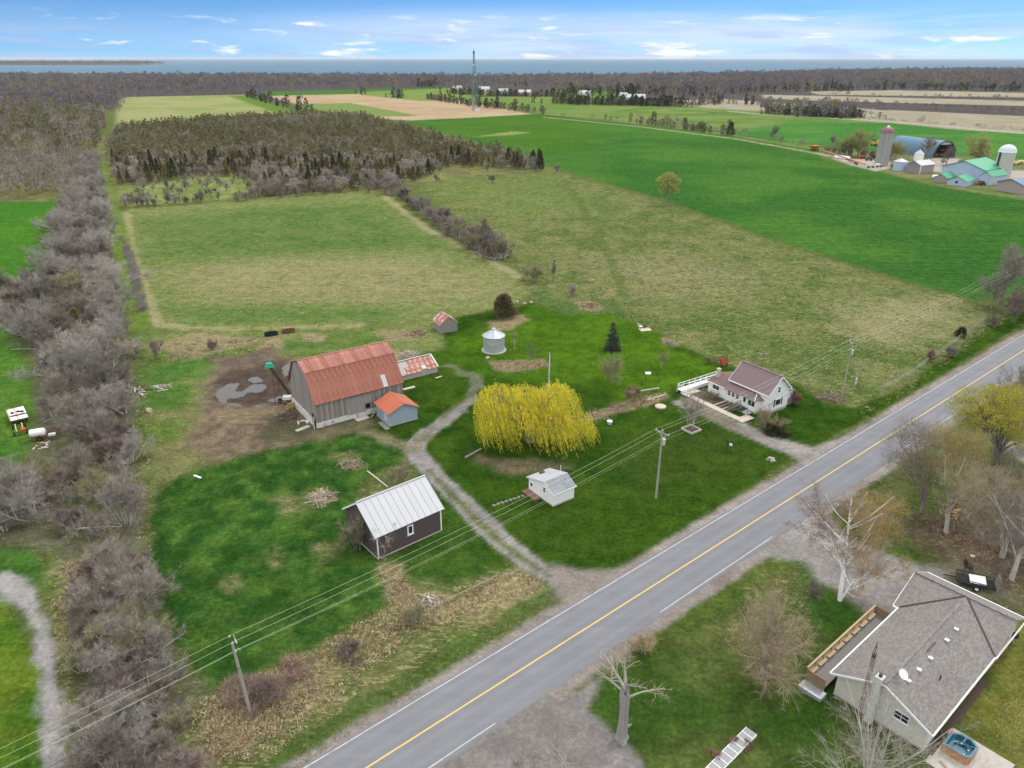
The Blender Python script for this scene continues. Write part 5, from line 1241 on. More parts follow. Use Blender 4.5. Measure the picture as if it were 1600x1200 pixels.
def make_conifer(seed, h, w, n, size, mat, shape=.8, bark='bark', low=.05):
    """upright evergreen of many small sprays"""
    rg = np.random.default_rng(seed); t = rg.uniform(low, 1, n) ** .85; az = rg.uniform(0, 2 * np.pi, n)
    lob = 1 + .22 * np.sin(az * 3 + rg.uniform(0, 6) + t * 5) + .12 * np.sin(az * 7 + t * 13)
    rr = w / 2 * np.clip((1 - t) ** shape * np.minimum(1, (t + .12) * 4), .04, 1) * lob * np.sqrt(rg.uniform(.35, 1, n))
    P = np.stack([np.cos(az) * rr, np.sin(az) * rr, t * h], 1)
    d = unit(np.stack([np.cos(az), np.sin(az), rg.uniform(.2, 1.1, n)], 1) + rg.normal(0, .3, (n, 3)))
    s = (size * rg.uniform(.6, 1.3, n))[:, None]; sd = unit(np.cross(d, rg.normal(size=(n, 3)))) * s * .38
    V = np.stack([P - d * s * .3, P + sd, P + d * s * .8, P - sd], 1).reshape(-1, 3)
    v2, f2 = tubes(Br(np.array([[0, 0, -.1]]), np.array([[0, 0, 1.]]), np.array([h * .8]), np.array([w * .035 + .04]), np.zeros((1, 3))), 2, 5)
    return mesh_np('trunk', v2, [f2], [M[bark]]), mesh_np('crown', V, [np.arange(len(V)).reshape(-1, 4)], [M[mat]])
def one(ms, name):
    """trunk and crown of a small tree welded into a single mesh"""
    vs, fs, mi, mats, o = [], [], [], [], 0
    for me in ms:
        v = np.empty(len(me.vertices) * 3, np.float32); me.vertices.foreach_get('co', v); vs.append(v.reshape(-1, 3))
        nl = len(me.loops); lv = np.empty(nl, np.int32); me.loops.foreach_get('vertex_index', lv)
        tot = np.empty(len(me.polygons), np.int32); me.polygons.foreach_get('loop_total', tot)
        st = np.empty(len(me.polygons), np.int32); me.polygons.foreach_get('loop_start', st)
        pm = np.empty(len(me.polygons), np.int32); me.polygons.foreach_get('material_index', pm)
        for k in (3, 4):
            for mm in np.unique(pm):
                w = (tot == k) & (pm == mm)
                if w.any():
                    fs.append(lv[st[w][:, None] + np.arange(k)[None]] + o); mi.append(len(mats) + int(mm))
        mats += list(me.materials); o += len(me.vertices)
    return mesh_np(name, np.concatenate(vs), fs, mats, mi)
def inside(poly, n, rg, near=None, gap=0.0, tries=40):
    """n scattered points in a polygon of ground, at least gap apart"""
    P = np.array(poly); lo, hi = P.min(0), P.max(0); out = []; cell = {}
    for _ in range(n * tries):
        if len(out) >= n: break
        x, y = rg.uniform(lo[0], hi[0]), rg.uniform(lo[1], hi[1]); c = False
        for i in range(len(P)):
            a, b = P[i], P[(i + 1) % len(P)]
            if (a[1] > y) != (b[1] > y) and x < (b[0] - a[0]) * (y - a[1]) / (b[1] - a[1]) + a[0]: c = not c
        if not c: continue
        if gap:
            k = (int(x // gap), int(y // gap))
            if any((x - u) ** 2 + (y - v) ** 2 < gap * gap for i in (-1, 0, 1) for j in (-1, 0, 1) for u, v in cell.get((k[0] + i, k[1] + j), ())): continue
            cell.setdefault(k, []).append((x, y))
        out.append((x, y))
    return out
rg = np.random.default_rng(11)

# --- the yellow willow
wx, wy = G(828, 690)
wl_ = thing('willow_tree', 'bright yellow weeping willow in the middle of the lawn', 'tree', (wx, wy, 0))
b0 = Br(np.array([[0, 0, -.1]]), np.array([[.05, 0, 1.]]), np.array([2.6]), np.array([.75]), np.zeros((1, 3)))
lob = np.array([(-4.9, .8, 7.4, 3.5, 2.5), (-1.8, -1.5, 6.2, 3.4, 2.2), (1.8, 1.0, 6.6, 3.6, 2.2), (3.9, 1.2, 7.4, 3.3, 2.5), (7.0, -.5, 4.2, 2.5, 1.7), (-5.6, -2.0, 5.0, 2.7, 2.0), (3.5, -2.6, 4.8, 3.2, 1.9), (-1.0, 3.0, 6.6, 3.2, 2.2), (-6.6, 1.0, 5.4, 2.0, 1.8)])
tip = lob[:, :3] + [0, 0, .3]
base = np.array([[0.1, 0, 2.2]]).repeat(len(lob), 0); dv_ = tip - base
b1 = Br(base, unit(dv_ + [0, 0, 3]), np.linalg.norm(dv_, axis=1), np.full(len(lob), .34), np.zeros((len(lob), 3)))
b1.C = dv_ - b1.D * b1.L[:, None]
b2 = spawn(rg, b1, 90, .4, 1, .7, .45, .5, .1, .15)
v, f = join([tubes(b0, 2, 9, .9), tubes(b1, 6, 6, .3), tubes(b2, 3, 4, .3)])
link('trunk', mesh_np('trunk', v, f, [M['bark']]), wl_)
ns = 3800
li = rg.choice(len(lob), ns, p=lob[:, 3] ** 2 / (lob[:, 3] ** 2).sum())
u1 = rg.uniform(-.25, 1, ns); a = rg.uniform(0, 2 * np.pi, ns); rad = np.sqrt(np.maximum(1 - np.maximum(u1, 0) ** 2, .02)) * rg.uniform(.75, 1.08, ns)
S0 = lob[li, :3] + np.stack([np.cos(a) * rad * lob[li, 3], np.sin(a) * rad * lob[li, 3], np.maximum(u1, 0) * lob[li, 4] + (u1 < 0) * u1 * 3 - .8], 1)
S0 += rg.normal(0, .22, (ns, 3))
Ln = np.minimum(rg.uniform(1.0, 4.6, ns) * rg.choice([.6, 1, 1.1], ns), S0[:, 2] - rg.uniform(.15, 1.4, ns)); Ln = np.maximum(Ln, .5)
outw = np.stack([np.cos(a), np.sin(a), np.zeros(ns)], 1) * rg.uniform(.1, .55, ns)[:, None]
wind = np.array([.42, -.12, 0]) * rg.uniform(.5, 1.3, ns)[:, None]
seg = 5; pts = []
for k in range(seg + 1):
    t_ = k / seg
    pts.append(S0 + outw * (t_ ** .6 * .9) + wind * (Ln * t_ ** 1.5)[:, None] * .75 + np.stack([np.zeros(ns), np.zeros(ns), .35 * np.sin(np.pi * min(t_ * 1.6, 1)) * (t_ < .62) - Ln * t_ ** 1.25], 1) + rg.normal(0, .03, (ns, 3)))
pts = np.stack(pts, 1); sd = unit(np.cross(wind, rg.normal(size=(ns, 3)))) * .015
Vs = np.stack([pts - sd[:, None], pts + sd[:, None]], 2).reshape(ns, -1, 3)
fq = np.array([(2 * k, 2 * k + 1, 2 * k + 3, 2 * k + 2) for k in range(seg)])
Fs = (fq[None] + (np.arange(ns) * 2 * (seg + 1))[:, None, None]).reshape(-1, 4)
nl = 60000; i = rg.choice(ns, nl); t_ = rg.uniform(0, seg - .01, nl); k = t_.astype(int); fr_ = (t_ - k)[:, None]
Lp = pts[i, k] * (1 - fr_) + pts[i, k + 1] * fr_; dr_ = unit(pts[i, k + 1] - pts[i, k] + rg.normal(0, .22, (nl, 3)))
lv_, lf_ = blades(rg, Lp, dr_ * rg.uniform(.18, .42, (nl, 1)), rg.uniform(.04, .075, nl))
cv, cf = join([(Vs.reshape(-1, 3), Fs), (lv_, lf_)])
cv[:, 2] = np.maximum(cv[:, 2], .05)
link('crown', mesh_np('crown', cv, cf, [M['willow_strand'], M['willow_leaf']], [0, 1]), wl_)
# --- spruce on the lawn
sx, sy = G(957, 546)
h = HT((957, 548), (955, 504)); sp_ = thing('spruce_tree', 'dark blue green spruce standing alone on the back lawn', 'tree', (sx, sy, 0))
P, Vd, Wd = [], [], []
z = .25
while z < h - .2:
    r = 1.85 * (1 - z / h) ** .82 + .08; nb = max(5, int(15 * r / 1.6))
    for k in range(nb):
        an = rg.uniform(0, 2 * np.pi); rr = r * rg.uniform(.78, 1.12)
        for j in range(10):
            t_ = rg.uniform(.15, 1); p = np.array([math.cos(an) * rr * t_, math.sin(an) * rr * t_, z + .12 - .32 * t_ * rr + .25 * t_ * t_ * rr * .6])
            dd = np.array([math.cos(an), math.sin(an), -.05]) + rg.normal(0, .5, 3) * [1, 1, .35]
            P.append(p); Vd.append(dd / np.linalg.norm(dd) * rg.uniform(.3, .55) * (.5 + .5 * r / 1.8)); Wd.append(rg.uniform(.12, .24))
    z += .26
v, f = blades(rg, np.array(P), np.array(Vd), np.array(Wd))
link('crown', mesh_np('crown', v, [f], [M['spruce']]), sp_)
v, f = tubes(Br(np.array([[0, 0, -.1]]), np.array([[0, 0, 1.]]), np.array([h + .1]), np.array([.16]), np.zeros((1, 3))), 4, 7, .1)
link('trunk', mesh_np('trunk', v, [f], [M['bark']]), sp_)

# --- single trees and shrubs: px of the foot, px of the top, crown width in px
def single(foot, top, wpx, name, label, cat, group=None, **kw):
    x, y = G(*foot); h = HT(foot, top); D = math.sqrt(x * x + y * y + CAM_H ** 2); w = wpx / 1150.0 * D
    m = make_tree(kw.pop('seed', len(bpy.data.objects)), h, w, **kw)
    return plant(m, name, label, cat, x, y, 0, 1, group)
SH = dict(stems=9, n1=40, n2=150, n3=600, n4=2600, tr=.05, twl=.55, tww=.03)
FIELD_TREE = ((1040, 320), [(1035, 283, 10, 0), (1046, 277, 11, 1), (1056, 284, 9, 0), (1046, 292, 11, -2), (1036, 297, 8, 0), (1055, 298, 7, 1)], 'lone budding tree at the edge of the wheat and the pasture', 'field_tree', 'bud_green', 'twig_olive', 7000, .4, 1200, 4, .3)
single((957, 598), (957, 557), 52, 'budding_shrub', 'round shrub with a haze of yellow green buds below the spruce', 'shrub', stems=12, spread=.55, n1=60, n2=240, n3=900, n4=3600, tr=.05, twl=.6, tww=.03, twig='twig_olive', leaf='bud_green', nleaf=2600, lsize=.1)
single((1032, 574), (1038, 545), 26, 'young_tree', 'thin leaning young tree with pale stem on the back lawn', 'tree', n1=10, n2=50, n3=240, n4=900, tr=.06, twl=.5, tww=.025, bark='bark_grey', twig='twig_olive', lean=(.25, 0), trunk=3.2, leaf='bud_green', nleaf=500, lsize=.08)
single((804, 545), (806, 512), 18, 'sapling', 'slim pale sapling just right of the grain bin', 'tree', 'saplings by the grain bin', n1=10, n2=40, n3=160, n4=600, tr=.045, twl=.5, tww=.022, bark='bark_grey', twig='twig_olive', up=.5, ang=.5)
single((829, 570), (828, 535), 22, 'sapling', 'grey sapling on the dry grass mound by the grain bin', 'tree', 'saplings by the grain bin', n1=11, n2=45, n3=180, n4=700, tr=.06, twl=.5, tww=.025, up=.4, ang=.6)
single((1080, 668), (1080, 612), 58, 'bare_ornamental_tree', 'bare upright tree growing from a timber edged planter', 'tree', stems=8, spread=.38, n1=40, n2=170, n3=700, n4=2600, tr=.06, twl=.7, tww=.028, bark='bark_grey', twig='twig_grey', up=.35)
single((988, 628), (982, 600), 40, 'twiggy_shrub', 'reddish grey twiggy shrub in the dry garden bed', 'shrub', **{**SH, 'twig': 'twig_red', 'spread': .6})
single((1192, 672), (1190, 630), 42, 'round_shrub', 'pale olive shrub beside the farmhouse porch steps', 'shrub', **{**SH, 'twig': 'twig_tan', 'spread': .6, 'leaf': 'bud_green', 'nleaf': 900, 'lsize': .09})
single((1245, 633), (1247, 610), 26, 'red_shrub', 'reddish bare shrub against the farmhouse lean-to', 'shrub', **{**SH, 'twig': 'twig_red', 'spread': .5})
single((1110, 568), (1111, 556), 20, 'low_shrub', 'low tan shrub on the lawn edge behind the ramp deck', 'shrub', **{**SH, 'n4': 900, 'twig': 'twig_tan', 'spread': .7})
single((836, 441), (836, 410), 34, 'olive_bush', 'round olive bush on the pasture end of the hedgerow', 'bush', **{**SH, 'tww': .06, 'tr': .08, 'twl': .9, 'twig': 'twig_olive', 'spread': .6})
single((864, 440), (864, 402), 16, 'upright_tree', 'narrow grey tree beside the round olive bush', 'tree', n1=22, n2=90, n3=300, n4=1100, tr=.14, twl=.8, tww=.055, up=.6, ang=.45, twig='twig_grey')
single((893, 462), (890, 444), 34, 'thin_shrub', 'thin grey thicket of stems at the pasture corner', 'shrub', **{**SH, 'n4': 1200, 'tww': .045, 'twl': .9, 'spread': .4, 'stems': 16})
m_c = make_conifer(5, 5.4, 5.6, 2600, .5, 'cedar_brown', .42)
x, y = G(788, 495); plant(m_c, 'juniper_bush', 'dense dark brown green juniper behind the grain bin', 'bush', x, y, 0, 1)
m_c2 = make_conifer(6, 2.3, 2.3, 700, .35, 'cedar_dark', .4)
x, y = G(1500, 527); plant(m_c2, 'round_cedar', 'small round dark cedar on the road bank', 'bush', x, y, 0, 1)
for (a, b, w, lab, tw_) in (((1452, 563), (1452, 546), 14, 'reddish brown shrub on the road bank', 'twig_red'), ((1484, 556), (1484, 542), 12, 'small grey shrub on the bank below the cedar', 'twig_grey'), ((1553, 512), (1556, 492), 16, 'brown shrub below the tall leaning tree', 'twig_purple'),
                            ((244, 560), (241, 525), 18, 'bare grey shrub between lane and barnyard', 'twig_purple'), ((332, 546), (332, 532), 9, 'tiny bare shrub at the hay field corner', 'twig_purple'), ((640, 975), (640, 945), 30, 'grey green shrub on the verge by the fence', 'twig_olive'), ((545, 1025), (545, 998), 46, 'dark twiggy bush on the meadow fence line', 'twig_purple'),
                            ((415, 1098), (418, 1060), 44, 'red brown thorny bush near the left power pole', 'twig_purple'), ((618, 762), (618, 725), 50, 'pale yellow twiggy shrub behind the white roofed shed', 'twig_tan'), ((560, 858), (551, 808), 58, 'dark tangled bush against the brown shed wall', 'twig_olive'), ((595, 872), (596, 815), 56, 'bare sapling clump at the brown shed corner', 'twig_pale')):
    single(a, b, w, 'bare_shrub', lab, 'shrub', **{**SH, 'twig': tw_, 'spread': .5, 'tww': .035, 'n4': 7000 if 'tangled' in lab else (350 if 'clump' in lab else 1900), **({'n3': 1500} if 'tangled' in lab else ({'n3': 160, 'n2': 60, 'n1': 24} if 'clump' in lab else {}))})
# --- right side of the road
single((1560, 478), (1568, 384), 62, 'tall_bare_tree', 'tall bare leaning tree at the wheat field corner', 'tree', n1=20, n2=150, n3=800, n4=3600, tr=.3, twl=1.1, tww=.06, trunk=12, lean=(.15, 0), twig='twig_grey', up=.3)
single((1548, 482), (1545, 430), 50, 'bare_tree', 'broad bare tree left of the tall leaning one', 'tree', n1=16, n2=110, n3=600, n4=2600, tr=.22, twl=1.0, tww=.05, twig='twig_grey')
single((1585, 505), (1588, 450), 56, 'thorn_thicket', 'dark brown thicket where the road leaves the picture', 'bush', **{**SH, 'tww': .05, 'twl': .9, 'twig': 'twig_purple', 'spread': .6, 'n4': 4200})
single((1590, 492), (1594, 440), 30, 'dark_cedar', 'dark cedar behind the roadside thicket at the right edge', 'tree', **{**SH, 'tww': .06, 'twig': 'twig_olive', 'leaf': 'cedar_brown', 'nleaf': 4000, 'lsize': .3})
def lobe_tree(foot, lobes_px, label, name, leaf, twig, nleaf, lsize, ntw, seed, tr=.3, bark='bark', shell=.55, fork=1.2):
    """a spreading tree: limbs run from the trunk into several crown masses, each given as (px, py, radius px, depth offset m)"""
    rt = np.random.default_rng(seed); x0, y0 = G(*foot); o = thing(name, label, 'tree', (x0, y0, 0)); L_ = []
    for (px, py, r, dy) in lobes_px:
        Y_ = y0 + dy; d = (py - 600) / 1150.0; z = CAM_H - (_sp + d * _cp) / (_cp - d * _sp) * Y_; x_ = (px - 800) / 1150.0 * (Y_ * _cp - (z - CAM_H) * _sp); D = math.sqrt(x_ * x_ + Y_ * Y_ + (CAM_H - z) ** 2)
        L_.append((x_ - x0, Y_ - y0, max(z, 1.5), r / 1150.0 * D))
    L_ = np.array(L_); n = len(L_); base = np.array([[0, 0, fork]]).repeat(n, 0) + rt.normal(0, .12, (n, 3)); dv = L_[:, :3] - base
    b0 = Br(np.array([[0, 0, -.1]]), np.array([[0, 0, 1.]]), np.array([fork + .2]), np.array([tr * 1.25]), np.zeros((1, 3)))
    b1 = Br(base, unit(dv * [.6, .6, 1] + [0, 0, 1.5]), np.linalg.norm(dv, axis=1), np.full(n, tr * .6), np.zeros((n, 3))); b1.C = dv - b1.D * b1.L[:, None]
    b2 = spawn(rt, b1, n * 9, .4, 1, .65, .42, .5, .12, .15); b3 = spawn(rt, b2, n * 60, .15, 1, .7, .6, .5, .1, .15); b3.R = np.maximum(b3.R, .012); b2.R = np.maximum(b2.R, .018)
    k = rt.choice(n, nleaf, p=L_[:, 3] ** 2 / (L_[:, 3] ** 2).sum()); dr = unit(rt.normal(size=(nleaf, 3)) * [1, 1, .8] + [0, 0, .25]); rad = L_[k, 3] * rt.uniform(shell, 1.06, nleaf)
    cl = vnoise(dr[:, 0] * 3 + k * 7, dr[:, 1] * 3 + dr[:, 2] * 2.3, seed) > .38; P = (L_[k, :3] + dr * rad[:, None] * [1, 1, .72])[cl]
    q = rt.choice(n, ntw); dq = unit(rt.normal(size=(ntw, 3)) + [0, 0, .3]); Pt = L_[q, :3] + dq * (L_[q, 3] * rt.uniform(.3, .95, ntw))[:, None] * [1, 1, .72]; tv = unit(dq + rt.normal(0, .45, (ntw, 3)) + [0, 0, .3]) * rt.uniform(.4, 1.1, (ntw, 1))
    v, f = join([tubes(b0, 2, 8, .95), tubes(b1, 6, 6, .35)]); link('trunk', mesh_np('trunk', v, f, [M[bark]]), o)
    v, f = join([tubes(b2, 3, 4, .35), tubes(b3, 2, 3, .4), blades(rt, Pt, tv, .025), cards(rt, P, lsize)]); link('crown', mesh_np('crown', v, f, [M[twig], M[leaf]], [0, 0, 0, 1]), o); return o
lobe_tree(*FIELD_TREE, fork=3.0)
lobe_tree((1555, 722), [(1503, 638, 22, 0), (1520, 622, 22, 1), (1545, 626, 26, 0), (1572, 622, 26, 1), (1598, 630, 30, 0), (1535, 652, 24, -2), (1565, 655, 26, -2), (1592, 662, 26, -2), (1620, 650, 34, 1), (1512, 655, 18, -1), (1550, 612, 16, 3), (1600, 690, 20, -3)], 'spreading maple in yellow green bud at the right edge', 'budding_maple', 'bud_yellow', 'twig_olive', 30000, .19, 2600, 5, .34)
lobe_tree((1490, 790), [(1455, 690, 24, 0), (1478, 680, 26, 1), (1505, 690, 26, 1), (1520, 712, 24, 0), (1485, 715, 28, -1), (1455, 725, 22, -2), (1508, 745, 24, -2), (1530, 690, 18, 2)], 'tree with orange olive buds in front of the yellow maple', 'orange_budded_tree', 'bud_orange', 'twig_olive', 11000, .15, 5200, 6, .26, shell=.3)
lobe_tree((1440, 800), [(1405, 690, 24, 0), (1425, 672, 24, 1), (1445, 690, 24, 0), (1400, 722, 22, -1), (1430, 725, 24, -1), (1452, 745, 22, -1)], 'grey tree with a thin olive haze of buds over the road edge', 'olive_budded_tree', 'bud_green', 'twig_grey', 3500, .12, 5200, 7, .2, shell=.3)
lobe_tree((1565, 870), [(1520, 775, 28, 0), (1550, 755, 30, 1), (1580, 765, 30, 0), (1535, 805, 26, -1), (1570, 810, 28, -1), (1600, 790, 30, 0), (1545, 835, 22, -2)], 'pinkish grey bare tree over the brown woodland floor', 'pinkish_tree', 'bud_rust', 'twig_tan', 1800, .1, 7000, 8, .28, shell=.3, bark='bark_grey')
lobe_tree((1378, 866), [(1345, 795, 20, 0), (1372, 785, 24, 1), (1398, 795, 22, 1), (1362, 825, 22, -1), (1392, 828, 22, -1), (1375, 850, 14, -2)], 'loose orange olive tree in bud behind the birch', 'budding_tree', 'bud_orange', 'twig_olive', 9000, .13, 2600, 9, .12, shell=.25, bark='bark_grey')
single((1478, 832), (1452, 690), 130, 'pale_limbed_tree', 'grey tree with twisting pale limbs near the road bend', 'tree', n1=15, n2=120, n3=650, n4=2600, tr=.3, twl=.8, tww=.032, trunk=6.5, bark='bark_grey', twig='twig_olive', leaf='bud_green', nleaf=2500, lsize=.12, lean=(-.12, 0))
single((1580, 905), (1570, 760), 150, 'bare_tree', 'large grey bare tree behind the bungalow', 'tree', n1=17, n2=150, n3=900, n4=3600, tr=.3, twl=.8, tww=.032, trunk=7.5, twig='twig_pale', bark='bark_grey', droop=.15)
single((1628, 860), (1600, 740), 130, 'bare_tree', 'pinkish bare tree half cut off by the right edge', 'tree', n1=15, n2=120, n3=700, n4=3000, tr=.25, twl=.8, tww=.032, trunk=6.5, twig='twig_red')
single((1588, 628), (1566, 560), 70, 'bare_tree', 'dark bare tree standing against the far road', 'tree', n1=9, n2=60, n3=260, n4=700, tr=.16, twl=.9, tww=.03, trunk=4, twig='twig_purple', bark='bark')
single((1550, 640), (1535, 572), 60, 'bare_tree', 'dark forked bare tree rising above the yellow maple', 'tree', n1=9, n2=50, n3=220, n4=600, tr=.14, twl=.8, tww=.03, trunk=4.5, twig='twig_purple', bark='bark')
# birch
bx, by = G(1312, 938)
bi = thing('birch_tree', 'white barked birch with orange brown twigs beside the gravel drive', 'tree', (bx, by, 0))
hB = HT((1312, 938), (1308, 775)); rgb = np.random.default_rng(31)
b0 = Br(np.array([[0, 0, -.1], [.1, 0, -.1], [0, .1, 3.2]]), unit(np.array([[-.03, .1, 1.], [.28, -.02, 1.], [-.42, .2, 1.]])), np.array([hB * .92, 3.2, 5.0]), np.array([.26, .14, .12]), np.array([[0, .2, 0], [.1, 0, 0], [-.2, 0, .3]]))
b1 = spawn(rgb, b0, 26, .3, .98, .9, 1, .5, .22, .1, .35, .25, L=5.2)
b2 = spawn(rgb, b1, 170, .2, 1, .6, .55, .5, 0.05, .15)
b3 = spawn(rgb, b2, 900, .1, 1, .7, .6, .5, -.15, .2); b3.R = np.maximum(b3.R, .012); b2.R = np.maximum(b2.R, .016)
i = rgb.choice(900, 7000); t_ = rgb.uniform(.2, 1, 7000); P = b3.at(i, t_); tv = unit(b3.tan(i, t_) + rgb.normal(0, .5, (7000, 3)) + [0, 0, -.5]) * rgb.uniform(.3, .8, (7000, 1))
v, f = join([tubes(b0, 8, 8, .25), tubes(b1, 4, 5, .3)]); link('trunk', mesh_np('trunk', v, f, [M['birch_bark']]), bi)
j = rgb.choice(7000, 17000); LP = P[j] + tv[j] * rgb.uniform(.2, 1.1, (17000, 1)) + rgb.normal(0, .15, (17000, 3)); rt = LP[:, 0] > -.6
v, f = join([tubes(b2, 3, 3, .3), tubes(b3, 2, 3, .4), blades(rgb, P, tv, .026), cards(rgb, LP[rt], .12), cards(rgb, LP[~rt][::2], .10)])
link('crown', mesh_np('crown', v, f, [M['twig_purple'], M['bud_orange'], M['bud_rust']], [0, 0, 0, 1, 2]), bi)
# round bare tree on the side lawn
single((1190, 1052), (1205, 884), 150, 'round_bare_tree', 'round crowned bare tree on the lawn before the bungalow', 'tree', n1=24, n2=240, n3=1500, n4=9000, tr=.17, twl=.75, tww=.024, trunk=3.6, t0=.2, ang=.75, twig='twig_tan', bark='bark_grey', up=.12, droop=.1)
single((1270, 925), (1268, 905), 24, 'dark_shrub', 'small dark shrub beside the birch', 'shrub', **{**SH, 'twig': 'twig_purple', 'n4': 1200, 'spread': .6})
single((1345, 1262), (1310, 1078), 250, 'pale_bare_tree', 'large pale grey bare tree in front of the bungalow gable', 'tree', n1=18, n2=140, n3=850, n4=3600, tr=.2, twl=.6, tww=.02, trunk=4.5, bark='bark_grey', twig='twig_pale', t0=.2)
single((882, 1242), (878, 1090), 120, 'bare_tree', 'slender bare tree on the forecourt at the bottom edge', 'tree', n1=11, n2=70, n3=360, n4=1300, tr=.09, twl=.6, tww=.018, trunk=5.5, twig='twig_grey', bark='bark_grey')
single((818, 1268), (815, 1120), 70, 'bare_tree', 'smaller bare sapling at the bottom edge by the road', 'tree', n1=9, n2=50, n3=240, n4=800, tr=.08, twl=.5, tww=.018, trunk=5, twig='twig_purple')
single((1625, 1240), (1610, 1110), 110, 'yellow_bush', 'yellow green budding bush cut off by the lower right corner', 'bush', stems=9, spread=.5, n1=40, n2=160, n3=600, n4=2000, tr=.05, twl=.5, tww=.02, twig='twig_olive', leaf='bud_yellow', nleaf=4000, lsize=.12)
# the broken stump tree
sx, sy = G(972, 1155)
st_ = thing('broken_tree', 'thick broken grey trunk with a few living branches by the forecourt', 'tree', (sx, sy, 0))
hS = HT((972, 1155), (968, 1077)); hS2 = HT((972, 1155), (950, 1000))
q = MB(); rs = [.6, .46, .4, .38, .42, .36]; zs = [0, .45, hS * .35, hS * .65, hS * .9, hS]
rgs = random.Random(9); nseg = 16; prof = []
vs, fs = [], []
for z, r in zip(zs, rs):
    for k in range(nseg):
        an = 2 * math.pi * k / nseg; rr = r * (1 + .2 * math.sin(3 * an + z * .6) + .09 * math.sin(7 * an) + rgs.uniform(-.07, .07)); zz = z + (rgs.uniform(-.8, .6) if z == hS else 0)
        vs.append((rr * math.cos(an) - .02 * z, rr * math.sin(an), zz))
for j in range(len(zs) - 1):
    for k in range(nseg): fs.append((j * nseg + k, j * nseg + (k + 1) % nseg, (j + 1) * nseg + (k + 1) % nseg, (j + 1) * nseg + k))
vs.append((-.1, 0, hS - .9)); fs += [((len(zs) - 1) * nseg + k, (len(zs) - 1) * nseg + (k + 1) % nseg, len(vs) - 1) for k in range(nseg)]
q.add(vs, fs); q.build('trunk', M['dead_wood'], st_)
rgb = np.random.default_rng(77)
b0 = Br(np.array([[.15, .1, hS * .6], [.1, .2, hS * .9], [-.05, .2, hS * .9], [.3, 0, hS * .85], [.3, .1, 1.4]]), unit(np.array([[-.05, .25, 1.], [-.5, .3, 1], [-.9, .3, .7], [1, 0, .7], [.5, -.2, .5]])), np.array([4.4, 3.6, 3.0, 3.2, .6]), np.array([.24, .17, .12, .1, .16]), np.array([[0, .3, 0], [-.5, 0, .3], [-.6, 0, .5], [.4, 0, -.9], [0, 0, .1]]))
b1 = spawn(rgb, b0, 34, .4, 1, .8, .55, .5, .1, .35); b2 = spawn(rgb, b1, 200, .2, 1, .8, .6, .5, .1, .35); b2.R = np.maximum(b2.R, .011)
i = rgb.choice(200, 420); t_ = rgb.uniform(.2, 1, 420); P = b2.at(i, t_); tv = unit(b2.tan(i, t_) + rgb.normal(0, .5, (420, 3))) * rgb.uniform(.2, .5, (420, 1))
v, f = join([tubes(b0, 5, 6, .35), tubes(b1, 3, 4, .35)]); link('branch', mesh_np('branch', v, f, [M['bark_grey']]), st_)
v, f = join([tubes(b2, 2, 3, .35), blades(rgb, P, tv, .02), cards(rgb, P[::2] + rgb.normal(0, .1, (210, 3)), .09)]); link('crown', mesh_np('crown', v, f, [M['twig_tan'], M['bud_orange']], [0, 0, 1]), st_)
single((1005, 1020), (1003, 990), 64, 'orange_shrub', 'orange brown brush of shoots behind the broken trunk', 'shrub', **{**SH, 'twig': 'twig_tan', 'leaf': 'bud_orange', 'nleaf': 900, 'lsize': .08, 'spread': .4, 'tww': .022})

# --- shelterbelt down the left side
SB = []
def yard_gap(x, y): return any((x - a) ** 2 + (y - b) ** 2 < r * r for a, b, r in ((-74.0, 102.2, 5.6), (-72.0, 98.5, 4.6), (-79.3, 105.5, 4.6), (-82.0, 110.0, 4.0), (-76.5, 97.5, 4.6)))
for k, (h, cw, st, tw_, kw) in enumerate(((5.6, 6.4, 11, 'twig_grey', {}), (6.4, 6.6, 9, 'twig_pale', {}), (4.6, 5.6, 12, 'twig_purple', {}), (5.2, 6.0, 10, 'twig_grey', {}), (7.0, 7.2, 7, 'twig_pale', {}), (4.8, 6.2, 12, 'twig_olive', {}), (5.8, 6.0, 10, 'twig_grey', {}), (3.6, 4.6, 12, 'twig_purple', {}))):
    SB.append(make_tree(200 + k, h, cw, stems=st, spread=.52, n1=60, n2=300, n3=1300, n4=8500, tr=.09, twl=.75, tww=.026, twig=tw_, bark='bark_grey' if k != 2 else 'bark', up=.22))
belt = [[(30, 728), (70, 640), (70, 585), (30, 520), (-60, 495), (-200, 492), (-200, 455), (70, 450), (90, 330), (150, 245), (160, 300), (175, 400), (185, 490), (200, 610), (208, 720), (215, 830), (180, 850), (80, 830), (20, 830), (-60, 830), (-60, 735)],
        [(138, 905), (215, 895), (228, 960), (262, 1040), (285, 1120), (270, 1290), (120, 1290), (130, 1120), (118, 1000)]]
lab_b = {'twig_grey': 'leafless grey shrub crowded in the shelterbelt', 'twig_pale': 'leafless pale limbed tree crowded in the shelterbelt', 'twig_purple': 'leafless purple brown thorn in the shelterbelt', 'twig_olive': 'leafless olive twigged shrub in the shelterbelt'}
nb = 0
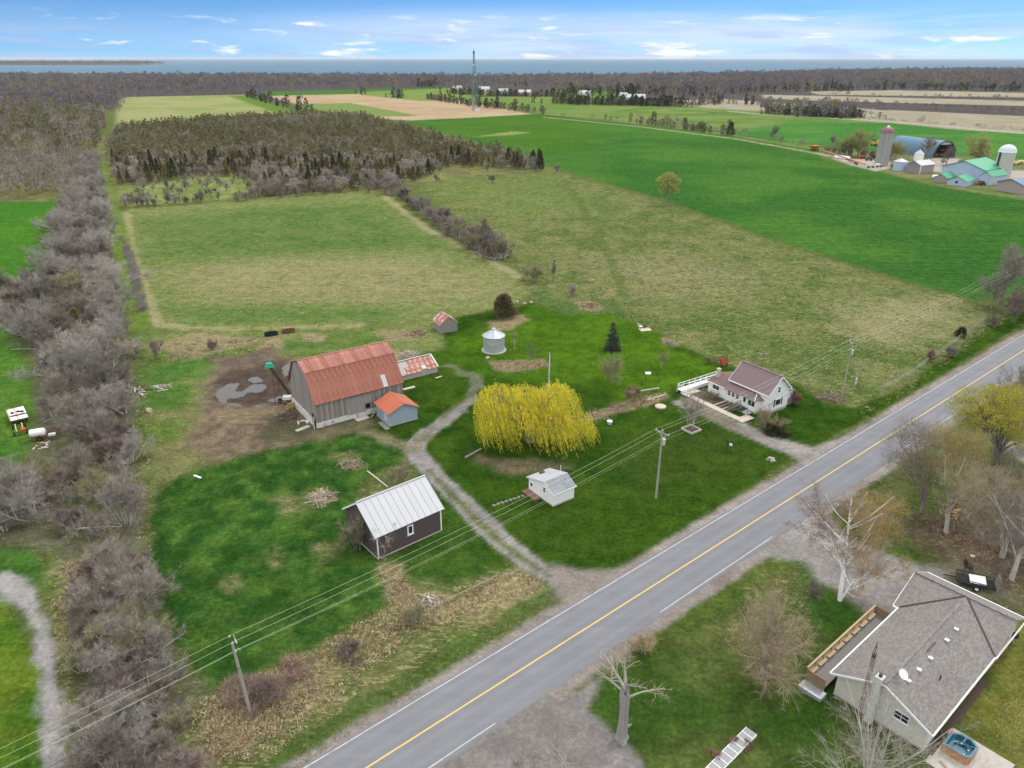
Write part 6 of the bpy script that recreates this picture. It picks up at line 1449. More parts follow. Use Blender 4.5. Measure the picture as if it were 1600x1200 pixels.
for bi_, (pl, n, gap) in enumerate(((belt[0], 245, 2.9), (belt[1], 30, 2.6))):
    for (x, y) in inside(pxpoly(pl), n, rg, gap=gap):
        if yard_gap(x, y): continue
        k = int(rg.integers(0, 8)); m = SB[k]; s = float(rg.choice([.62, .8, .95, 1.1, 1.35])) * rg.uniform(.9, 1.1) * (0.85 if bi_ else 1.0)
        if y > 200 and bi_ == 0: k = int(rg.choice([1, 4, 4, 0])); m = SB[k]
        plant(m, 'shelterbelt_shrub', lab_b[m[1].materials[0].name] + (' beside the bottom left rubble track' if bi_ else (' near the parked wagons' if y < 118 else (' opposite the barnyard' if y < 150 else (' opposite the hay field' if y < 220 else ' by the left crop field')))), 'shrub', x, y, rg.uniform(0, 6.28), s, 'shrubs of the shelterbelt on the left', rg.uniform(.75, 1.0)); nb += 1
for (px, lab) in (((123, 520), 'brown green cedar half way along the shelterbelt'), ((52, 518), 'rusty cedar near the shelterbelt\'s left edge'), ((150, 500), 'olive cedar close to the grass lane')):
    x, y = G(*px); plant(make_conifer(px[0], 5.5, 3.6, 1500, .45, 'cedar', .5), 'cedar_tree', lab, 'tree', x, y, 0, 1)
# --- hedgerow between hay field and pasture
HL = [(640, 322), (660, 335), (682, 352), (705, 368), (728, 380), (748, 388), (765, 398), (778, 405)]
for k, px in enumerate(HL + [(650, 326), (672, 342), (694, 358), (716, 374), (738, 384), (757, 393), (772, 402), (662, 328), (690, 346), (715, 362), (742, 376), (766, 390), (625, 312), (610, 304), (634, 310), (786, 404)]):
    x, y = G(*px); k2 = [2, 0, 7, 3, 2, 5][k % 6]
    plant(SB[k2], 'hedgerow_shrub', 'leafless brown shrub in the hedgerow between hay field and pasture', 'shrub', x, y, k * 1.7, rg.uniform(1.0, 1.45), 'hedgerow between hay field and pasture', .95)
x, y = G(757, 392); plant(make_tree(71, 11, 5, n1=18, n2=90, n3=400, n4=1500, tr=.14, twl=1.0, tww=.07, twig='twig_tan', up=.5, ang=.45), 'upright_tree', 'taller tan twigged tree rising out of the hedgerow', 'tree', x, y, 0, 1)

# --- cedar scrub beyond the hay field
CE = [one(make_conifer(300 + k, h, w, n, .75, mt, sh), 'cedar_tree') for k, (h, w, n, mt, sh) in enumerate(((8.5, 3.6, 420, 'cedar', .75), (7.2, 3.4, 380, 'cedar_brown', .65), (9.6, 3.8, 440, 'cedar_dark', .8), (6.0, 3.2, 320, 'cedar', .6), (8.0, 3.2, 380, 'cedar_brown', .9)))]
SCB = [one(make_tree(320 + k, h, w, stems=7, spread=.5, n1=24, n2=90, n3=240, n4=900, tr=.08, twl=1.2, tww=.09, twig=tw_), 'scrub_bush') for k, (h, w, tw_) in enumerate(((5.5, 6, 'twig_grey'), (4.5, 6, 'twig_purple'), (6.5, 6.5, 'twig_pale'), (4.0, 5, 'twig_olive')))]
CEDAR_ZONE = [(190, 290), (165, 228), (190, 205), (330, 190), (470, 184), (560, 184), (620, 200), (700, 225), (790, 244), (838, 258), (850, 268), (760, 262), (700, 262), (640, 288), (590, 296), (480, 302), (400, 308), (395, 280), (300, 276), (220, 288)]
EDGE = [(192, 326), (330, 318), (480, 308), (590, 300), (640, 290), (640, 282), (590, 290), (480, 298), (330, 310), (192, 318)]
pts = inside(pxpoly(CEDAR_ZONE), 3600, rg, gap=2.9); pts.sort(key=lambda p: p[1])
T_FAR = []
nce = nsb = 0
for (x, y) in pts:
    front = (y - 300) / 420.0; ced = rg.uniform() < (.34 + .3 * min(1, max(0, front * 1.5))) * (1.25 if vnoise(np.array([x * .025]), np.array([y * .025]), 9)[0] > .45 else .45)
    if ced and nce < 285:
        o = link('cedar_tree', CE[int(rg.integers(0, 5))], None, (x, y, 0), rg.uniform(0, 6.3), float(rg.uniform(.45, 1.1)))
        tag(o, 'olive brown cedar in the %s of the scrub beyond the hay field' % (('left' if x / y < -.33 else ('middle' if x / y < -.16 else 'right')) + (' front' if y < 400 else ' part')), 'tree', 'cedars of the scrub beyond the hay field'); nce += 1
    elif not ced and nsb < 250:
        o = link('scrub_bush', SCB[int(rg.integers(0, 4))], None, (x, y, 0), rg.uniform(0, 6.3), float(rg.uniform(.7, 1.2)))
        tag(o, 'leafless grey bush in the %s of the scrub beyond the hay field' % ('left' if x / y < -.33 else ('middle' if x / y < -.16 else 'right end')), 'bush', 'bare bushes of the scrub beyond the hay field'); nsb += 1
    else: T_FAR.append((x, y, 1 if ced else 0, 1.0))
for (x, y) in inside(pxpoly(EDGE), 46, rg, gap=3.2):
    k = int(rg.integers(0, 4)); o = link('edge_bush', SCB[k], None, (x, y, 0), rg.uniform(0, 6.3), float(rg.uniform(.7, 1.1)))
    tag(o, 'bare bush along the top edge of the hay field', 'bush', 'bushes along the top of the hay field')
for (x, y) in inside(pxpoly([(205, 316), (300, 312), (390, 300), (380, 278), (300, 284), (200, 300)]), 26, rg, gap=5):
    k = int(rg.integers(0, 4)); o = link('clearing_bush', SCB[k], None, (x, y, 0), rg.uniform(0, 6.3), float(rg.uniform(.5, .9)))
    tag(o, 'small bare bush dotted over the green clearing', 'bush', 'bushes in the clearing of the scrub')
for px in ((870, 270), (848, 262), (820, 258), (800, 256), (785, 262), (836, 268), (762, 268), (770, 285), (682, 284)):
    x, y = G(*px); o = link('edge_bush', SCB[int(rg.integers(0, 2))], None, (x, y, 0), rg.uniform(0, 6), float(rg.uniform(.6, .9)))
    tag(o, 'grey bush at the pasture\'s far corner by the wheat', 'bush', 'bushes at the far corner of the pasture')

# --- farm trees beyond the wheat
FT = make_tree(401, 9.5, 13, n1=16, n2=100, n3=500, n4=1800, tr=.3, twl=1.2, tww=.11, trunk=4, twig='twig_olive', leaf='bud_green', nleaf=3000, lsize=.4, lsp=.5)
FB = make_tree(402, 9, 8, n1=14, n2=80, n3=340, n4=1400, tr=.25, twl=1.2, tww=.10, trunk=5, twig='twig_grey')
for px, m, s, lab in (((1525, 262), FT, 1.75, 'broad green budding tree behind the green roofed barn'), ((1340, 245), FT, 1.55, 'budding tree over the thicket by the farm lane'), ((1320, 243), FT, 1.2, 'smaller budding tree left along the farm lane'), ((1398, 250), FT, 1.1, 'pale budding tree against the arched shed'), ((1448, 250), FB, 1.6, 'bare tree in front of the arched shed'),
                      ((1300, 232), FB, 1.1, 'bare tree at the lane\'s far bend'), ((1208, 218), FB, 1.2, 'grey bare tree where lane meets hedge'), ((1478, 258), FB, 1.2, 'bare tree beside the open shed front'), ((1500, 264), FB, .6, 'small bare tree before the green roofed barn'), ((1222, 222), FB, .5, 'low bare tree near the lane\'s bend')):
    x, y = G(*px); plant(m, 'farmyard_tree', lab, 'tree', x, y, px[0], s)
for px in ((1290, 240), (1305, 241), (1316, 243), (1330, 245), (1345, 246), (1358, 247), (1370, 247), (1383, 252)):
    x, y = G(*px); o = link('thicket_bush', SCB[1], None, (x, y, 0), px[0], 1.1); tag(o, 'brown bush of the thicket along the farm lane', 'bush', 'thicket along the farm lane')

# --- hedges and groves of the far fields, then the great woods: one mass each, tree by tree
def stuff_trees(name, spots, label=None):
    """spots: (x, y, kind, scale). kind 0 bare, 1 cedar, 2 tall bare wood, 3 dark conifer, 4 bush"""
    rgs = np.random.default_rng(len(spots)); Vt, Ft3, Ct, off = [], [], [], 0
    tm = {}
    for kind in range(5):
        for var in range(4):
            if kind in (1, 3):
                n = 60; h, w = ((7, 3.4), None, (9, 4.2))[kind - 1]; t = rgs.uniform(.03, 1, n); az = rgs.uniform(0, 6.28, n); r = w / 2 * np.clip((1 - t) ** .55 * (.45 + 1.6 * t), 0, 1) * rgs.uniform(.4, 1.2, n)
                P = np.stack([np.cos(az) * r, np.sin(az) * r, t * h * .95], 1); d = np.stack([np.cos(az) * .5, np.sin(az) * .5, np.ones(n)], 1); ln = rgs.uniform(.7, 1.4, n) * h / 8
                v, f = blades(rgs, P, unit(d) * ln[:, None], rgs.uniform(.8, 1.4, n) * w / 3.4)
                sh = rgs.uniform(.75, 1.25, n)
            else:
                h, w, n = {0: (6, 6, 60), 2: (15, 12, 35), 4: (3.2, 4.5, 34)}[kind]
                az = rgs.uniform(0, 6.28, n); el_ = rgs.uniform(-.35, 1, n); r = np.sqrt(np.maximum(1 - el_ ** 2, 0.05)) * rgs.uniform(.4, 1, n)
                zc = .62 if kind == 2 else .5
                P = np.stack([np.cos(az) * r * w / 2, np.sin(az) * r * w / 2, h * zc + el_ * h * (1 - zc) * .8], 1)
                d = unit(P - [0, 0, h * .15] + rgs.normal(0, .8, (n, 3))); ln = rgs.uniform(.10, .22, n) * h
                v, f = blades(rgs, P - d * ln[:, None] * .4, d * ln[:, None], rgs.uniform(.035, .075, n) * h * (1.9 if kind == 2 else 1.15))
                sh = rgs.uniform(.75, 1.25, n)
                if kind == 2:
                    az = rgs.uniform(0, 6.28, 5); B0 = np.stack([np.cos(az) * w * .2, np.sin(az) * w * .2, np.zeros(5)], 1); v2, f2 = blades(rgs, B0, np.array([[0, 0, h * .8]]).repeat(5, 0), np.full(5, .5))
                    v = np.concatenate([v, v2]); sh = np.concatenate([sh, np.full(5, 1.15)])
            tm[kind, var] = (v, np.repeat(sh, 3))
    cols = {0: ((0.25, 0.225, 0.20), (0.30, 0.275, 0.245), (0.235, 0.20, 0.18), (0.235, 0.22, 0.14)), 1: ((0.165, 0.155, 0.075), (0.195, 0.17, 0.09), (0.135, 0.135, 0.068), (0.215, 0.19, 0.105)),
            2: ((0.185, 0.165, 0.17), (0.21, 0.185, 0.18), (0.17, 0.155, 0.17), (0.225, 0.19, 0.165)), 3: ((0.05, 0.055, 0.042), (0.065, 0.06, 0.04), (0.045, 0.052, 0.045), (0.07, 0.075, 0.04)), 4: ((0.19, 0.16, 0.14), (0.16, 0.14, 0.10), (0.2, 0.15, 0.13), (0.13, 0.12, 0.07))}
    for (x, y, kind, s) in spots:
        v, sh = tm[kind, int(rgs.integers(0, 4))]; a = rgs.uniform(0, 6.28); c, s_ = math.cos(a), math.sin(a); k = s * rgs.uniform(.75, 1.2); kz = k * rgs.uniform(.85, 1.15)
        Vt.append(np.stack([(v[:, 0] * c - v[:, 1] * s_) * k + x, (v[:, 0] * s_ + v[:, 1] * c) * k + y, v[:, 2] * kz], 1))
        b = np.array(cols[kind][int(rgs.integers(0, 4))]) * rgs.uniform(.8, 1.2)
        if kind == 2 and rgs.uniform() < .06: b = np.array((0.27, 0.23, 0.10))
        Ct.append(b[None, :] * sh[:, None])
    V = np.concatenate(Vt); C = np.concatenate(Ct)
    o = link(name, mesh_np(name, V, [np.arange(len(V)).reshape(-1, 3)], [M['mass']], attrs={'tone': C})); return tag(o, kind='stuff')
t = NT('mass_foliage'); t.out(t.attr('tone').outputs['Color'], .95, .05); M['mass'] = t.m
t = NT('mass_grass'); t.out(t.attr('tone').outputs['Color'], .95, .05)       # blades share the light of the turf they grow in
gn = t.geo(); vm = t.n.new('ShaderNodeVectorMath'); vm.operation = 'MULTIPLY_ADD'; t.l.new(gn.outputs['Normal'], vm.inputs[0]); vm.inputs[1].default_value = (.35, .35, .35); vm.inputs[2].default_value = (0, 0, 1)
vn = t.n.new('ShaderNodeVectorMath'); vn.operation = 'NORMALIZE'; t.l.new(vm.outputs[0], vn.inputs[0]); t.l.new(vn.outputs[0], t.b.inputs['Normal']); M['mass_grass'] = t.m
stuff_trees('cedar_scrub', T_FAR)
LW = [(x, y, 0 if rg.uniform() < .62 else 1, rg.uniform(.6, 1.5)) for x, y in inside(pxpoly([(-300, 240), (148, 238), (150, 232), (165, 200), (160, 172), (-300, 175)]), 3000, rg, gap=3.6)]
LW += [(x, y, 0, rg.uniform(.9, 1.3)) for x, y in inside(pxpoly([(-300, 312), (95, 308), (148, 245), (-300, 244)]), 900, rg, gap=3.0)]
stuff_trees('left_wood', LW)
hed = []
def hedge(pts, n, kinds, s=(.8, 1.3), wob_=3.0):
    P = [np.array(G(*p)) for p in pts]; L = [np.linalg.norm(b - a) for a, b in zip(P[:-1], P[1:])]
    for _ in range(n):
        u = rg.uniform(0, sum(L)); i = 0
        while u > L[i]: u -= L[i]; i += 1
        p = P[i] + (P[i + 1] - P[i]) * u / L[i] + rg.normal(0, wob_, 2); hed.append((p[0], p[1], int(rg.choice(kinds)), rg.uniform(s[0] * .55, s[1])))
hedge([(800, 173), (850, 180), (900, 184), (960, 189)], 46, [0, 1, 4, 4], (.7, 1.2)); hedge([(975, 190), (1040, 199), (1090, 205), (1140, 212)], 130, [0, 4, 1, 4], (.9, 1.4)); hedge([(1140, 212), (1200, 220), (1280, 235)], 60, [4, 4, 0], (.6, 1.0))
hedge([(668, 155), (740, 166), (800, 172), (850, 176)], 200, [0, 4, 3, 1], (.9, 1.3)); hedge([(700, 146), (760, 150), (820, 151), (890, 152)], 260, [3, 3, 1, 0], (.8, 1.3), 8); hedge([(868, 162), (960, 164), (1060, 166)], 330, [3, 1, 3, 0], (.9, 1.4), 9)
hedge([(970, 150), (985, 150)], 14, [3], (1.6, 2.2), 5); hedge([(1070, 168), (1120, 162), (1190, 164)], 60, [3, 0, 1], (.9, 1.4), 6); hedge([(1205, 178), (1260, 182), (1345, 184)], 230, [3, 3, 0, 2], (.8, 1.1), 9); hedge([(1200, 174), (1300, 170), (1330, 178)], 90, [3, 0, 2], (.7, .9), 7)
hedge([(1340, 186), (1420, 193), (1520, 200), (1620, 208)], 60, [4, 0, 4, 4], (.7, 1.4), 2); hedge([(1190, 160), (1340, 165), (1480, 172), (1640, 182)], 330, [2, 0, 4, 0], (.4, .62), 6); hedge([(1190, 146), (1330, 150.5), (1480, 154), (1640, 158)], 300, [2, 0, 4, 0], (.4, .6), 6)
hedge([(385, 152), (420, 162), (470, 174), (515, 180)], 110, [0, 4, 4, 3], (.9, 1.6)); hedge([(608, 152), (632, 154)], 26, [3, 0], (1.2, 1.7), 4); hedge([(560, 147), (575, 148)], 5, [3, 4], (.9, 1.2), 3); hedge([(1085, 178), (1150, 180), (1300, 183)], 40, [4, 0], (.5, .8), 2); hedge([(900, 170), (1000, 175), (1090, 181)], 40, [4], (.5, .7), 3)
hedge([(180, 175), (185, 152), (375, 147)], 120, [0, 2, 4], (.7, 1.0), 5); hedge([(470, 160), (468, 150)], 4, [2], (.6, .8), 2)
stuff_trees('far_hedges', hed)
x, y = G(1141, 212); plant(make_conifer(91, 10, 6.5, 420, 1.3, 'cedar_dark', .5), 'dark_spruce', 'lone dark spruce rising out of the far hedge', 'tree', x, y, 0, 1)
fw = []
for pl, n, g_, kk, ss in (([(-250, 172), (180, 172), (182, 151), (380, 147), (405, 150), (405, 142), (690, 136), (690, 124), (-250, 121)], 5200, 9, [2], (.9, 1.25)),
                      ([(690, 136), (850, 138), (860, 146), (1000, 148), (1120, 154), (1200, 143), (1400, 139), (1620, 142), (1900, 144), (1900, 115), (1300, 115), (1000, 122), (690, 124)], 8200, 11, [2, 2, 2, 2, 2, 3], (.85, 1.2)),
                      ([(860, 150), (1000, 154), (1200, 146), (1400, 141.5), (1700, 145), (1700, 138), (1400, 135), (1000, 146), (860, 142)], 420, 8, [3, 3, 2], (1.0, 1.5)), ([(650, 138), (690, 138), (690, 130), (650, 130)], 30, 8, [3], (1.3, 1.8))):
    fw += [(x, y, int(rg.choice(kk)), rg.uniform(*ss) * (1 + .35 * sstep(np.array([x / max(y, 1)]), .25, .6)[0] * (y > 1700))) for x, y in inside(pxpoly(pl), n, rg, gap=g_, tries=14)]
stuff_trees('far_woods', fw)
# headland across the bay
hp = [(x, y, 2, rg.uniform(1.6, 2.2)) for x, y in inside([(-5200, 6900), (-3420, 7300), (-3300, 7700), (-5400, 8300)], 2200, rg, gap=14)]
stuff_trees('headland_woods', hp)
tag(MB().poly([(-9000, 6700, -.3), (-5200, 6800, -.3), (-3350, 7250, -.3), (-3250, 7720, -.3), (-5400, 8400, -.3), (-9000, 8600, -.3)]).build('headland', M['land']), kind='structure')
# ------------------------------------------------------------------ power line
PL, PM, PR = Vector(G(392, 1117)), Vector(G(1025, 778)), Vector(G(1315, 620))
pd = (PR - PL).normalized(); pn = Vector((-pd.y, pd.x)); py_ = math.atan2(pd.y, pd.x)
M['ceramic'] = plain('ceramic', (0.62, 0.63, 0.62), .3, spec=.5)
M['transformer'] = plain('transformer', (0.55, 0.56, 0.57), .45, var=.1)
def pole(P, h, label, arm=0.0, tr=False, lean=(0, 0), name='utility_pole'):
    o = thing(name, label, 'power pole', (P.x, P.y, 0), py_)
    MB().tube([(0, 0, -.2), (lean[0] * .5, lean[1] * .5, h * .5), (lean[0], lean[1], h)], [.17, .145, .11], 9).build('pole', M['pole_wood'], o)
    if arm:
        MB().box(lean[0] - .06, lean[0] + .06, lean[1] - arm, lean[1] + arm, h - .45, h - .33).build('crossarm', M['pole_wood'], o)
        MB().beam((lean[0] + .07, lean[1] - arm * .6, h - .42), (lean[0] + .07, lean[1], h - 1.1), .04).build('brace', M['galvanised'], o); MB().beam((lean[0] + .07, lean[1] + arm * .6, h - .42), (lean[0] + .07, lean[1], h - 1.1), .04).build('brace', M['galvanised'], o)
    else:
        MB().tube([(0, 0, h - .2), (0, .35, h + .0), (0, .5, h + .35)], [.05, .05, .04], 6).build('bracket', M['galvanised'], o)
        MB().beam((0, 0, h - .75), (0, -.75, h - .4), .05).build('bracket', M['galvanised'], o)
    for y, z in (((arm * .92, h - .3), (0.0, h), (-arm * .92, h - .3)) if arm else ((.5, h + .3), (-.1, h), (-.75, h - .4))):
        MB().lathe([(.05, 0), (.07, .06), (.05, .12), (.06, .18), (.02, .22)], 8).build('insulator', M['ceramic'], o, (lean[0], lean[1] + y, z))
    if tr:
        MB().lathe([(.01, -.5), (.26, -.5), (.28, .35), (.2, .42), (.01, .44)], 14).build('transformer', M['transformer'], o, (lean[0] + .36, lean[1] * .8, h - 1.75))
    return o
pole(PL, 8.7, 'weathered power pole on the meadow fence nearest the bottom of the picture', 0, False, (-.35, .05))
pole(PM, 10.3, 'power pole with crossarm and transformer standing on the lawn', 1.15, True, (.2, .1))
pole(PR, 10.2, 'power pole with transformer on the bank beyond the farmhouse', 0, True, (.1, 0))
P0, P9 = PL - (PM - PL), PR + (PR - PM) * 1.15; P9b = P9 + (P9 - PR)
def span_wire(offs, rad, name, label, mat, sag):
    """one wire over all spans: offs gives (sideways, height) at each support"""
    S_ = [(P0, offs[0]), (PL, offs[0]), (PM, offs[1]), (PR, offs[2]), (P9, offs[2]), (P9b, offs[2])]; pts = []
    for (a, oa), (b, ob) in zip(S_[:-1], S_[1:]):
        for k in range(12):
            t_ = k / 12; p = a.lerp(b, t_) + pn * (oa[0] * (1 - t_) + ob[0] * t_); pts.append((p.x, p.y, oa[1] * (1 - t_) + ob[1] * t_ - sag * 4 * t_ * (1 - t_)))
    return tag(MB().tube(pts, rad, 4).build(name, mat), label, 'power cable')
M['wire_pale'] = plain('wire_pale', (0.5, 0.53, 0.38), .4, var=.05)
M['wire_dark'] = plain('wire_dark', (0.03, 0.03, 0.03), .6)
hh = [(8.7 + .5, 10.3 - .1, 10.2 + .5), (8.7 + .2, 10.3 + .2, 10.2 + .2), (8.7 - .2, 10.3 - .1, 10.2 - .2)]
for (o_, a, lab) in ((((.5, 1.06, .5)), hh[0], 'pale power wire strung farthest from the road'), ((-.1, 0, -.1), hh[1], 'pale power wire strung in the middle of three'), ((-.75, -1.06, -.75), hh[2], 'pale power wire strung nearest the road')):
    span_wire([(o_[0], a[0]), (o_[1], a[1]), (o_[2], a[2])], .015, 'power_wire', lab, M['wire_pale'], .7)
span_wire([(.15, 7.6), (.2, 8.6), (.15, 8.5)], .010, 'power_wire', 'thin neutral wire below the three pale wires', M['wire_pale'], .7)
span_wire([(-.15, 5.9), (-.2, 6.9), (-.15, 6.8)], .022, 'telephone_cable', 'dark telephone cable slung lowest on the poles', M['wire_dark'], .6)
fhp = Fr((1105.5, 613.5), -56).w(10.4, -.3, 3.3)
q = MB(); a = Vector((PM.x, PM.y, 9.0)); b = Vector(fhp)
tag(q.tube([a.lerp(b, k / 10) - Vector((0, 0, 4 * .6 * (k / 10) * (1 - k / 10))) for k in range(11)], .016, 4).build('service_wire', M['wire_dark']), 'dark service wire from the lawn pole to the farmhouse', 'power cable')
# yard lamp pole, thin poles
x, y = G(1334, 607); o = thing('lamp_pole', 'slim pole with a lamp arm and meter box on the bank', 'lamp post', (x, y, 0), .9)
h = HT((1334, 607), (1344, 560)); MB().tube([(0, 0, -.2), (.05, 0, h)], [.11, .08], 8).build('pole', M['pole_wood'], o)
MB().tube([(.05, 0, h - .2), (.5, -.5, h + .15), (1.2, -1.2, h + .3)], .05, 6).build('lamp_arm', M['dark_metal'], o)
MB().box(-.2, .2, -.15, .15, -.06, .08).build('lamp_head', M['dark_metal'], o, (1.3, -1.3, h + .3), -.8)
MB().box(-.3, .3, -.25, -.08, .9, 2.1).build('meter_box', M['transformer'], o)
x, y = G(857, 612); o = thing('yard_pole', 'plain pale yard pole rising behind the willow', 'pole', (x, y, 0)); h = HT((857, 612), (859, 551))
MB().tube([(0, 0, -.2), (.1, 0, h)], [.12, .09], 8).build('pole', M['whitewash'], o); MB().box(-.25, .45, -.04, .04, h - .12, h - .04).build('pole_arm', M['dark_metal'], o)
x, y = G(1190, 574); o = thing('aerial_pole', 'thin dark aerial pole behind the farmhouse roof', 'pole', (x, y, 0)); h = HT((1190, 574), (1191, 551))
MB().tube([(0, 0, -.2), (0, 0, h)], .05, 6).build('pole', M['dark_metal'], o); MB().beam((-.9, .2, h - .15), (.9, -.2, h - .15), .05).beam((-.6, .2, h - .5), (.7, -.2, h - .5), .04).build('aerial_bars', M['whitewash'], o)

# ------------------------------------------------------------------ fences
def fence(name, label, pts, n, h, rails, pm, rm, rad=.015):
    P = [Vector((*G(*p), 0)) for p in pts]; L = [(b - a).length for a, b in zip(P[:-1], P[1:])]; T = sum(L)
    o = thing(name, label, 'fence', P[0]); tops = []
    me = MB().tube([(0, 0, -.2), (.03, 0, h)], [.085, .07], 6).mesh('post', pm)
    for k in range(n + 1):
        u = T * k / n; i = 0
        while i < len(L) - 1 and u > L[i]: u -= L[i]; i += 1
        p = P[i].lerp(P[i + 1], min(u / L[i], 1)) - P[0]; tops.append(p)
        c = link('post', me, o, p, random.uniform(0, 6)); c.rotation_euler = (random.uniform(-.08, .08), random.uniform(-.08, .08), 0)
    for z in rails:
        MB().tube([t_ + Vector((0, 0, z)) for t_ in tops], rad, 4).build('rail' if rad > .03 else 'wire', rm, o)
    return o
fence('wire_fence', 'old wire fence overgrown with straw between pasture and road bank', [(1375, 614), (1425, 585), (1480, 545), (1540, 500)], 12, 1.25, (.5, .85, 1.15), M['pole_wood'], M['galvanised'])
fence('rail_fence', 'low broken rail fence along the verge by the farm drive', [(673, 957), (700, 942), (735, 925), (778, 904)], 5, .95, (.55,), M['dead_stick'], M['dead_stick'], .08)
fence('meadow_fence', 'sagging wire fence along the meadow\'s lower edge', [(392, 1085), (480, 1040), (545, 1012), (590, 998), (640, 972)], 8, 1.15, (.5, .95), M['dead_stick'], M['dead_metal'] if 'dead_metal' in M else M['rust'])
o = fence('stub_fence', 'two old posts and a fallen rail above the white roofed shed', [(547, 716), (570, 734), (574, 737)], 2, 1.4, (), M['dead_stick'], M['dead_stick'])
MB().beam((0, 0, .12), Vector((*G(606, 762), .1)) - Vector((*G(574, 737), 0)), .16).build('fallen_rail', M['old_board'], o, Vector((*G(574, 737), 0)) - Vector(o.location))

# ------------------------------------------------------------------ left field machinery
def wheel(parent, loc, r, w, rz=0.0, hub=None):
    t_ = MB().lathe([(r * .55, -w / 2), (r * .9, -w / 2), (r, -w * .3), (r, w * .3), (r * .9, w / 2), (r * .55, w / 2)], 18)
    o = t_.build('wheel', M['black_rubber'], parent, loc); o.rotation_euler = (R(90), 0, rz)
    MB().lathe([(.01, -w * .32), (r * .56, -w * .4), (r * .56, w * .4), (.01, w * .32)], 14).build('rim', hub or M['rust'], o)
    return o
c4 = [Vector(G(*q_, 1.0)) for q_ in ((9.75, 641.4), (36, 634), (43.9, 650.8), (16.9, 659.8))]
ctr = sum(c4, Vector((0, 0))) / 4; e = ((c4[1] - c4[0]) + (c4[2] - c4[3])) / 2; e2 = ((c4[3] - c4[0]) + (c4[2] - c4[1])) / 2
yw = math.atan2(e2.y, e2.x); Lw, Ww = e2.length, e.length
o = thing('hay_wagon', 'flat hay wagon with pale deck boards parked on the left field', 'wagon', (ctr.x, ctr.y, 0), yw)
for k in range(10):
    y0 = -Ww / 2 + k * Ww / 10; MB().box(-Lw / 2, Lw / 2, y0, y0 + Ww / 10 - .02, .95, 1.02).build('deck_board', M['white_paint'] if k not in (0, 4) else M['old_board'], o)
MB().box(-Lw / 2 - .05, Lw / 2 + .05, -Ww / 2 - .05, -Ww / 2 - .002, .85, 1.06).box(-Lw / 2 - .05, -Lw / 2 - .002, -Ww / 2, Ww / 2, .85, 1.06).box(Lw / 2 + .002, Lw / 2 + .05, -Ww / 2, Ww / 2, .85, 1.06).build('deck_rim', M['rust'], o)
MB().beam((-Lw / 2, -.4, .8), (Lw / 2, -.4, .8), .14).beam((-Lw / 2, .4, .8), (Lw / 2, .4, .8), .14).build('frame', M['rust'], o)
for a in (-1, 1):
    for b in (-1, 1): wheel(o, (a * Lw * .3, b * Ww * .38, .4), .4, .22)
for k, (a, b) in enumerate(((-.5, -.6), (-.6, .25), (-.25, .75))):
    x, y = ctr + Vector((math.cos(yw) * a - math.sin(yw) * b, math.sin(yw) * a + math.cos(yw) * b))
    w_ = MB().lathe([(.16, -.1), (.28, -.1), (.3, 0), (.28, .1), (.16, .1)], 14).build('spare_tyre', M['black_rubber']); w_.location = (x, y, 1.12); w_.scale = (1, .7, 1)
    tag(w_, ['black tyre on the wagon deck nearest its front corner', 'black tyre lying in the middle of the wagon deck', 'black tyre at the rear of the wagon deck'][k], 'tyre', 'tyres on the hay wagon')
for k, b in enumerate((-.2, .5)):
    x, y = ctr + Vector((math.cos(yw) * (.75 + .25 * k) - math.sin(yw) * (b * .4), math.sin(yw) * (.75 + .25 * k) + math.cos(yw) * (b * .4)))
    tag(MB().beam((-1.1, 0, 0), (1.1, .1, 0), .12).build('loose_plank', M['rust'], None, (x, y, 1.1), yw + 1.5), ['long loose plank across the wagon deck', 'second loose plank at the wagon deck edge'][k], 'plank')
g4_ = [Vector(G(*q_, .3)) for q_ in ((19.9, 668), (39, 663), (22.5, 679.6), (42, 673.6))]; ctr = sum(g4_, Vector((0, 0))) / 4; e = (g4_[2] + g4_[3] - g4_[0] - g4_[1]) / 2; yw = math.atan2(e.y, e.x); wd = (g4_[1] - g4_[0]).length
o = thing('wagon_chassis', 'bare yellow wagon chassis with red end beside the tank trailer', 'wagon', (ctr.x, ctr.y, 0), yw)
M['yellow_paint'] = plain('yellow_paint', (0.60, 0.50, 0.22), .7, var=.2); M['red_paint'] = plain('red_paint', (0.48, 0.06, 0.035), .6, var=.2)
for a in (-.45, .45): MB().beam((-e.length / 2, a, .75), (e.length / 2, a, .75), .12).build('chassis_rail', M['yellow_paint'], o)
MB().beam((-e.length / 2, -wd / 2, .5), (-e.length / 2, wd / 2, .5), .14).build('axle', M['rust'], o); MB().beam((e.length / 2, -wd / 2, .5), (e.length / 2, wd / 2, .5), .14).build('axle', M['rust'], o)
MB().box(-.35 + e.length / 2, .35 + e.length / 2, wd * .1, wd * .45, .55, .95).build('bolster', M['red_paint'], o)
for a in (-1, 1):
    for b in (-1, 1): wheel(o, (a * e.length / 2, b * wd / 2, .36), .36, .22)
t4 = [Vector(G(*q_, 1.2)) for q_ in ((47, 678), (70, 674.5))]; ctr = (t4[0] + t4[1]) / 2; e = t4[1] - t4[0]; yw = math.atan2(e.y, e.x)
o = thing('tank_trailer', 'white liquid tank on a rusty two wheeled trailer', 'trailer', (ctr.x, ctr.y, 0), yw); Lt = e.length
tk = MB().lathe([(.01, -Lt / 2 - .1), (.5, -Lt / 2 - .06), (.62, -Lt / 2 + .06)] + [(.62 + (.015 if k % 2 else 0), -Lt / 2 + .06 + (Lt - .12) * k / 8) for k in range(9)] + [(.62, Lt / 2 - .06), (.5, Lt / 2 + .06), (.01, Lt / 2 + .1)], 22).build('tank', M['white_paint'], o, (0, 0, 1.25), smooth=True); tk.rotation_euler = (0, R(90), 0)
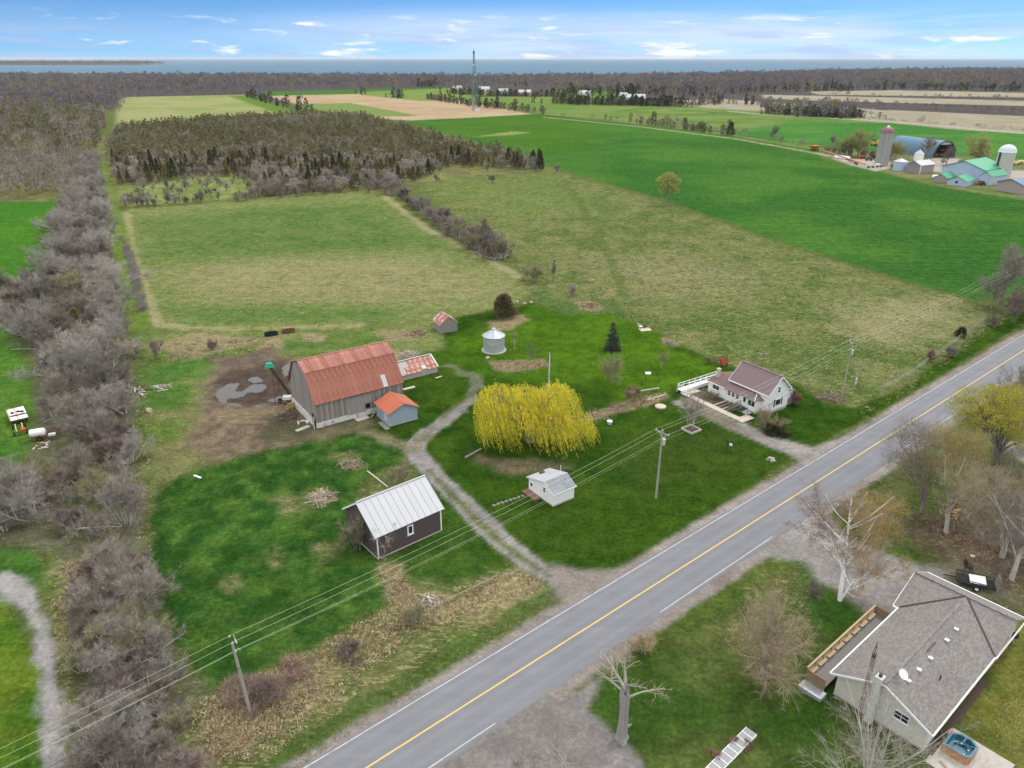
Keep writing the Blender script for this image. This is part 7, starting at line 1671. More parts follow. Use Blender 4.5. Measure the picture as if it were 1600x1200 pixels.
MB().beam((-Lt / 2 - 1.6, 0, .6), (Lt / 2 + 2.2, 0, .6), .12).beam((-Lt / 2, -.5, .62), (Lt / 2 + 1.8, -.5, .62), .1).beam((-Lt / 2, .5, .62), (Lt / 2 + 1.8, .5, .62), .1).build('frame', M['rust'], o)
for b in (-.75, .75):
    wheel(o, (.2, b, .42), .42, .24)
    MB().lathe([(.55, -.16), (.55, .16)], 12, a0=.2, a1=math.pi - .2).build('mudguard', M['rust'], o, (.2, b, .42)).rotation_euler = (R(90), 0, 0)
q = MB(); rj = random.Random(8)
for k in range(9): q.beam((Lt / 2 + rj.uniform(.2, 2), rj.uniform(-.7, .7), rj.uniform(.7, 1.1)), (Lt / 2 + rj.uniform(.2, 2.4), rj.uniform(-.8, .8), rj.uniform(.8, 1.6)), .08)
tag(q.build('spray_gear', M['rust'], o), kind='stuff'); MB().box(Lt / 2 + .5, Lt / 2 + 1.5, -.9, -.35, .7, 1.0).build('spray_tank', M['whitewash'], o)
def litter(name, label, cat, px, n, ln, th, mats, spread, hmax=.5, seed=1, flat=False):
    """an untidy heap of boards, sticks or stones"""
    x, y = G(*px); rj = random.Random(seed); q = MB()
    for k in range(n):
        a, r_ = rj.uniform(0, 6.28), spread * math.sqrt(rj.random()); L_ = ln * rj.uniform(.5, 1.2); b = rj.uniform(0, 6.28); z = hmax * (1 - r_ / spread) * rj.random() + .04; tl = 0 if flat else rj.uniform(-.5, .7) * hmax
        p = Vector((math.cos(a) * r_, math.sin(a) * r_, z)); d = Vector((math.cos(b) * L_ / 2, math.sin(b) * L_ / 2, tl / 2)); lo = min(p.z - abs(d.z), 0)
        q.beam(p - d - Vector((0, 0, lo)), p + d - Vector((0, 0, lo)), th * rj.uniform(.6, 1.5), th * rj.uniform(.5, 1.0), k % len(mats))
    return tag(q.build(name, mats, None, (x, y, 0)), label, cat, kind='thing')
litter('scrap_pile', 'scrap boards and rusty iron lying beside the tank trailer', 'debris', (66, 696), 14, 1.2, .12, [M['rust'], M['old_board'], M['whitewash']], 1.1, .3, 3)

# ------------------------------------------------------------------ barnyard
def puddle(pts):
    P = [Vector((*G(180 + a * .1875, 570 + b * .1875), .012)) for a, b in pts]; n = len(P); out = []
    for i in range(n):                                   # rounded and wavering shoreline
        p0, p1, p2, p3 = P[i - 1], P[i], P[(i + 1) % n], P[(i + 2) % n]
        for k in range(5):
            t_ = k / 5; c = .5 * ((2 * p1) + (p2 - p0) * t_ + (2 * p0 - 5 * p1 + 4 * p2 - p3) * t_ ** 2 + (3 * p1 - p0 - 3 * p2 + p3) * t_ ** 3); c.x += random.uniform(-.2, .2); c.y += random.uniform(-.2, .2); out.append(c)
    return tag(MB().poly(out).build('puddle', M['puddle']), kind='structure')
t = NT('puddle'); t.bump(t.noise(t.co(), 3, 3), .03, .02); M['puddle'] = t.out((.035, .033, .034), .1, .5)
puddle([(840, 235), (868, 200), (905, 180), (935, 162), (985, 155), (1032, 160), (1015, 190), (1000, 215), (1062, 220), (1105, 190), (1150, 165), (1200, 162), (1252, 172), (1248, 205), (1200, 230), (1120, 232), (1072, 262), (1010, 280), (945, 285), (925, 318), (890, 322), (850, 280)][::-1])
puddle([(1112, 125), (1150, 102), (1200, 105), (1230, 128), (1190, 150), (1140, 152)][::-1])
puddle([(930, 322), (985, 320), (1045, 332), (1030, 345), (960, 340)][::-1])
puddle([(1275, 302), (1340, 272), (1420, 250), (1428, 300), (1350, 310)][::-1])
puddle([(1150, 350), (1190, 335), (1225, 345), (1190, 362)][::-1])
puddle([(1395, 20), (1440, -5), (1462, 15), (1440, 60), (1425, 100), (1400, 70)][::-1])
# grain elevator leaning from the yard to the barn
gx, gy = G(434, 632); hx = HT((434, 632), (425, 572)); p_hi = Vector((gx - .5, gy, hx)); p_lo = Vector((*G(454, 626), 1.3))
o = thing('grain_elevator', 'tall portable grain elevator with a green head leaning beside the barn', 'farm machine', (p_lo.x, p_lo.y, 0))
d = p_hi - p_lo; a0 = Vector((0, 0, 1.3))
MB().beam(a0, a0 + d, .42, .36).build('trough', M['dark_metal'], o); MB().beam(a0 + Vector((.3, .2, .1)), a0 + d + Vector((.3, .2, .1)), .06).beam(a0 + Vector((-.3, -.2, .1)), a0 + d + Vector((-.3, -.2, .1)), .06).build('trough_rail', M['rust'], o)
M['green_paint'] = plain('green_paint', (0.03, 0.30, 0.20), .5, var=.15)
q = MB(); q.add([(-.75, -.6, -.25), (.75, -.6, -.25), (.75, .6, -.25), (-.75, .6, -.25), (-.45, -.35, .45), (.45, -.35, .45), (.45, .35, .45), (-.45, .35, .45)], [(0, 3, 2, 1), (4, 5, 6, 7), (0, 1, 5, 4), (1, 2, 6, 5), (2, 3, 7, 6), (3, 0, 4, 7)]); q.build('head', M['green_paint'], o, a0 + d + Vector((0, 0, .1)), .4)
for sx_ in (-.7, .7): MB().beam(a0 + d * .8 + Vector((sx_ * .3, 0, 0)), Vector((d.x * .72 + sx_, d.y * .72, 0)), .09).build('leg', M['rust'], o)
for sx_ in (-.8, .8): wheel(o, (d.x * .35 + sx_, d.y * .35 - .2, .4), .4, .2)
MB().box(-.7, .7, -.5, .5, .7, 1.25).build('motor_box', M['whitewash'], o, (d.x * .3 + .4, d.y * .3 - .3, 0)); MB().beam((d.x * .35 - .8, d.y * .35 - .2, .4), (d.x * .35 + .8, d.y * .35 - .2, .4), .1).build('axle', M['rust'], o)
def slab_at(name, label, cat, p1, p2, w, th, mat, z=.0):
    a, b = Vector((*G(*p1), z + th / 2)), Vector((*G(*p2), z + th / 2)); c_ = (a + b) / 2
    return tag(MB().beam(a - c_, b - c_, w, th).build(name, mat, None, c_), label, cat)
slab_at('plank', 'broad pale plank lying before the barn\'s dark doorway', 'plank', (463, 674), (483, 666), .8, .12, M['old_board'])
slab_at('concrete_slab', 'cracked concrete slab against the barn\'s long wall', 'slab', (556, 657), (575, 651), 1.3, .12, M['concrete'])
slab_at('plank', 'pale board on the grass between barn and byre', 'plank', (630, 609), (648, 604.5), .7, .1, M['old_board'])
slab_at('plank', 'small pale board on the lawn below the byre', 'plank', (681, 591), (690, 588), .35, .08, M['old_board'])
slab_at('plank', 'white plank on the grass at the meadow\'s top corner', 'plank', (303, 743), (314, 747), .3, .08, M['white_paint'])
slab_at('leaning_pole', 'thin pole leaning on the blue shed', 'plank', (580, 655), (588, 645), .12, .12, M['old_board'], .3)
slab_at('footboard', 'weathered board lying along the blue shed\'s side', 'plank', (594, 660), (606, 671), .8, .08, M['grey_board'])
litter('board_scraps', 'white board scraps and bricks beside the barn\'s doorway', 'debris', (473, 660), 12, .6, .16, [M['whitewash'], M['white_paint']], .9, .2, 11)
litter('brush_pile', 'dark heap of roots and branches at the barn\'s corner', 'brush pile', (448, 652), 90, 1.5, .05, [M['dark_metal'], M['bark'], M['rust']], 1.7, .9, 12)
litter('straw_spill', 'yellow straw spilling from the barn wall', 'straw', (455, 637), 60, .8, .06, [plain('gold_straw', (.50, .37, .13), .9)], .9, 1.5, 13)
litter('brush_pile', 'round heap of cut sticks on the meadow', 'brush pile', (503, 778), 130, 1.7, .045, [M['dead_stick'], M['bark_grey'], M['straw']], 1.9, .8, 14)
litter('brush_pile', 'small stick heap by the two old posts', 'brush pile', (547, 726), 90, 1.5, .045, [M['dead_stick'], M['twig_purple'], M['straw']], 1.5, .7, 15)
litter('brush_pile', 'heap of pale sticks between barn and byre', 'brush pile', (640, 556), 70, 2.0, .06, [M['dead_stick'], M['bark_grey']], 1.8, .9, 16)
litter('brush_pile', 'flat pile of grey sticks on dry grass behind the barn', 'brush pile', (648, 522), 60, 1.8, .07, [M['dead_stick'], M['rust']], 2.4, .5, 17)
litter('brush_pile', 'mound of brown prunings at the pasture corner', 'brush pile', (922, 477), 70, 1.6, .07, [M['dead_stick'], M['rust'], M['straw']], 2.2, .7, 18)
litter('brush_pile', 'dark brush heap at the lawn\'s edge near the thin tree', 'brush pile', (1046, 536), 60, 1.2, .05, [M['bark'], M['dead_stick']], 1.3, .6, 19)
litter('rubble_pile', 'grey rubble and broken boards beside the shelterbelt', 'debris', (211, 612), 36, 1.6, .16, [M['whitewash'], M['rust'], M['grey_board'], M['dark_metal']], 2.3, .5, 20)
litter('board_pile', 'row of grey boards above the barnyard grass', 'debris', (252, 606), 16, 1.6, .14, [M['grey_board'], M['old_board']], 1.6, .3, 21)
litter('brush_pile', 'brown brush heap at the foot of the far pole', 'brush pile', (1298, 622), 90, 1.8, .06, [M['rust'], M['dead_stick'], M['bark']], 2.0, 1.0, 23)
litter('log_pile', 'stone and log heap at the lawn\'s roadside corner', 'debris', (1206, 719), 14, .6, .2, [M['bark'], M['stone']], .7, .25, 24)
litter('stick_pile', 'white sticks fallen at the verge fence', 'brush pile', (672, 944), 26, 1.8, .06, [M['bark_grey'], M['dead_stick']], 1.2, .7, 25)
litter('sawdust_heap', 'pale sawdust and wood chips on the woodland floor', 'wood chips', (1491, 800), 70, .6, .12, [plain('sawdust', (.55, .37, .19), .95)], 2.0, .1, 26, True)
def boulder(px, r, label, seed=1):
    x, y = G(*px); rj = random.Random(seed); q = MB(); vs = []; n, m_ = 9, 6
    for j in range(m_ + 1):
        for k in range(n):
            th, ph = math.pi * j / m_, 2 * math.pi * k / n; rr = r * rj.uniform(.82, 1.12); vs.append((rr * math.sin(th) * math.cos(ph), rr * math.sin(th) * math.sin(ph), .3 * r + rr * math.cos(th) * .8))
    q.add(vs, [(j * n + k, j * n + (k + 1) % n, (j + 1) * n + (k + 1) % n, (j + 1) * n + k) for j in range(m_) for k in range(n)])
    return tag(q.build('boulder', plain('tan_stone', (.50, .41, .31), .9, var=.2), None, (x, y, 0)), label, 'boulder')
boulder((233, 643), .62, 'single tan boulder on the grass beside the shelterbelt')
for k, (px, lab) in enumerate((((808, 472), 'pale boulder at the left of the row by the pasture corner'), ((820, 475), 'pale boulder in the middle of the row by the pasture corner'), ((830, 473), 'flat stone at the head of the lawn by the juniper'), ((762, 560), 'flat pale stone at the grain bin\'s foot'))): boulder(px, .4, lab, k + 3)
for px, cl, lab in (((424, 524), M['black_rubber'], 'black oval stock tank at the hay field corner'), ((451, 519.5), M['rust'], 'rusty stock tank next to the black one')):
    x, y = G(*px); o = MB(); o.lathe([(.01, .12), (.95, .12), (1.0, .75), (1.08, .75), (1.05, 0), (.01, 0)], 20); b = o.build('stock_tank', cl, None, (x, y, 0), .4); b.scale = (1.35, .7, 1); tag(b, lab, 'stock tank')

# ------------------------------------------------------------------ things on the lawn
x, y = G(1135, 703); o = thing('sign_post', 'black hanging sign post with a small white panel on the lawn', 'sign', (x, y, 0), -.5)
MB().box(-.06, .06, -.06, .06, -.1, 1.75).build('post', M['wire_dark'], o); MB().box(.06, .95, -.04, .04, 1.5, 1.58).build('sign_arm', M['wire_dark'], o)
MB().box(.14, .9, -.025, .025, .75, 1.45).build('sign_board', M['wire_dark'], o); MB().box(.3, .8, -.032, -.026, .85, 1.35).build('sign_panel', M['white_paint'], o)
x, y = G(952.5, 663); o = thing('pot', 'blue and white round pot on the lawn below the willow', 'pot', (x, y, 0))
MB().lathe([(.01, 0), (.36, 0), (.42, .5)], 18).build('body', plain('pale_blue', (.35, .52, .72), .5), o); MB().lathe([(.42, .5), (.46, .62), (.01, .66)], 18).build('lid', M['white_paint'], o)
x, y = G(1032, 636); tag(MB().lathe([(.95, 0), (.95, .22), (.45, .26), (.01, .26)], 22).build('well_cap', M['paving'], None, (x, y, 0)), 'round concrete well cap on the lawn', 'well cap')
x, y = G(1080, 672); o = thing('timber_planter', 'square timber planter around the bare upright tree', 'planter', (x, y, 0), .6)
for a, b, c_, d_ in ((-1.15, 1.15, -1.15, -1.0), (-1.15, 1.15, 1.0, 1.15), (-1.15, -1.0, -1.0, 1.0), (1.0, 1.15, -1.0, 1.0)): MB().box(a, b, c_, d_, -.05, .32).build('board', M['old_board'], o)
MB().box(-1, 1, -1, 1, -.05, .15).build('soil', M['soil'], o)
x, y = G(1008, 515); tag(MB().box(-1.3, 1.3, -.9, .9, 0, .05).build('slab', M['paving'], None, (x, y, 0), .3), 'pale paving slab under the two lawn chairs', 'slab')
def chair(px, mat, label, rz):
    x, y = G(*px); o = thing('lawn_chair', label, 'chair', (x, y, .05), rz)
    MB().box(-.35, .35, -.35, .35, .38, .46).build('seat', mat, o); q = MB(); q.slab([(-.35, .32, .46), (.35, .32, .46), (.35, .6, 1.15), (-.35, .6, 1.15)], .07); q.build('backrest', mat, o)
    for sx_ in (-.4, .34): MB().box(sx_, sx_ + .07, -.35, .4, .6, .66).build('armrest', mat, o)
    for sx_ in (-.38, .32):
        for sy_ in (-.33, .27): MB().box(sx_, sx_ + .06, sy_, sy_ + .06, 0, .38).build('leg', mat, o)
chair((1000.5, 513), M['white_paint'], 'white lawn chair on the slab behind the spruce', 1.8); chair((1007, 512), plain('dark_red', (.06, .025, .03), .5), 'dark lawn chair on the slab behind the spruce', 4.4)
x, y = G(1132, 573); o = thing('garden_cart', 'red garden cart tipped up on the lawn behind the farmhouse', 'cart', (x, y, 0), .5)
M['cart_red'] = plain('cart_red', (.28, .05, .03), .6, var=.3)
q = MB(); q.slab([(-.9, 0, .35), (.9, 0, .35), (1.1, .55, 1.7), (-.9, .55, 1.6)], .12); q.slab([(-.9, 0, .35), (-.9, .55, 1.6), (-.95, .1, 1.7), (-.95, -.4, .5)], .06); q.build('tray', M['cart_red'], o)
wheel(o, (-.6, .1, .3), .3, .14); wheel(o, (.6, .1, .3), .3, .14); MB().tube([(.6, .2, .5), (1.6, -.3, .25), (2.1, -.6, .1)], .045, 6).build('drawbar', M['dark_metal'], o); MB().tube([(.95, .55, 1.6), (1.0, .6, 2.1)], .05, 6).build('handle', M['dark_metal'], o)
x, y = G(1009, 597); o = thing('bird_feeder', 'bird feeder with pale roof on a black post', 'bird feeder', (x, y, 0)); MB().tube([(0, 0, -.1), (0, 0, 1.6)], .05, 6).build('post', M['wire_dark'], o); MB().box(-.15, .75, -.25, .25, 1.6, 1.66).build('tray', M['white_paint'], o); q = MB(); q.slab([(-.2, -.3, 1.85), (.8, -.3, 1.85), (.8, .3, 1.95), (-.2, .3, 1.95)], .03); q.build('roof', M['white_paint'], o); MB().box(-.12, -.08, -.02, .02, 1.66, 1.88).box(.68, .72, -.02, .02, 1.66, 1.88).build('roof_prop', M['wire_dark'], o)
o = thing('stepping_stones', 'short row of stepping stones leading to the white shed', 'path', (*G(795, 782), 0)); ms_ = MB().lathe([(.3, -.02), (.28, .05), (.01, .06)], 7).mesh('stone', plain('path_stone', (.2, .19, .17), .9, var=.3))
for k in range(8):
    p = Vector((*G(772 + k * 6.4, 789.5 - k * 2.1), 0)) - Vector(o.location); link('stone', ms_, o, p, k * 1.3, (1.1, .8, 1))
# willow's fallen limb and fireplace of stones
slab_at('fallen_limb', 'fallen willow limb on bare soil left of the tree', 'log', (727, 716), (752, 702), .28, .22, M['bark'])
# garden bed edging
for a, b, lab in (((985, 614), (1030, 607), 'pale log edging at the back of the garden bed'), ((1013, 622), (1022, 626), 'short pale board across the garden bed'), ((1002, 629), (1040, 617), 'log edging at the garden bed\'s lower rim')): slab_at('edging_log', lab, 'log', a, b, .2, .18, M['old_board'])
litter('bed_prunings', 'dead stalks lying along the garden bed', 'plant stalks', (935, 648), 60, 1.4, .04, [M['straw'], M['bark'], M['dead_stick']], 2.0, .35, 41)
litter('bed_prunings', 'brown stalks heaped on the garden bed beside the red shrub', 'plant stalks', (965, 638), 70, 1.3, .04, [M['bark'], M['dead_stick'], M['rust']], 2.0, .4, 42)
# farmhouse bed plants
for px, w, lab, tw_ in (((1110, 623), 22, 'green grey shrub at the farmhouse wing corner', 'twig_olive'), ((1144, 640), 18, 'small bare shrub under the porch windows', 'twig_purple')):
    single(px, (px[0], px[1] - 16), w, 'bed_shrub', lab, 'shrub', **{**SH, 'n4': 1200, 'twig': tw_, 'spread': .6, 'twl': .35})
x, y = G(1212, 676); q = make_conifer(88, 1.3, 4.2, 1500, .32, 'cedar_dark', .3); plant(q, 'dark_juniper', 'low dark spreading juniper at the farmhouse corner', 'shrub', x, y, 0, 1)

# ------------------------------------------------------------------ bungalow yard
M['tread'] = plain('tread', (.30, .30, .31), .9, var=.2)
T1, T2 = Vector(G(1174, 1145)), Vector(G(1112, 1206)); ds = (T2 - T1) / 8; yw = math.atan2(ds.y, ds.x)
o = thing('garden_steps', 'flight of grey steps with white edging set in the side lawn', 'steps', (T1.x, T1.y, 0), yw)
for k in range(9):
    s_ = MB().box(0.03, ds.length - .075, -.5, .5, -.1, .30 - k * .03).build('step', M['tread'], o, (k * ds.length, 0, 0))
    MB().box(ds.length - .07, ds.length - .005, -.56, .56, -.1, .32 - k * .03).box(.03, ds.length - .075, -.55, -.503, -.1, .31 - k * .03).box(.03, ds.length - .075, .503, .55, -.1, .31 - k * .03).build('step_edge', M['white_paint'], s_)
for px, lab in (((1142, 1158), 'red brown heather left of the top garden step'), ((1165, 1166), 'red brown heather right of the garden steps'), ((1118, 1182), 'dry brown plant beside the lower garden steps')):
    single(px, (px[0], px[1] - 9), 26, 'heather', lab, 'plant', **{**SH, 'n4': 900, 'twl': .25, 'tww': .02, 'twig': 'twig_red', 'spread': .9})
S = Fr((1307, 1088), 40)
x, y, _ = S.w(2.4, -9.9); o = thing('hot_tub', 'teal hot tub with an orange timber skirt on the bungalow patio', 'hot tub', (x, y, 0), S.yaw)
M['teal'] = plain('teal', (.012, .115, .17), .3, spec=.5, var=.2); M['cedar_skirt'] = plain('cedar_skirt', (.46, .22, .11), .7, var=.2, scale=6)
oc = [(-1.15, -.75), (-1.15, 1.05), (.6, 1.05), (1.1, .5), (1.15, -.4), (.7, -1.05), (-.8, -1.05)][::-1]
def ring(s, z): return [(a * s, b * s, z) for a, b in oc]
n = len(oc); q = MB()
for i in range(n): a, b = oc[i], oc[(i + 1) % n]; q.slab([(a[0], a[1], 0), (b[0], b[1], 0), (b[0], b[1], .85), (a[0], a[1], .85)][::-1], .04)
q.build('skirt', M['cedar_skirt'], o)
q = MB(); vs = ring(1.04, .86) + ring(1.04, .93) + ring(.86, .93) + ring(.78, .45) + ring(.55, .40) + ring(.5, .15)
q.add(vs, [(j * n + i, j * n + (i + 1) % n, (j + 1) * n + (i + 1) % n, (j + 1) * n + i) for j in range(5) for i in range(n)] + [tuple(5 * n + i for i in range(n))]); q.build('shell', M['teal'], o)
for k, (a, b) in enumerate(((-.5, -.45), (.2, -.55), (.5, .1))): MB().lathe([(.01, 0), (.07, .01)], 8).build('jet', M['white_paint'], o, (a, b, .47))
cv_ = MB(); cv_.box(.2, 1.0, 1.1, 1.22, .1, 1.0); cv_.build('folded_cover', plain('cover_orange', (.52, .27, .18), .7), o)
tag(MB().box(-.9, 4.6, -13.5, -8.4, -.05, .05).build('patio', M['concrete'], None, S.w(0, 0), S.yaw), kind='structure')
tag(MB().box(.1, 13, -8.6, -8.0, -.05, .06).build('stone_border', M['soil'], None, S.w(0, 0), S.yaw), kind='structure')
slab_at('timber', 'grey timber lying on the patio beside the hot tub', 'plank', (1468, 1190), (1483, 1206), .2, .12, M['grey_board'])
x, y = G(1582, 1003); o = thing('barbecue', 'round black kettle barbecue behind the bungalow', 'barbecue', (x, y, 0)); MB().lathe([(.01, .55), (.3, .65), (.4, .85), (.38, 1.0), (.22, 1.15), (.01, 1.2)], 16).build('bowl', M['black_rubber'], o)
for k in range(3): an = k * 2.1; MB().tube([(.25 * math.cos(an), .25 * math.sin(an), .65), (.4 * math.cos(an), .4 * math.sin(an), 0)], .025, 5).build('leg', M['galvanised'], o)
x, y = G(1522, 915); o = thing('utility_trailer', 'black utility trailer carrying a white sheet behind the bungalow', 'trailer', (x, y, 0), -.45)
MB().box(-1.9, 1.9, -.9, .9, .55, .65).build('bed', M['wire_dark'], o)
for sy_ in (-.92, .88):
    q = MB(); q.beam((-1.9, sy_, 1.05), (1.9, sy_, 1.05), .06).beam((-1.9, sy_, .85), (1.9, sy_, .85), .05)
    for k in range(6): q.beam((-1.88 + k * .75, sy_, .6), (-1.88 + k * .75, sy_, 1.05), .05)
    q.build('side_rail', M['wire_dark'], o)
for k in range(9): MB().beam((1.95, -.85 + k * .21, .6), (2.15, -.85 + k * .21, 1.9), .07, .1).build('tailgate_slat', M['grey_board'], o)
wheel(o, (0.1, -1.08, .36), .36, .22, 0, M['white_paint']); wheel(o, (.1, 1.08, .36), .36, .22); MB().beam((-1.9, 0, .55), (-3.2, 0, .5), .1).build('drawbar', M['wire_dark'], o)
q = MB(); q.slab([(-.6, -.7, .75), (1.0, -.75, .9), (.9, .6, 1.15), (-.7, .6, 1.0)], .06); b = q.build('loose_sheet', M['white_paint'], None, (x, y, 0), -.45); tag(b, 'white sheet leaning in the utility trailer', 'sheet')
chair((1513, 891), plain('maroon', (.05, .018, .022), .6), 'maroon lawn chair beside the utility trailer', .6)
x, y = G(1517, 877); o = thing('tree_stump', 'cut tree stump with a fresh pale top at the wood\'s edge', 'stump', (x, y, 0)); MB().lathe([(.34, -.05), (.26, .5), (.26, .8)], 12).build('bark', M['bark'], o); MB().lathe([(.255, .8), (.01, .82)], 12).build('cut_face', plain('fresh_wood', (.66, .45, .26), .8), o)

# ------------------------------------------------------------------ gear around the far farm
x, y = G(1352, 260); o = thing('bale_elevator', 'long orange bale elevator at the wheat field edge', 'farm machine', (x, y, 0)); hi = Vector((*G(1283, 246), 0)) - Vector((x, y, 0)); M['orange_paint'] = plain('orange_paint', (.50, .15, .06), .6, var=.25)
MB().beam((0, 0, 1.0), (hi.x, hi.y, 4.2), .8, .5).build('trough', M['orange_paint'], o); MB().beam((hi.x * .4, hi.y * .4, 2.1), (hi.x * .15 - 1, hi.y * .15, .6), .35).beam((hi.x * .45, hi.y * .45, 2.3), (hi.x * .3, hi.y * .3, .3), .3).build('leg', M['rust'], o)
for a in (-1.2, 1.2): wheel(o, (hi.x * .2, hi.y * .2 + a, .6), .6, .4)
x, y = G(1272, 236); o = thing('gravity_wagon', 'orange hopper wagon standing on the farm lane', 'wagon', (x, y, 0), .3)
q = MB(); q.add([(-3, -2, 3.4), (3, -2, 3.4), (3, 2, 3.4), (-3, 2, 3.4), (-1, -1, 1.2), (1, -1, 1.2), (1, 1, 1.2), (-1, 1, 1.2)], [(0, 1, 5, 4), (1, 2, 6, 5), (2, 3, 7, 6), (3, 0, 4, 7), (4, 5, 6, 7), (3, 2, 1, 0)]); q.build('hopper', plain('orange_red', (.50, .12, .05), .6, var=.2), o)
for a in (-1.8, 1.8):
    for b in (-1.3, 1.3): wheel(o, (a, b, .6), .6, .4)
MB().beam((-2.6, 0, 1.0), (2.6, 0, 1.0), .3).build('frame', M['rust'], o)
x, y = G(1368, 228); o = thing('yellow_harvester', 'yellow and orange machine parked beside the tall silo', 'farm machine', (x, y, 0), .2); MB().box(-2.4, 2.4, -1.5, 1.5, 1.2, 3.4).build('body', plain('harvester_yellow', (.62, .36, .05), .5, var=.3), o); MB().box(-2.5, -.8, -1.4, 1.4, 3.41, 4.4).build('cab', M['glass_dark'], o); MB().box(-2.6, 2.6, -1.6, 1.6, .9, 1.19).build('frame', M['rust'], o)
for a in (-1.6, 1.7):
    for b in (-1.6, 1.6): wheel(o, (a, b, .9), .9, .5)
bl = MB().lathe([(.01, -.75), (.7, -.75), (.72, .75), (.01, .75)], 14).mesh('wrapped_bale', M['white_paint']); rj = random.Random(2)
for k in range(14):
    x, y = G(1307 + (k % 7) * 3.0, 246 + (k // 7) * 1.6 + (k % 7) * .35); b = link('wrapped_bale', bl, None, (x, y, .75)); b.rotation_euler = (R(90), 0, .3); b.scale = (1.05, 1.05, 1.5); tag(b, 'white wrapped hay bale in the rows by the farm lane', 'bale', 'white wrapped bales by the farm lane')
for k, (px, mt, lab) in enumerate((((1345, 248), 'red_paint', 'red implement in the machinery line by the bales'), ((1357, 251), 'rust', 'brown rusty implement in the machinery line'), ((1366, 247), 'dark_metal', 'dark implement in front of the tall silo'), ((1372, 253), 'rust', 'rusty implement nearest the tall silo'), ((1358, 262), 'whitewash', 'whitish flat machine at the wheat field edge'), ((1371, 261), 'white_paint', 'white machine at the silo\'s foot'), ((1397, 262), 'rust', 'rusty implement between silo and blue bin'),
                                   ((1553, 288), 'red_paint', 'red implement against the green roofed annex'), ((1532, 289), 'rust', 'red brown machine beside the small green roofed shed'))):
    x, y = G(*px); o = thing('farm_implement', lab, 'farm machine', (x, y, 0), rj.uniform(-.4, .6)); w = rj.uniform(2.2, 3.4)
    MB().beam((-w, 0, .8), (w, 0, .8), .4).beam((-w * .6, -1, .7), (-w * .6, 1.2, .7), .3).beam((w * .5, -1, .7), (w * .5, 1.2, .7), .3).build('frame', M[mt], o); MB().box(-w * .5, w * .4, -.8, .8, 1.01, 1.9).build('hopper', M[mt], o)
    for a in (-.5, .5): wheel(o, (a * w, -1.2, .55), .55, .35)
x, y = G(1461, 279.5); tk = tag(MB().lathe([(.01, -1.6), (.8, -1.5), (1, -1), (1, 1), (.8, 1.5), (.01, 1.6)], 16).build('white_tank', M['white_paint'], None, (x, y, 1.0)), 'white tank lying beside the small green roofed shed', 'tank'); tk.rotation_euler = (R(90), 0, 1.3)
x, y = G(1497, 258.5); o = thing('parked_car', 'white car parked behind the pale blue barn', 'car', (x, y, 0), .4); MB().box(-2.2, 2.2, -.9, .9, .4, .95).build('body', M['white_paint'], o); q = MB(); q.add([(-1.5, -.85, .952), (1.2, -.85, .952), (1.2, .85, .952), (-1.5, .85, .952), (-1.0, -.7, 1.5), (.6, -.7, 1.5), (.6, .7, 1.5), (-1.0, .7, 1.5)], [(4, 5, 6, 7), (0, 1, 5, 4), (1, 2, 6, 5), (2, 3, 7, 6), (3, 0, 4, 7)]); q.build('cabin', M['glass_dark'], o)
for a in (-1.4, 1.4):
    for b in (-.85, .85): wheel(o, (a, b, .33), .33, .2, 0, M['galvanised'])
for k, (px, lab) in enumerate((((1585, 258), 'yellow machine behind the pale silo'), ((1596, 256), 'pale yellow machine by the right edge of the farm'))):
    x, y = G(*px); o = thing('farm_implement', lab, 'farm machine', (x, y, 0), .2); MB().box(-2.5, 2.5, -1, 1, .8, 1.9).build('body', plain('pale_yellow', (.62, .56, .22), .6, var=.3), o); MB().beam((-3.5, 0, .8), (3.5, 0, .8), .3).build('frame', M['rust'], o)
    for a in (-1.6, 1.6): wheel(o, (a, -1.1, .6), .6, .35)
for px, lab in (((1253, 177), 'pale utility pole at the stubble field edge'), ((1360.5, 191), 'pale utility pole before the tan stubble field'), ((1160, 172), 'thin pale pole in the middle of the far fields'), ((923, 166), 'thin pale pole in front of the dark grove')):
    x, y = G(*px); o = MB().tube([(0, 0, -.2), (0, 0, 13)], [.3, .22], 6).build('far_pole', M['whitewash'], None, (x, y, 0)); tag(o, lab, 'power pole', 'poles along the far road')

# ------------------------------------------------------------------ rough grass, weeds and brush: real blades
def tufts(name, areas, seed):
    rt = np.random.default_rng(seed); Vs_, Cs_ = [], []
    for poly_, n, h, tones, sp in areas:
        P = np.array(inside(pxpoly(poly_), n, rt, tries=12)); k = 7
        keep = vnoise(P[:, 0] * .22, P[:, 1] * .22, 3) > rt.uniform(.2, .6, len(P)) - .1; P = P[keep]
        B = np.repeat(P, k, 0) + rt.normal(0, sp, (len(P) * k, 2)); n2 = len(B)
        d = unit(np.concatenate([rt.normal(0, .6, (n2, 2)) + [.35, -.1], np.ones((n2, 1)) * .75], 1)) * (h * .8 * rt.uniform(.4, 1.2, n2))[:, None]
        v, f = blades(rt, np.concatenate([B, np.zeros((n2, 1))], 1), d, rt.uniform(.05, .1, n2) * (h / .4) ** .4)
        c = np.array(tones)[rt.integers(0, len(tones), len(P))] * rt.uniform(.75, 1.25, (len(P), 1)); Vs_.append(v); Cs_.append(np.repeat(c, k * 3, 0))
    V, C = np.concatenate(Vs_), np.concatenate(Cs_)
    return tag(link(name, mesh_np(name, V, [np.arange(len(V)).reshape(-1, 3)], [M['mass_grass']], attrs={'tone': C})), kind='stuff')
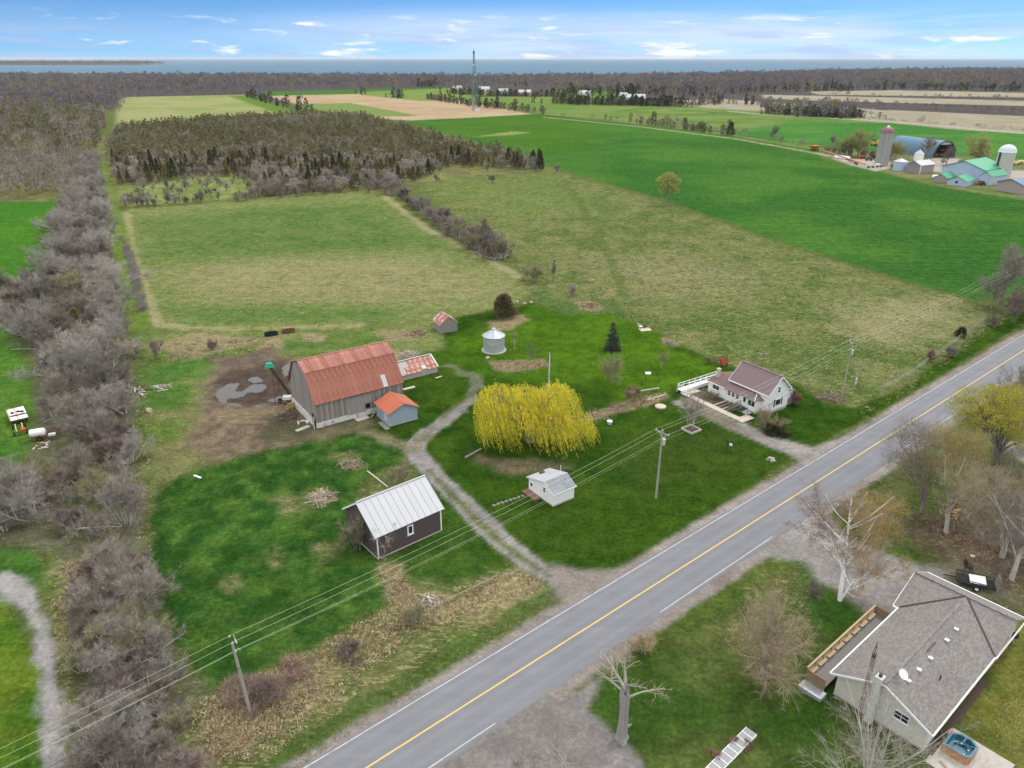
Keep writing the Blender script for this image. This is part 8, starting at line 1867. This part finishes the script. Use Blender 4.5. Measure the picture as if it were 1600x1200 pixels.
ST = [(.54, .43, .26), (.46, .36, .2), (.6, .5, .33), (.36, .28, .17)]; RB = [(.36, .25, .18), (.44, .33, .22), (.3, .21, .15), (.5, .39, .25)]; GR = [(.05, .125, .022), (.08, .16, .028), (.036, .10, .02)]; OL = [(.12, .14, .04), (.17, .175, .06), (.26, .24, .11)]
tufts('dry_grass', [([(590, 880), (620, 885), (650, 930), (720, 935), (800, 892), (845, 905), (840, 925), (760, 955), (660, 985), (610, 945)], 2200, .42, ST, .12),
                    ([(300, 1100), (390, 1060), (500, 1010), (600, 950), (660, 985), (560, 1060), (430, 1180), (300, 1200)], 1700, .4, ST, .16),
                    ([(340, 1090), (460, 1030), (540, 1030), (480, 1100), (370, 1180), (300, 1190)], 700, .5, RB + ST, .2),
                    ([(100, 880), (222, 868), (232, 905), (150, 960), (110, 1000)], 1700, .55, ST, .14), ([(80, 930), (130, 930), (128, 1060), (104, 1200), (86, 1200)], 700, .35, ST + OL, .12),
                    ([(196, 515), (240, 545), (235, 760), (240, 880), (215, 850), (205, 640)], 700, .4, ST + OL, .14), ([(300, 535), (420, 528), (430, 545), (330, 560), (250, 565)], 600, .5, ST, .16), ([(765, 565), (850, 562), (856, 572), (820, 580), (775, 580)], 500, .45, ST, .14), ([(905, 655), (985, 625), (1040, 612), (1045, 622), (950, 648)], 500, .4, ST, .12),
                    ([(1180, 900), (1260, 890), (1270, 1000), (1190, 1060), (1130, 1000)], 1500, .18, OL + ST, .1)], 51)
tufts('meadow_grass', [(MDW, 6500, .22, GR, .2), (LAWN[:10], 10, .1, GR, .1)], 52)
tufts('pasture_grass', [(PAS, 9000, .6, [(.34, .31, .15), (.26, .26, .11), (.14, .18, .05), (.09, .14, .035), (.40, .36, .19)], .28)], 53)
tufts('verge_grass', [([(430, 1180), (560, 1095), (700, 1010), (860, 920), (875, 935), (700, 1045), (560, 1135), (430, 1230)], 1500, .16, [(.075, .14, .03), (.1, .16, .035), (.18, .18, .06), (.3, .26, .13)], .16), ([(1340, 640), (1420, 600), (1545, 500), (1600, 470), (1600, 480), (1420, 610), (1350, 655)], 900, .4, GR + OL + ST, .2), ([(1290, 800), (1400, 730), (1480, 700), (1480, 790), (1400, 850), (1330, 850)], 1500, .3, OL + GR, .16), ([(1440, 810), (1600, 820), (1600, 930), (1520, 890)], 900, .3, RB, .2)], 54)
def brush(name, areas, seed):
    rt = np.random.default_rng(seed); Vs_, Cs_ = [], []
    for poly_, n, h, w, tones in areas:
        for (x, y) in inside(pxpoly(poly_), n, rt, gap=w * .3, tries=30):
            if yard_gap(x, y): continue
            k = 260; az = rt.uniform(0, 6.28, k); e_ = rt.uniform(0, 1, k); r = np.sqrt(1 - e_ ** 2) * rt.uniform(.2, 1, k) * w / 2
            P = np.stack([x + np.cos(az) * r, y + np.sin(az) * r, e_ * h * rt.uniform(.2, 1, k)], 1); d = unit(np.stack([np.cos(az) * .7, np.sin(az) * .7, np.ones(k)], 1) + rt.normal(0, .6, (k, 3))) * rt.uniform(.3, 1.1, (k, 1))
            v, f = blades(rt, P, d, rt.uniform(.02, .05, k)); Vs_.append(v); Cs_.append(np.repeat(np.array(tones[int(rt.integers(0, len(tones)))])[None] * rt.uniform(.75, 1.25, (k, 1)), 3, 0))
    V, C = np.concatenate(Vs_), np.concatenate(Cs_)
    return tag(link(name, mesh_np(name, V, [np.arange(len(V)).reshape(-1, 3)], [M['mass']], attrs={'tone': C})), kind='stuff')
TW = [(.31, .28, .245), (.26, .23, .2), (.245, .195, .17), (.36, .33, .29), (.26, .24, .16)]
brush('undergrowth', [(belt[0], 560, 2.4, 3.4, TW), (belt[1], 60, 1.6, 2.6, TW), ([(1440, 720), (1600, 700), (1640, 880), (1560, 900), (1450, 820)], 70, 1.6, 2.6, TW), ([(345, 1080), (470, 1025), (480, 1060), (380, 1130)], 22, .9, 1.8, [(.36, .26, .21), (.33, .25, .2)]), ([(190, 372), (200, 385), (216, 430), (226, 480), (229, 495), (220, 490), (207, 440), (196, 395)], 90, 1.1, 2.2, [(.3, .255, .25), (.27, .24, .23)])], 61)
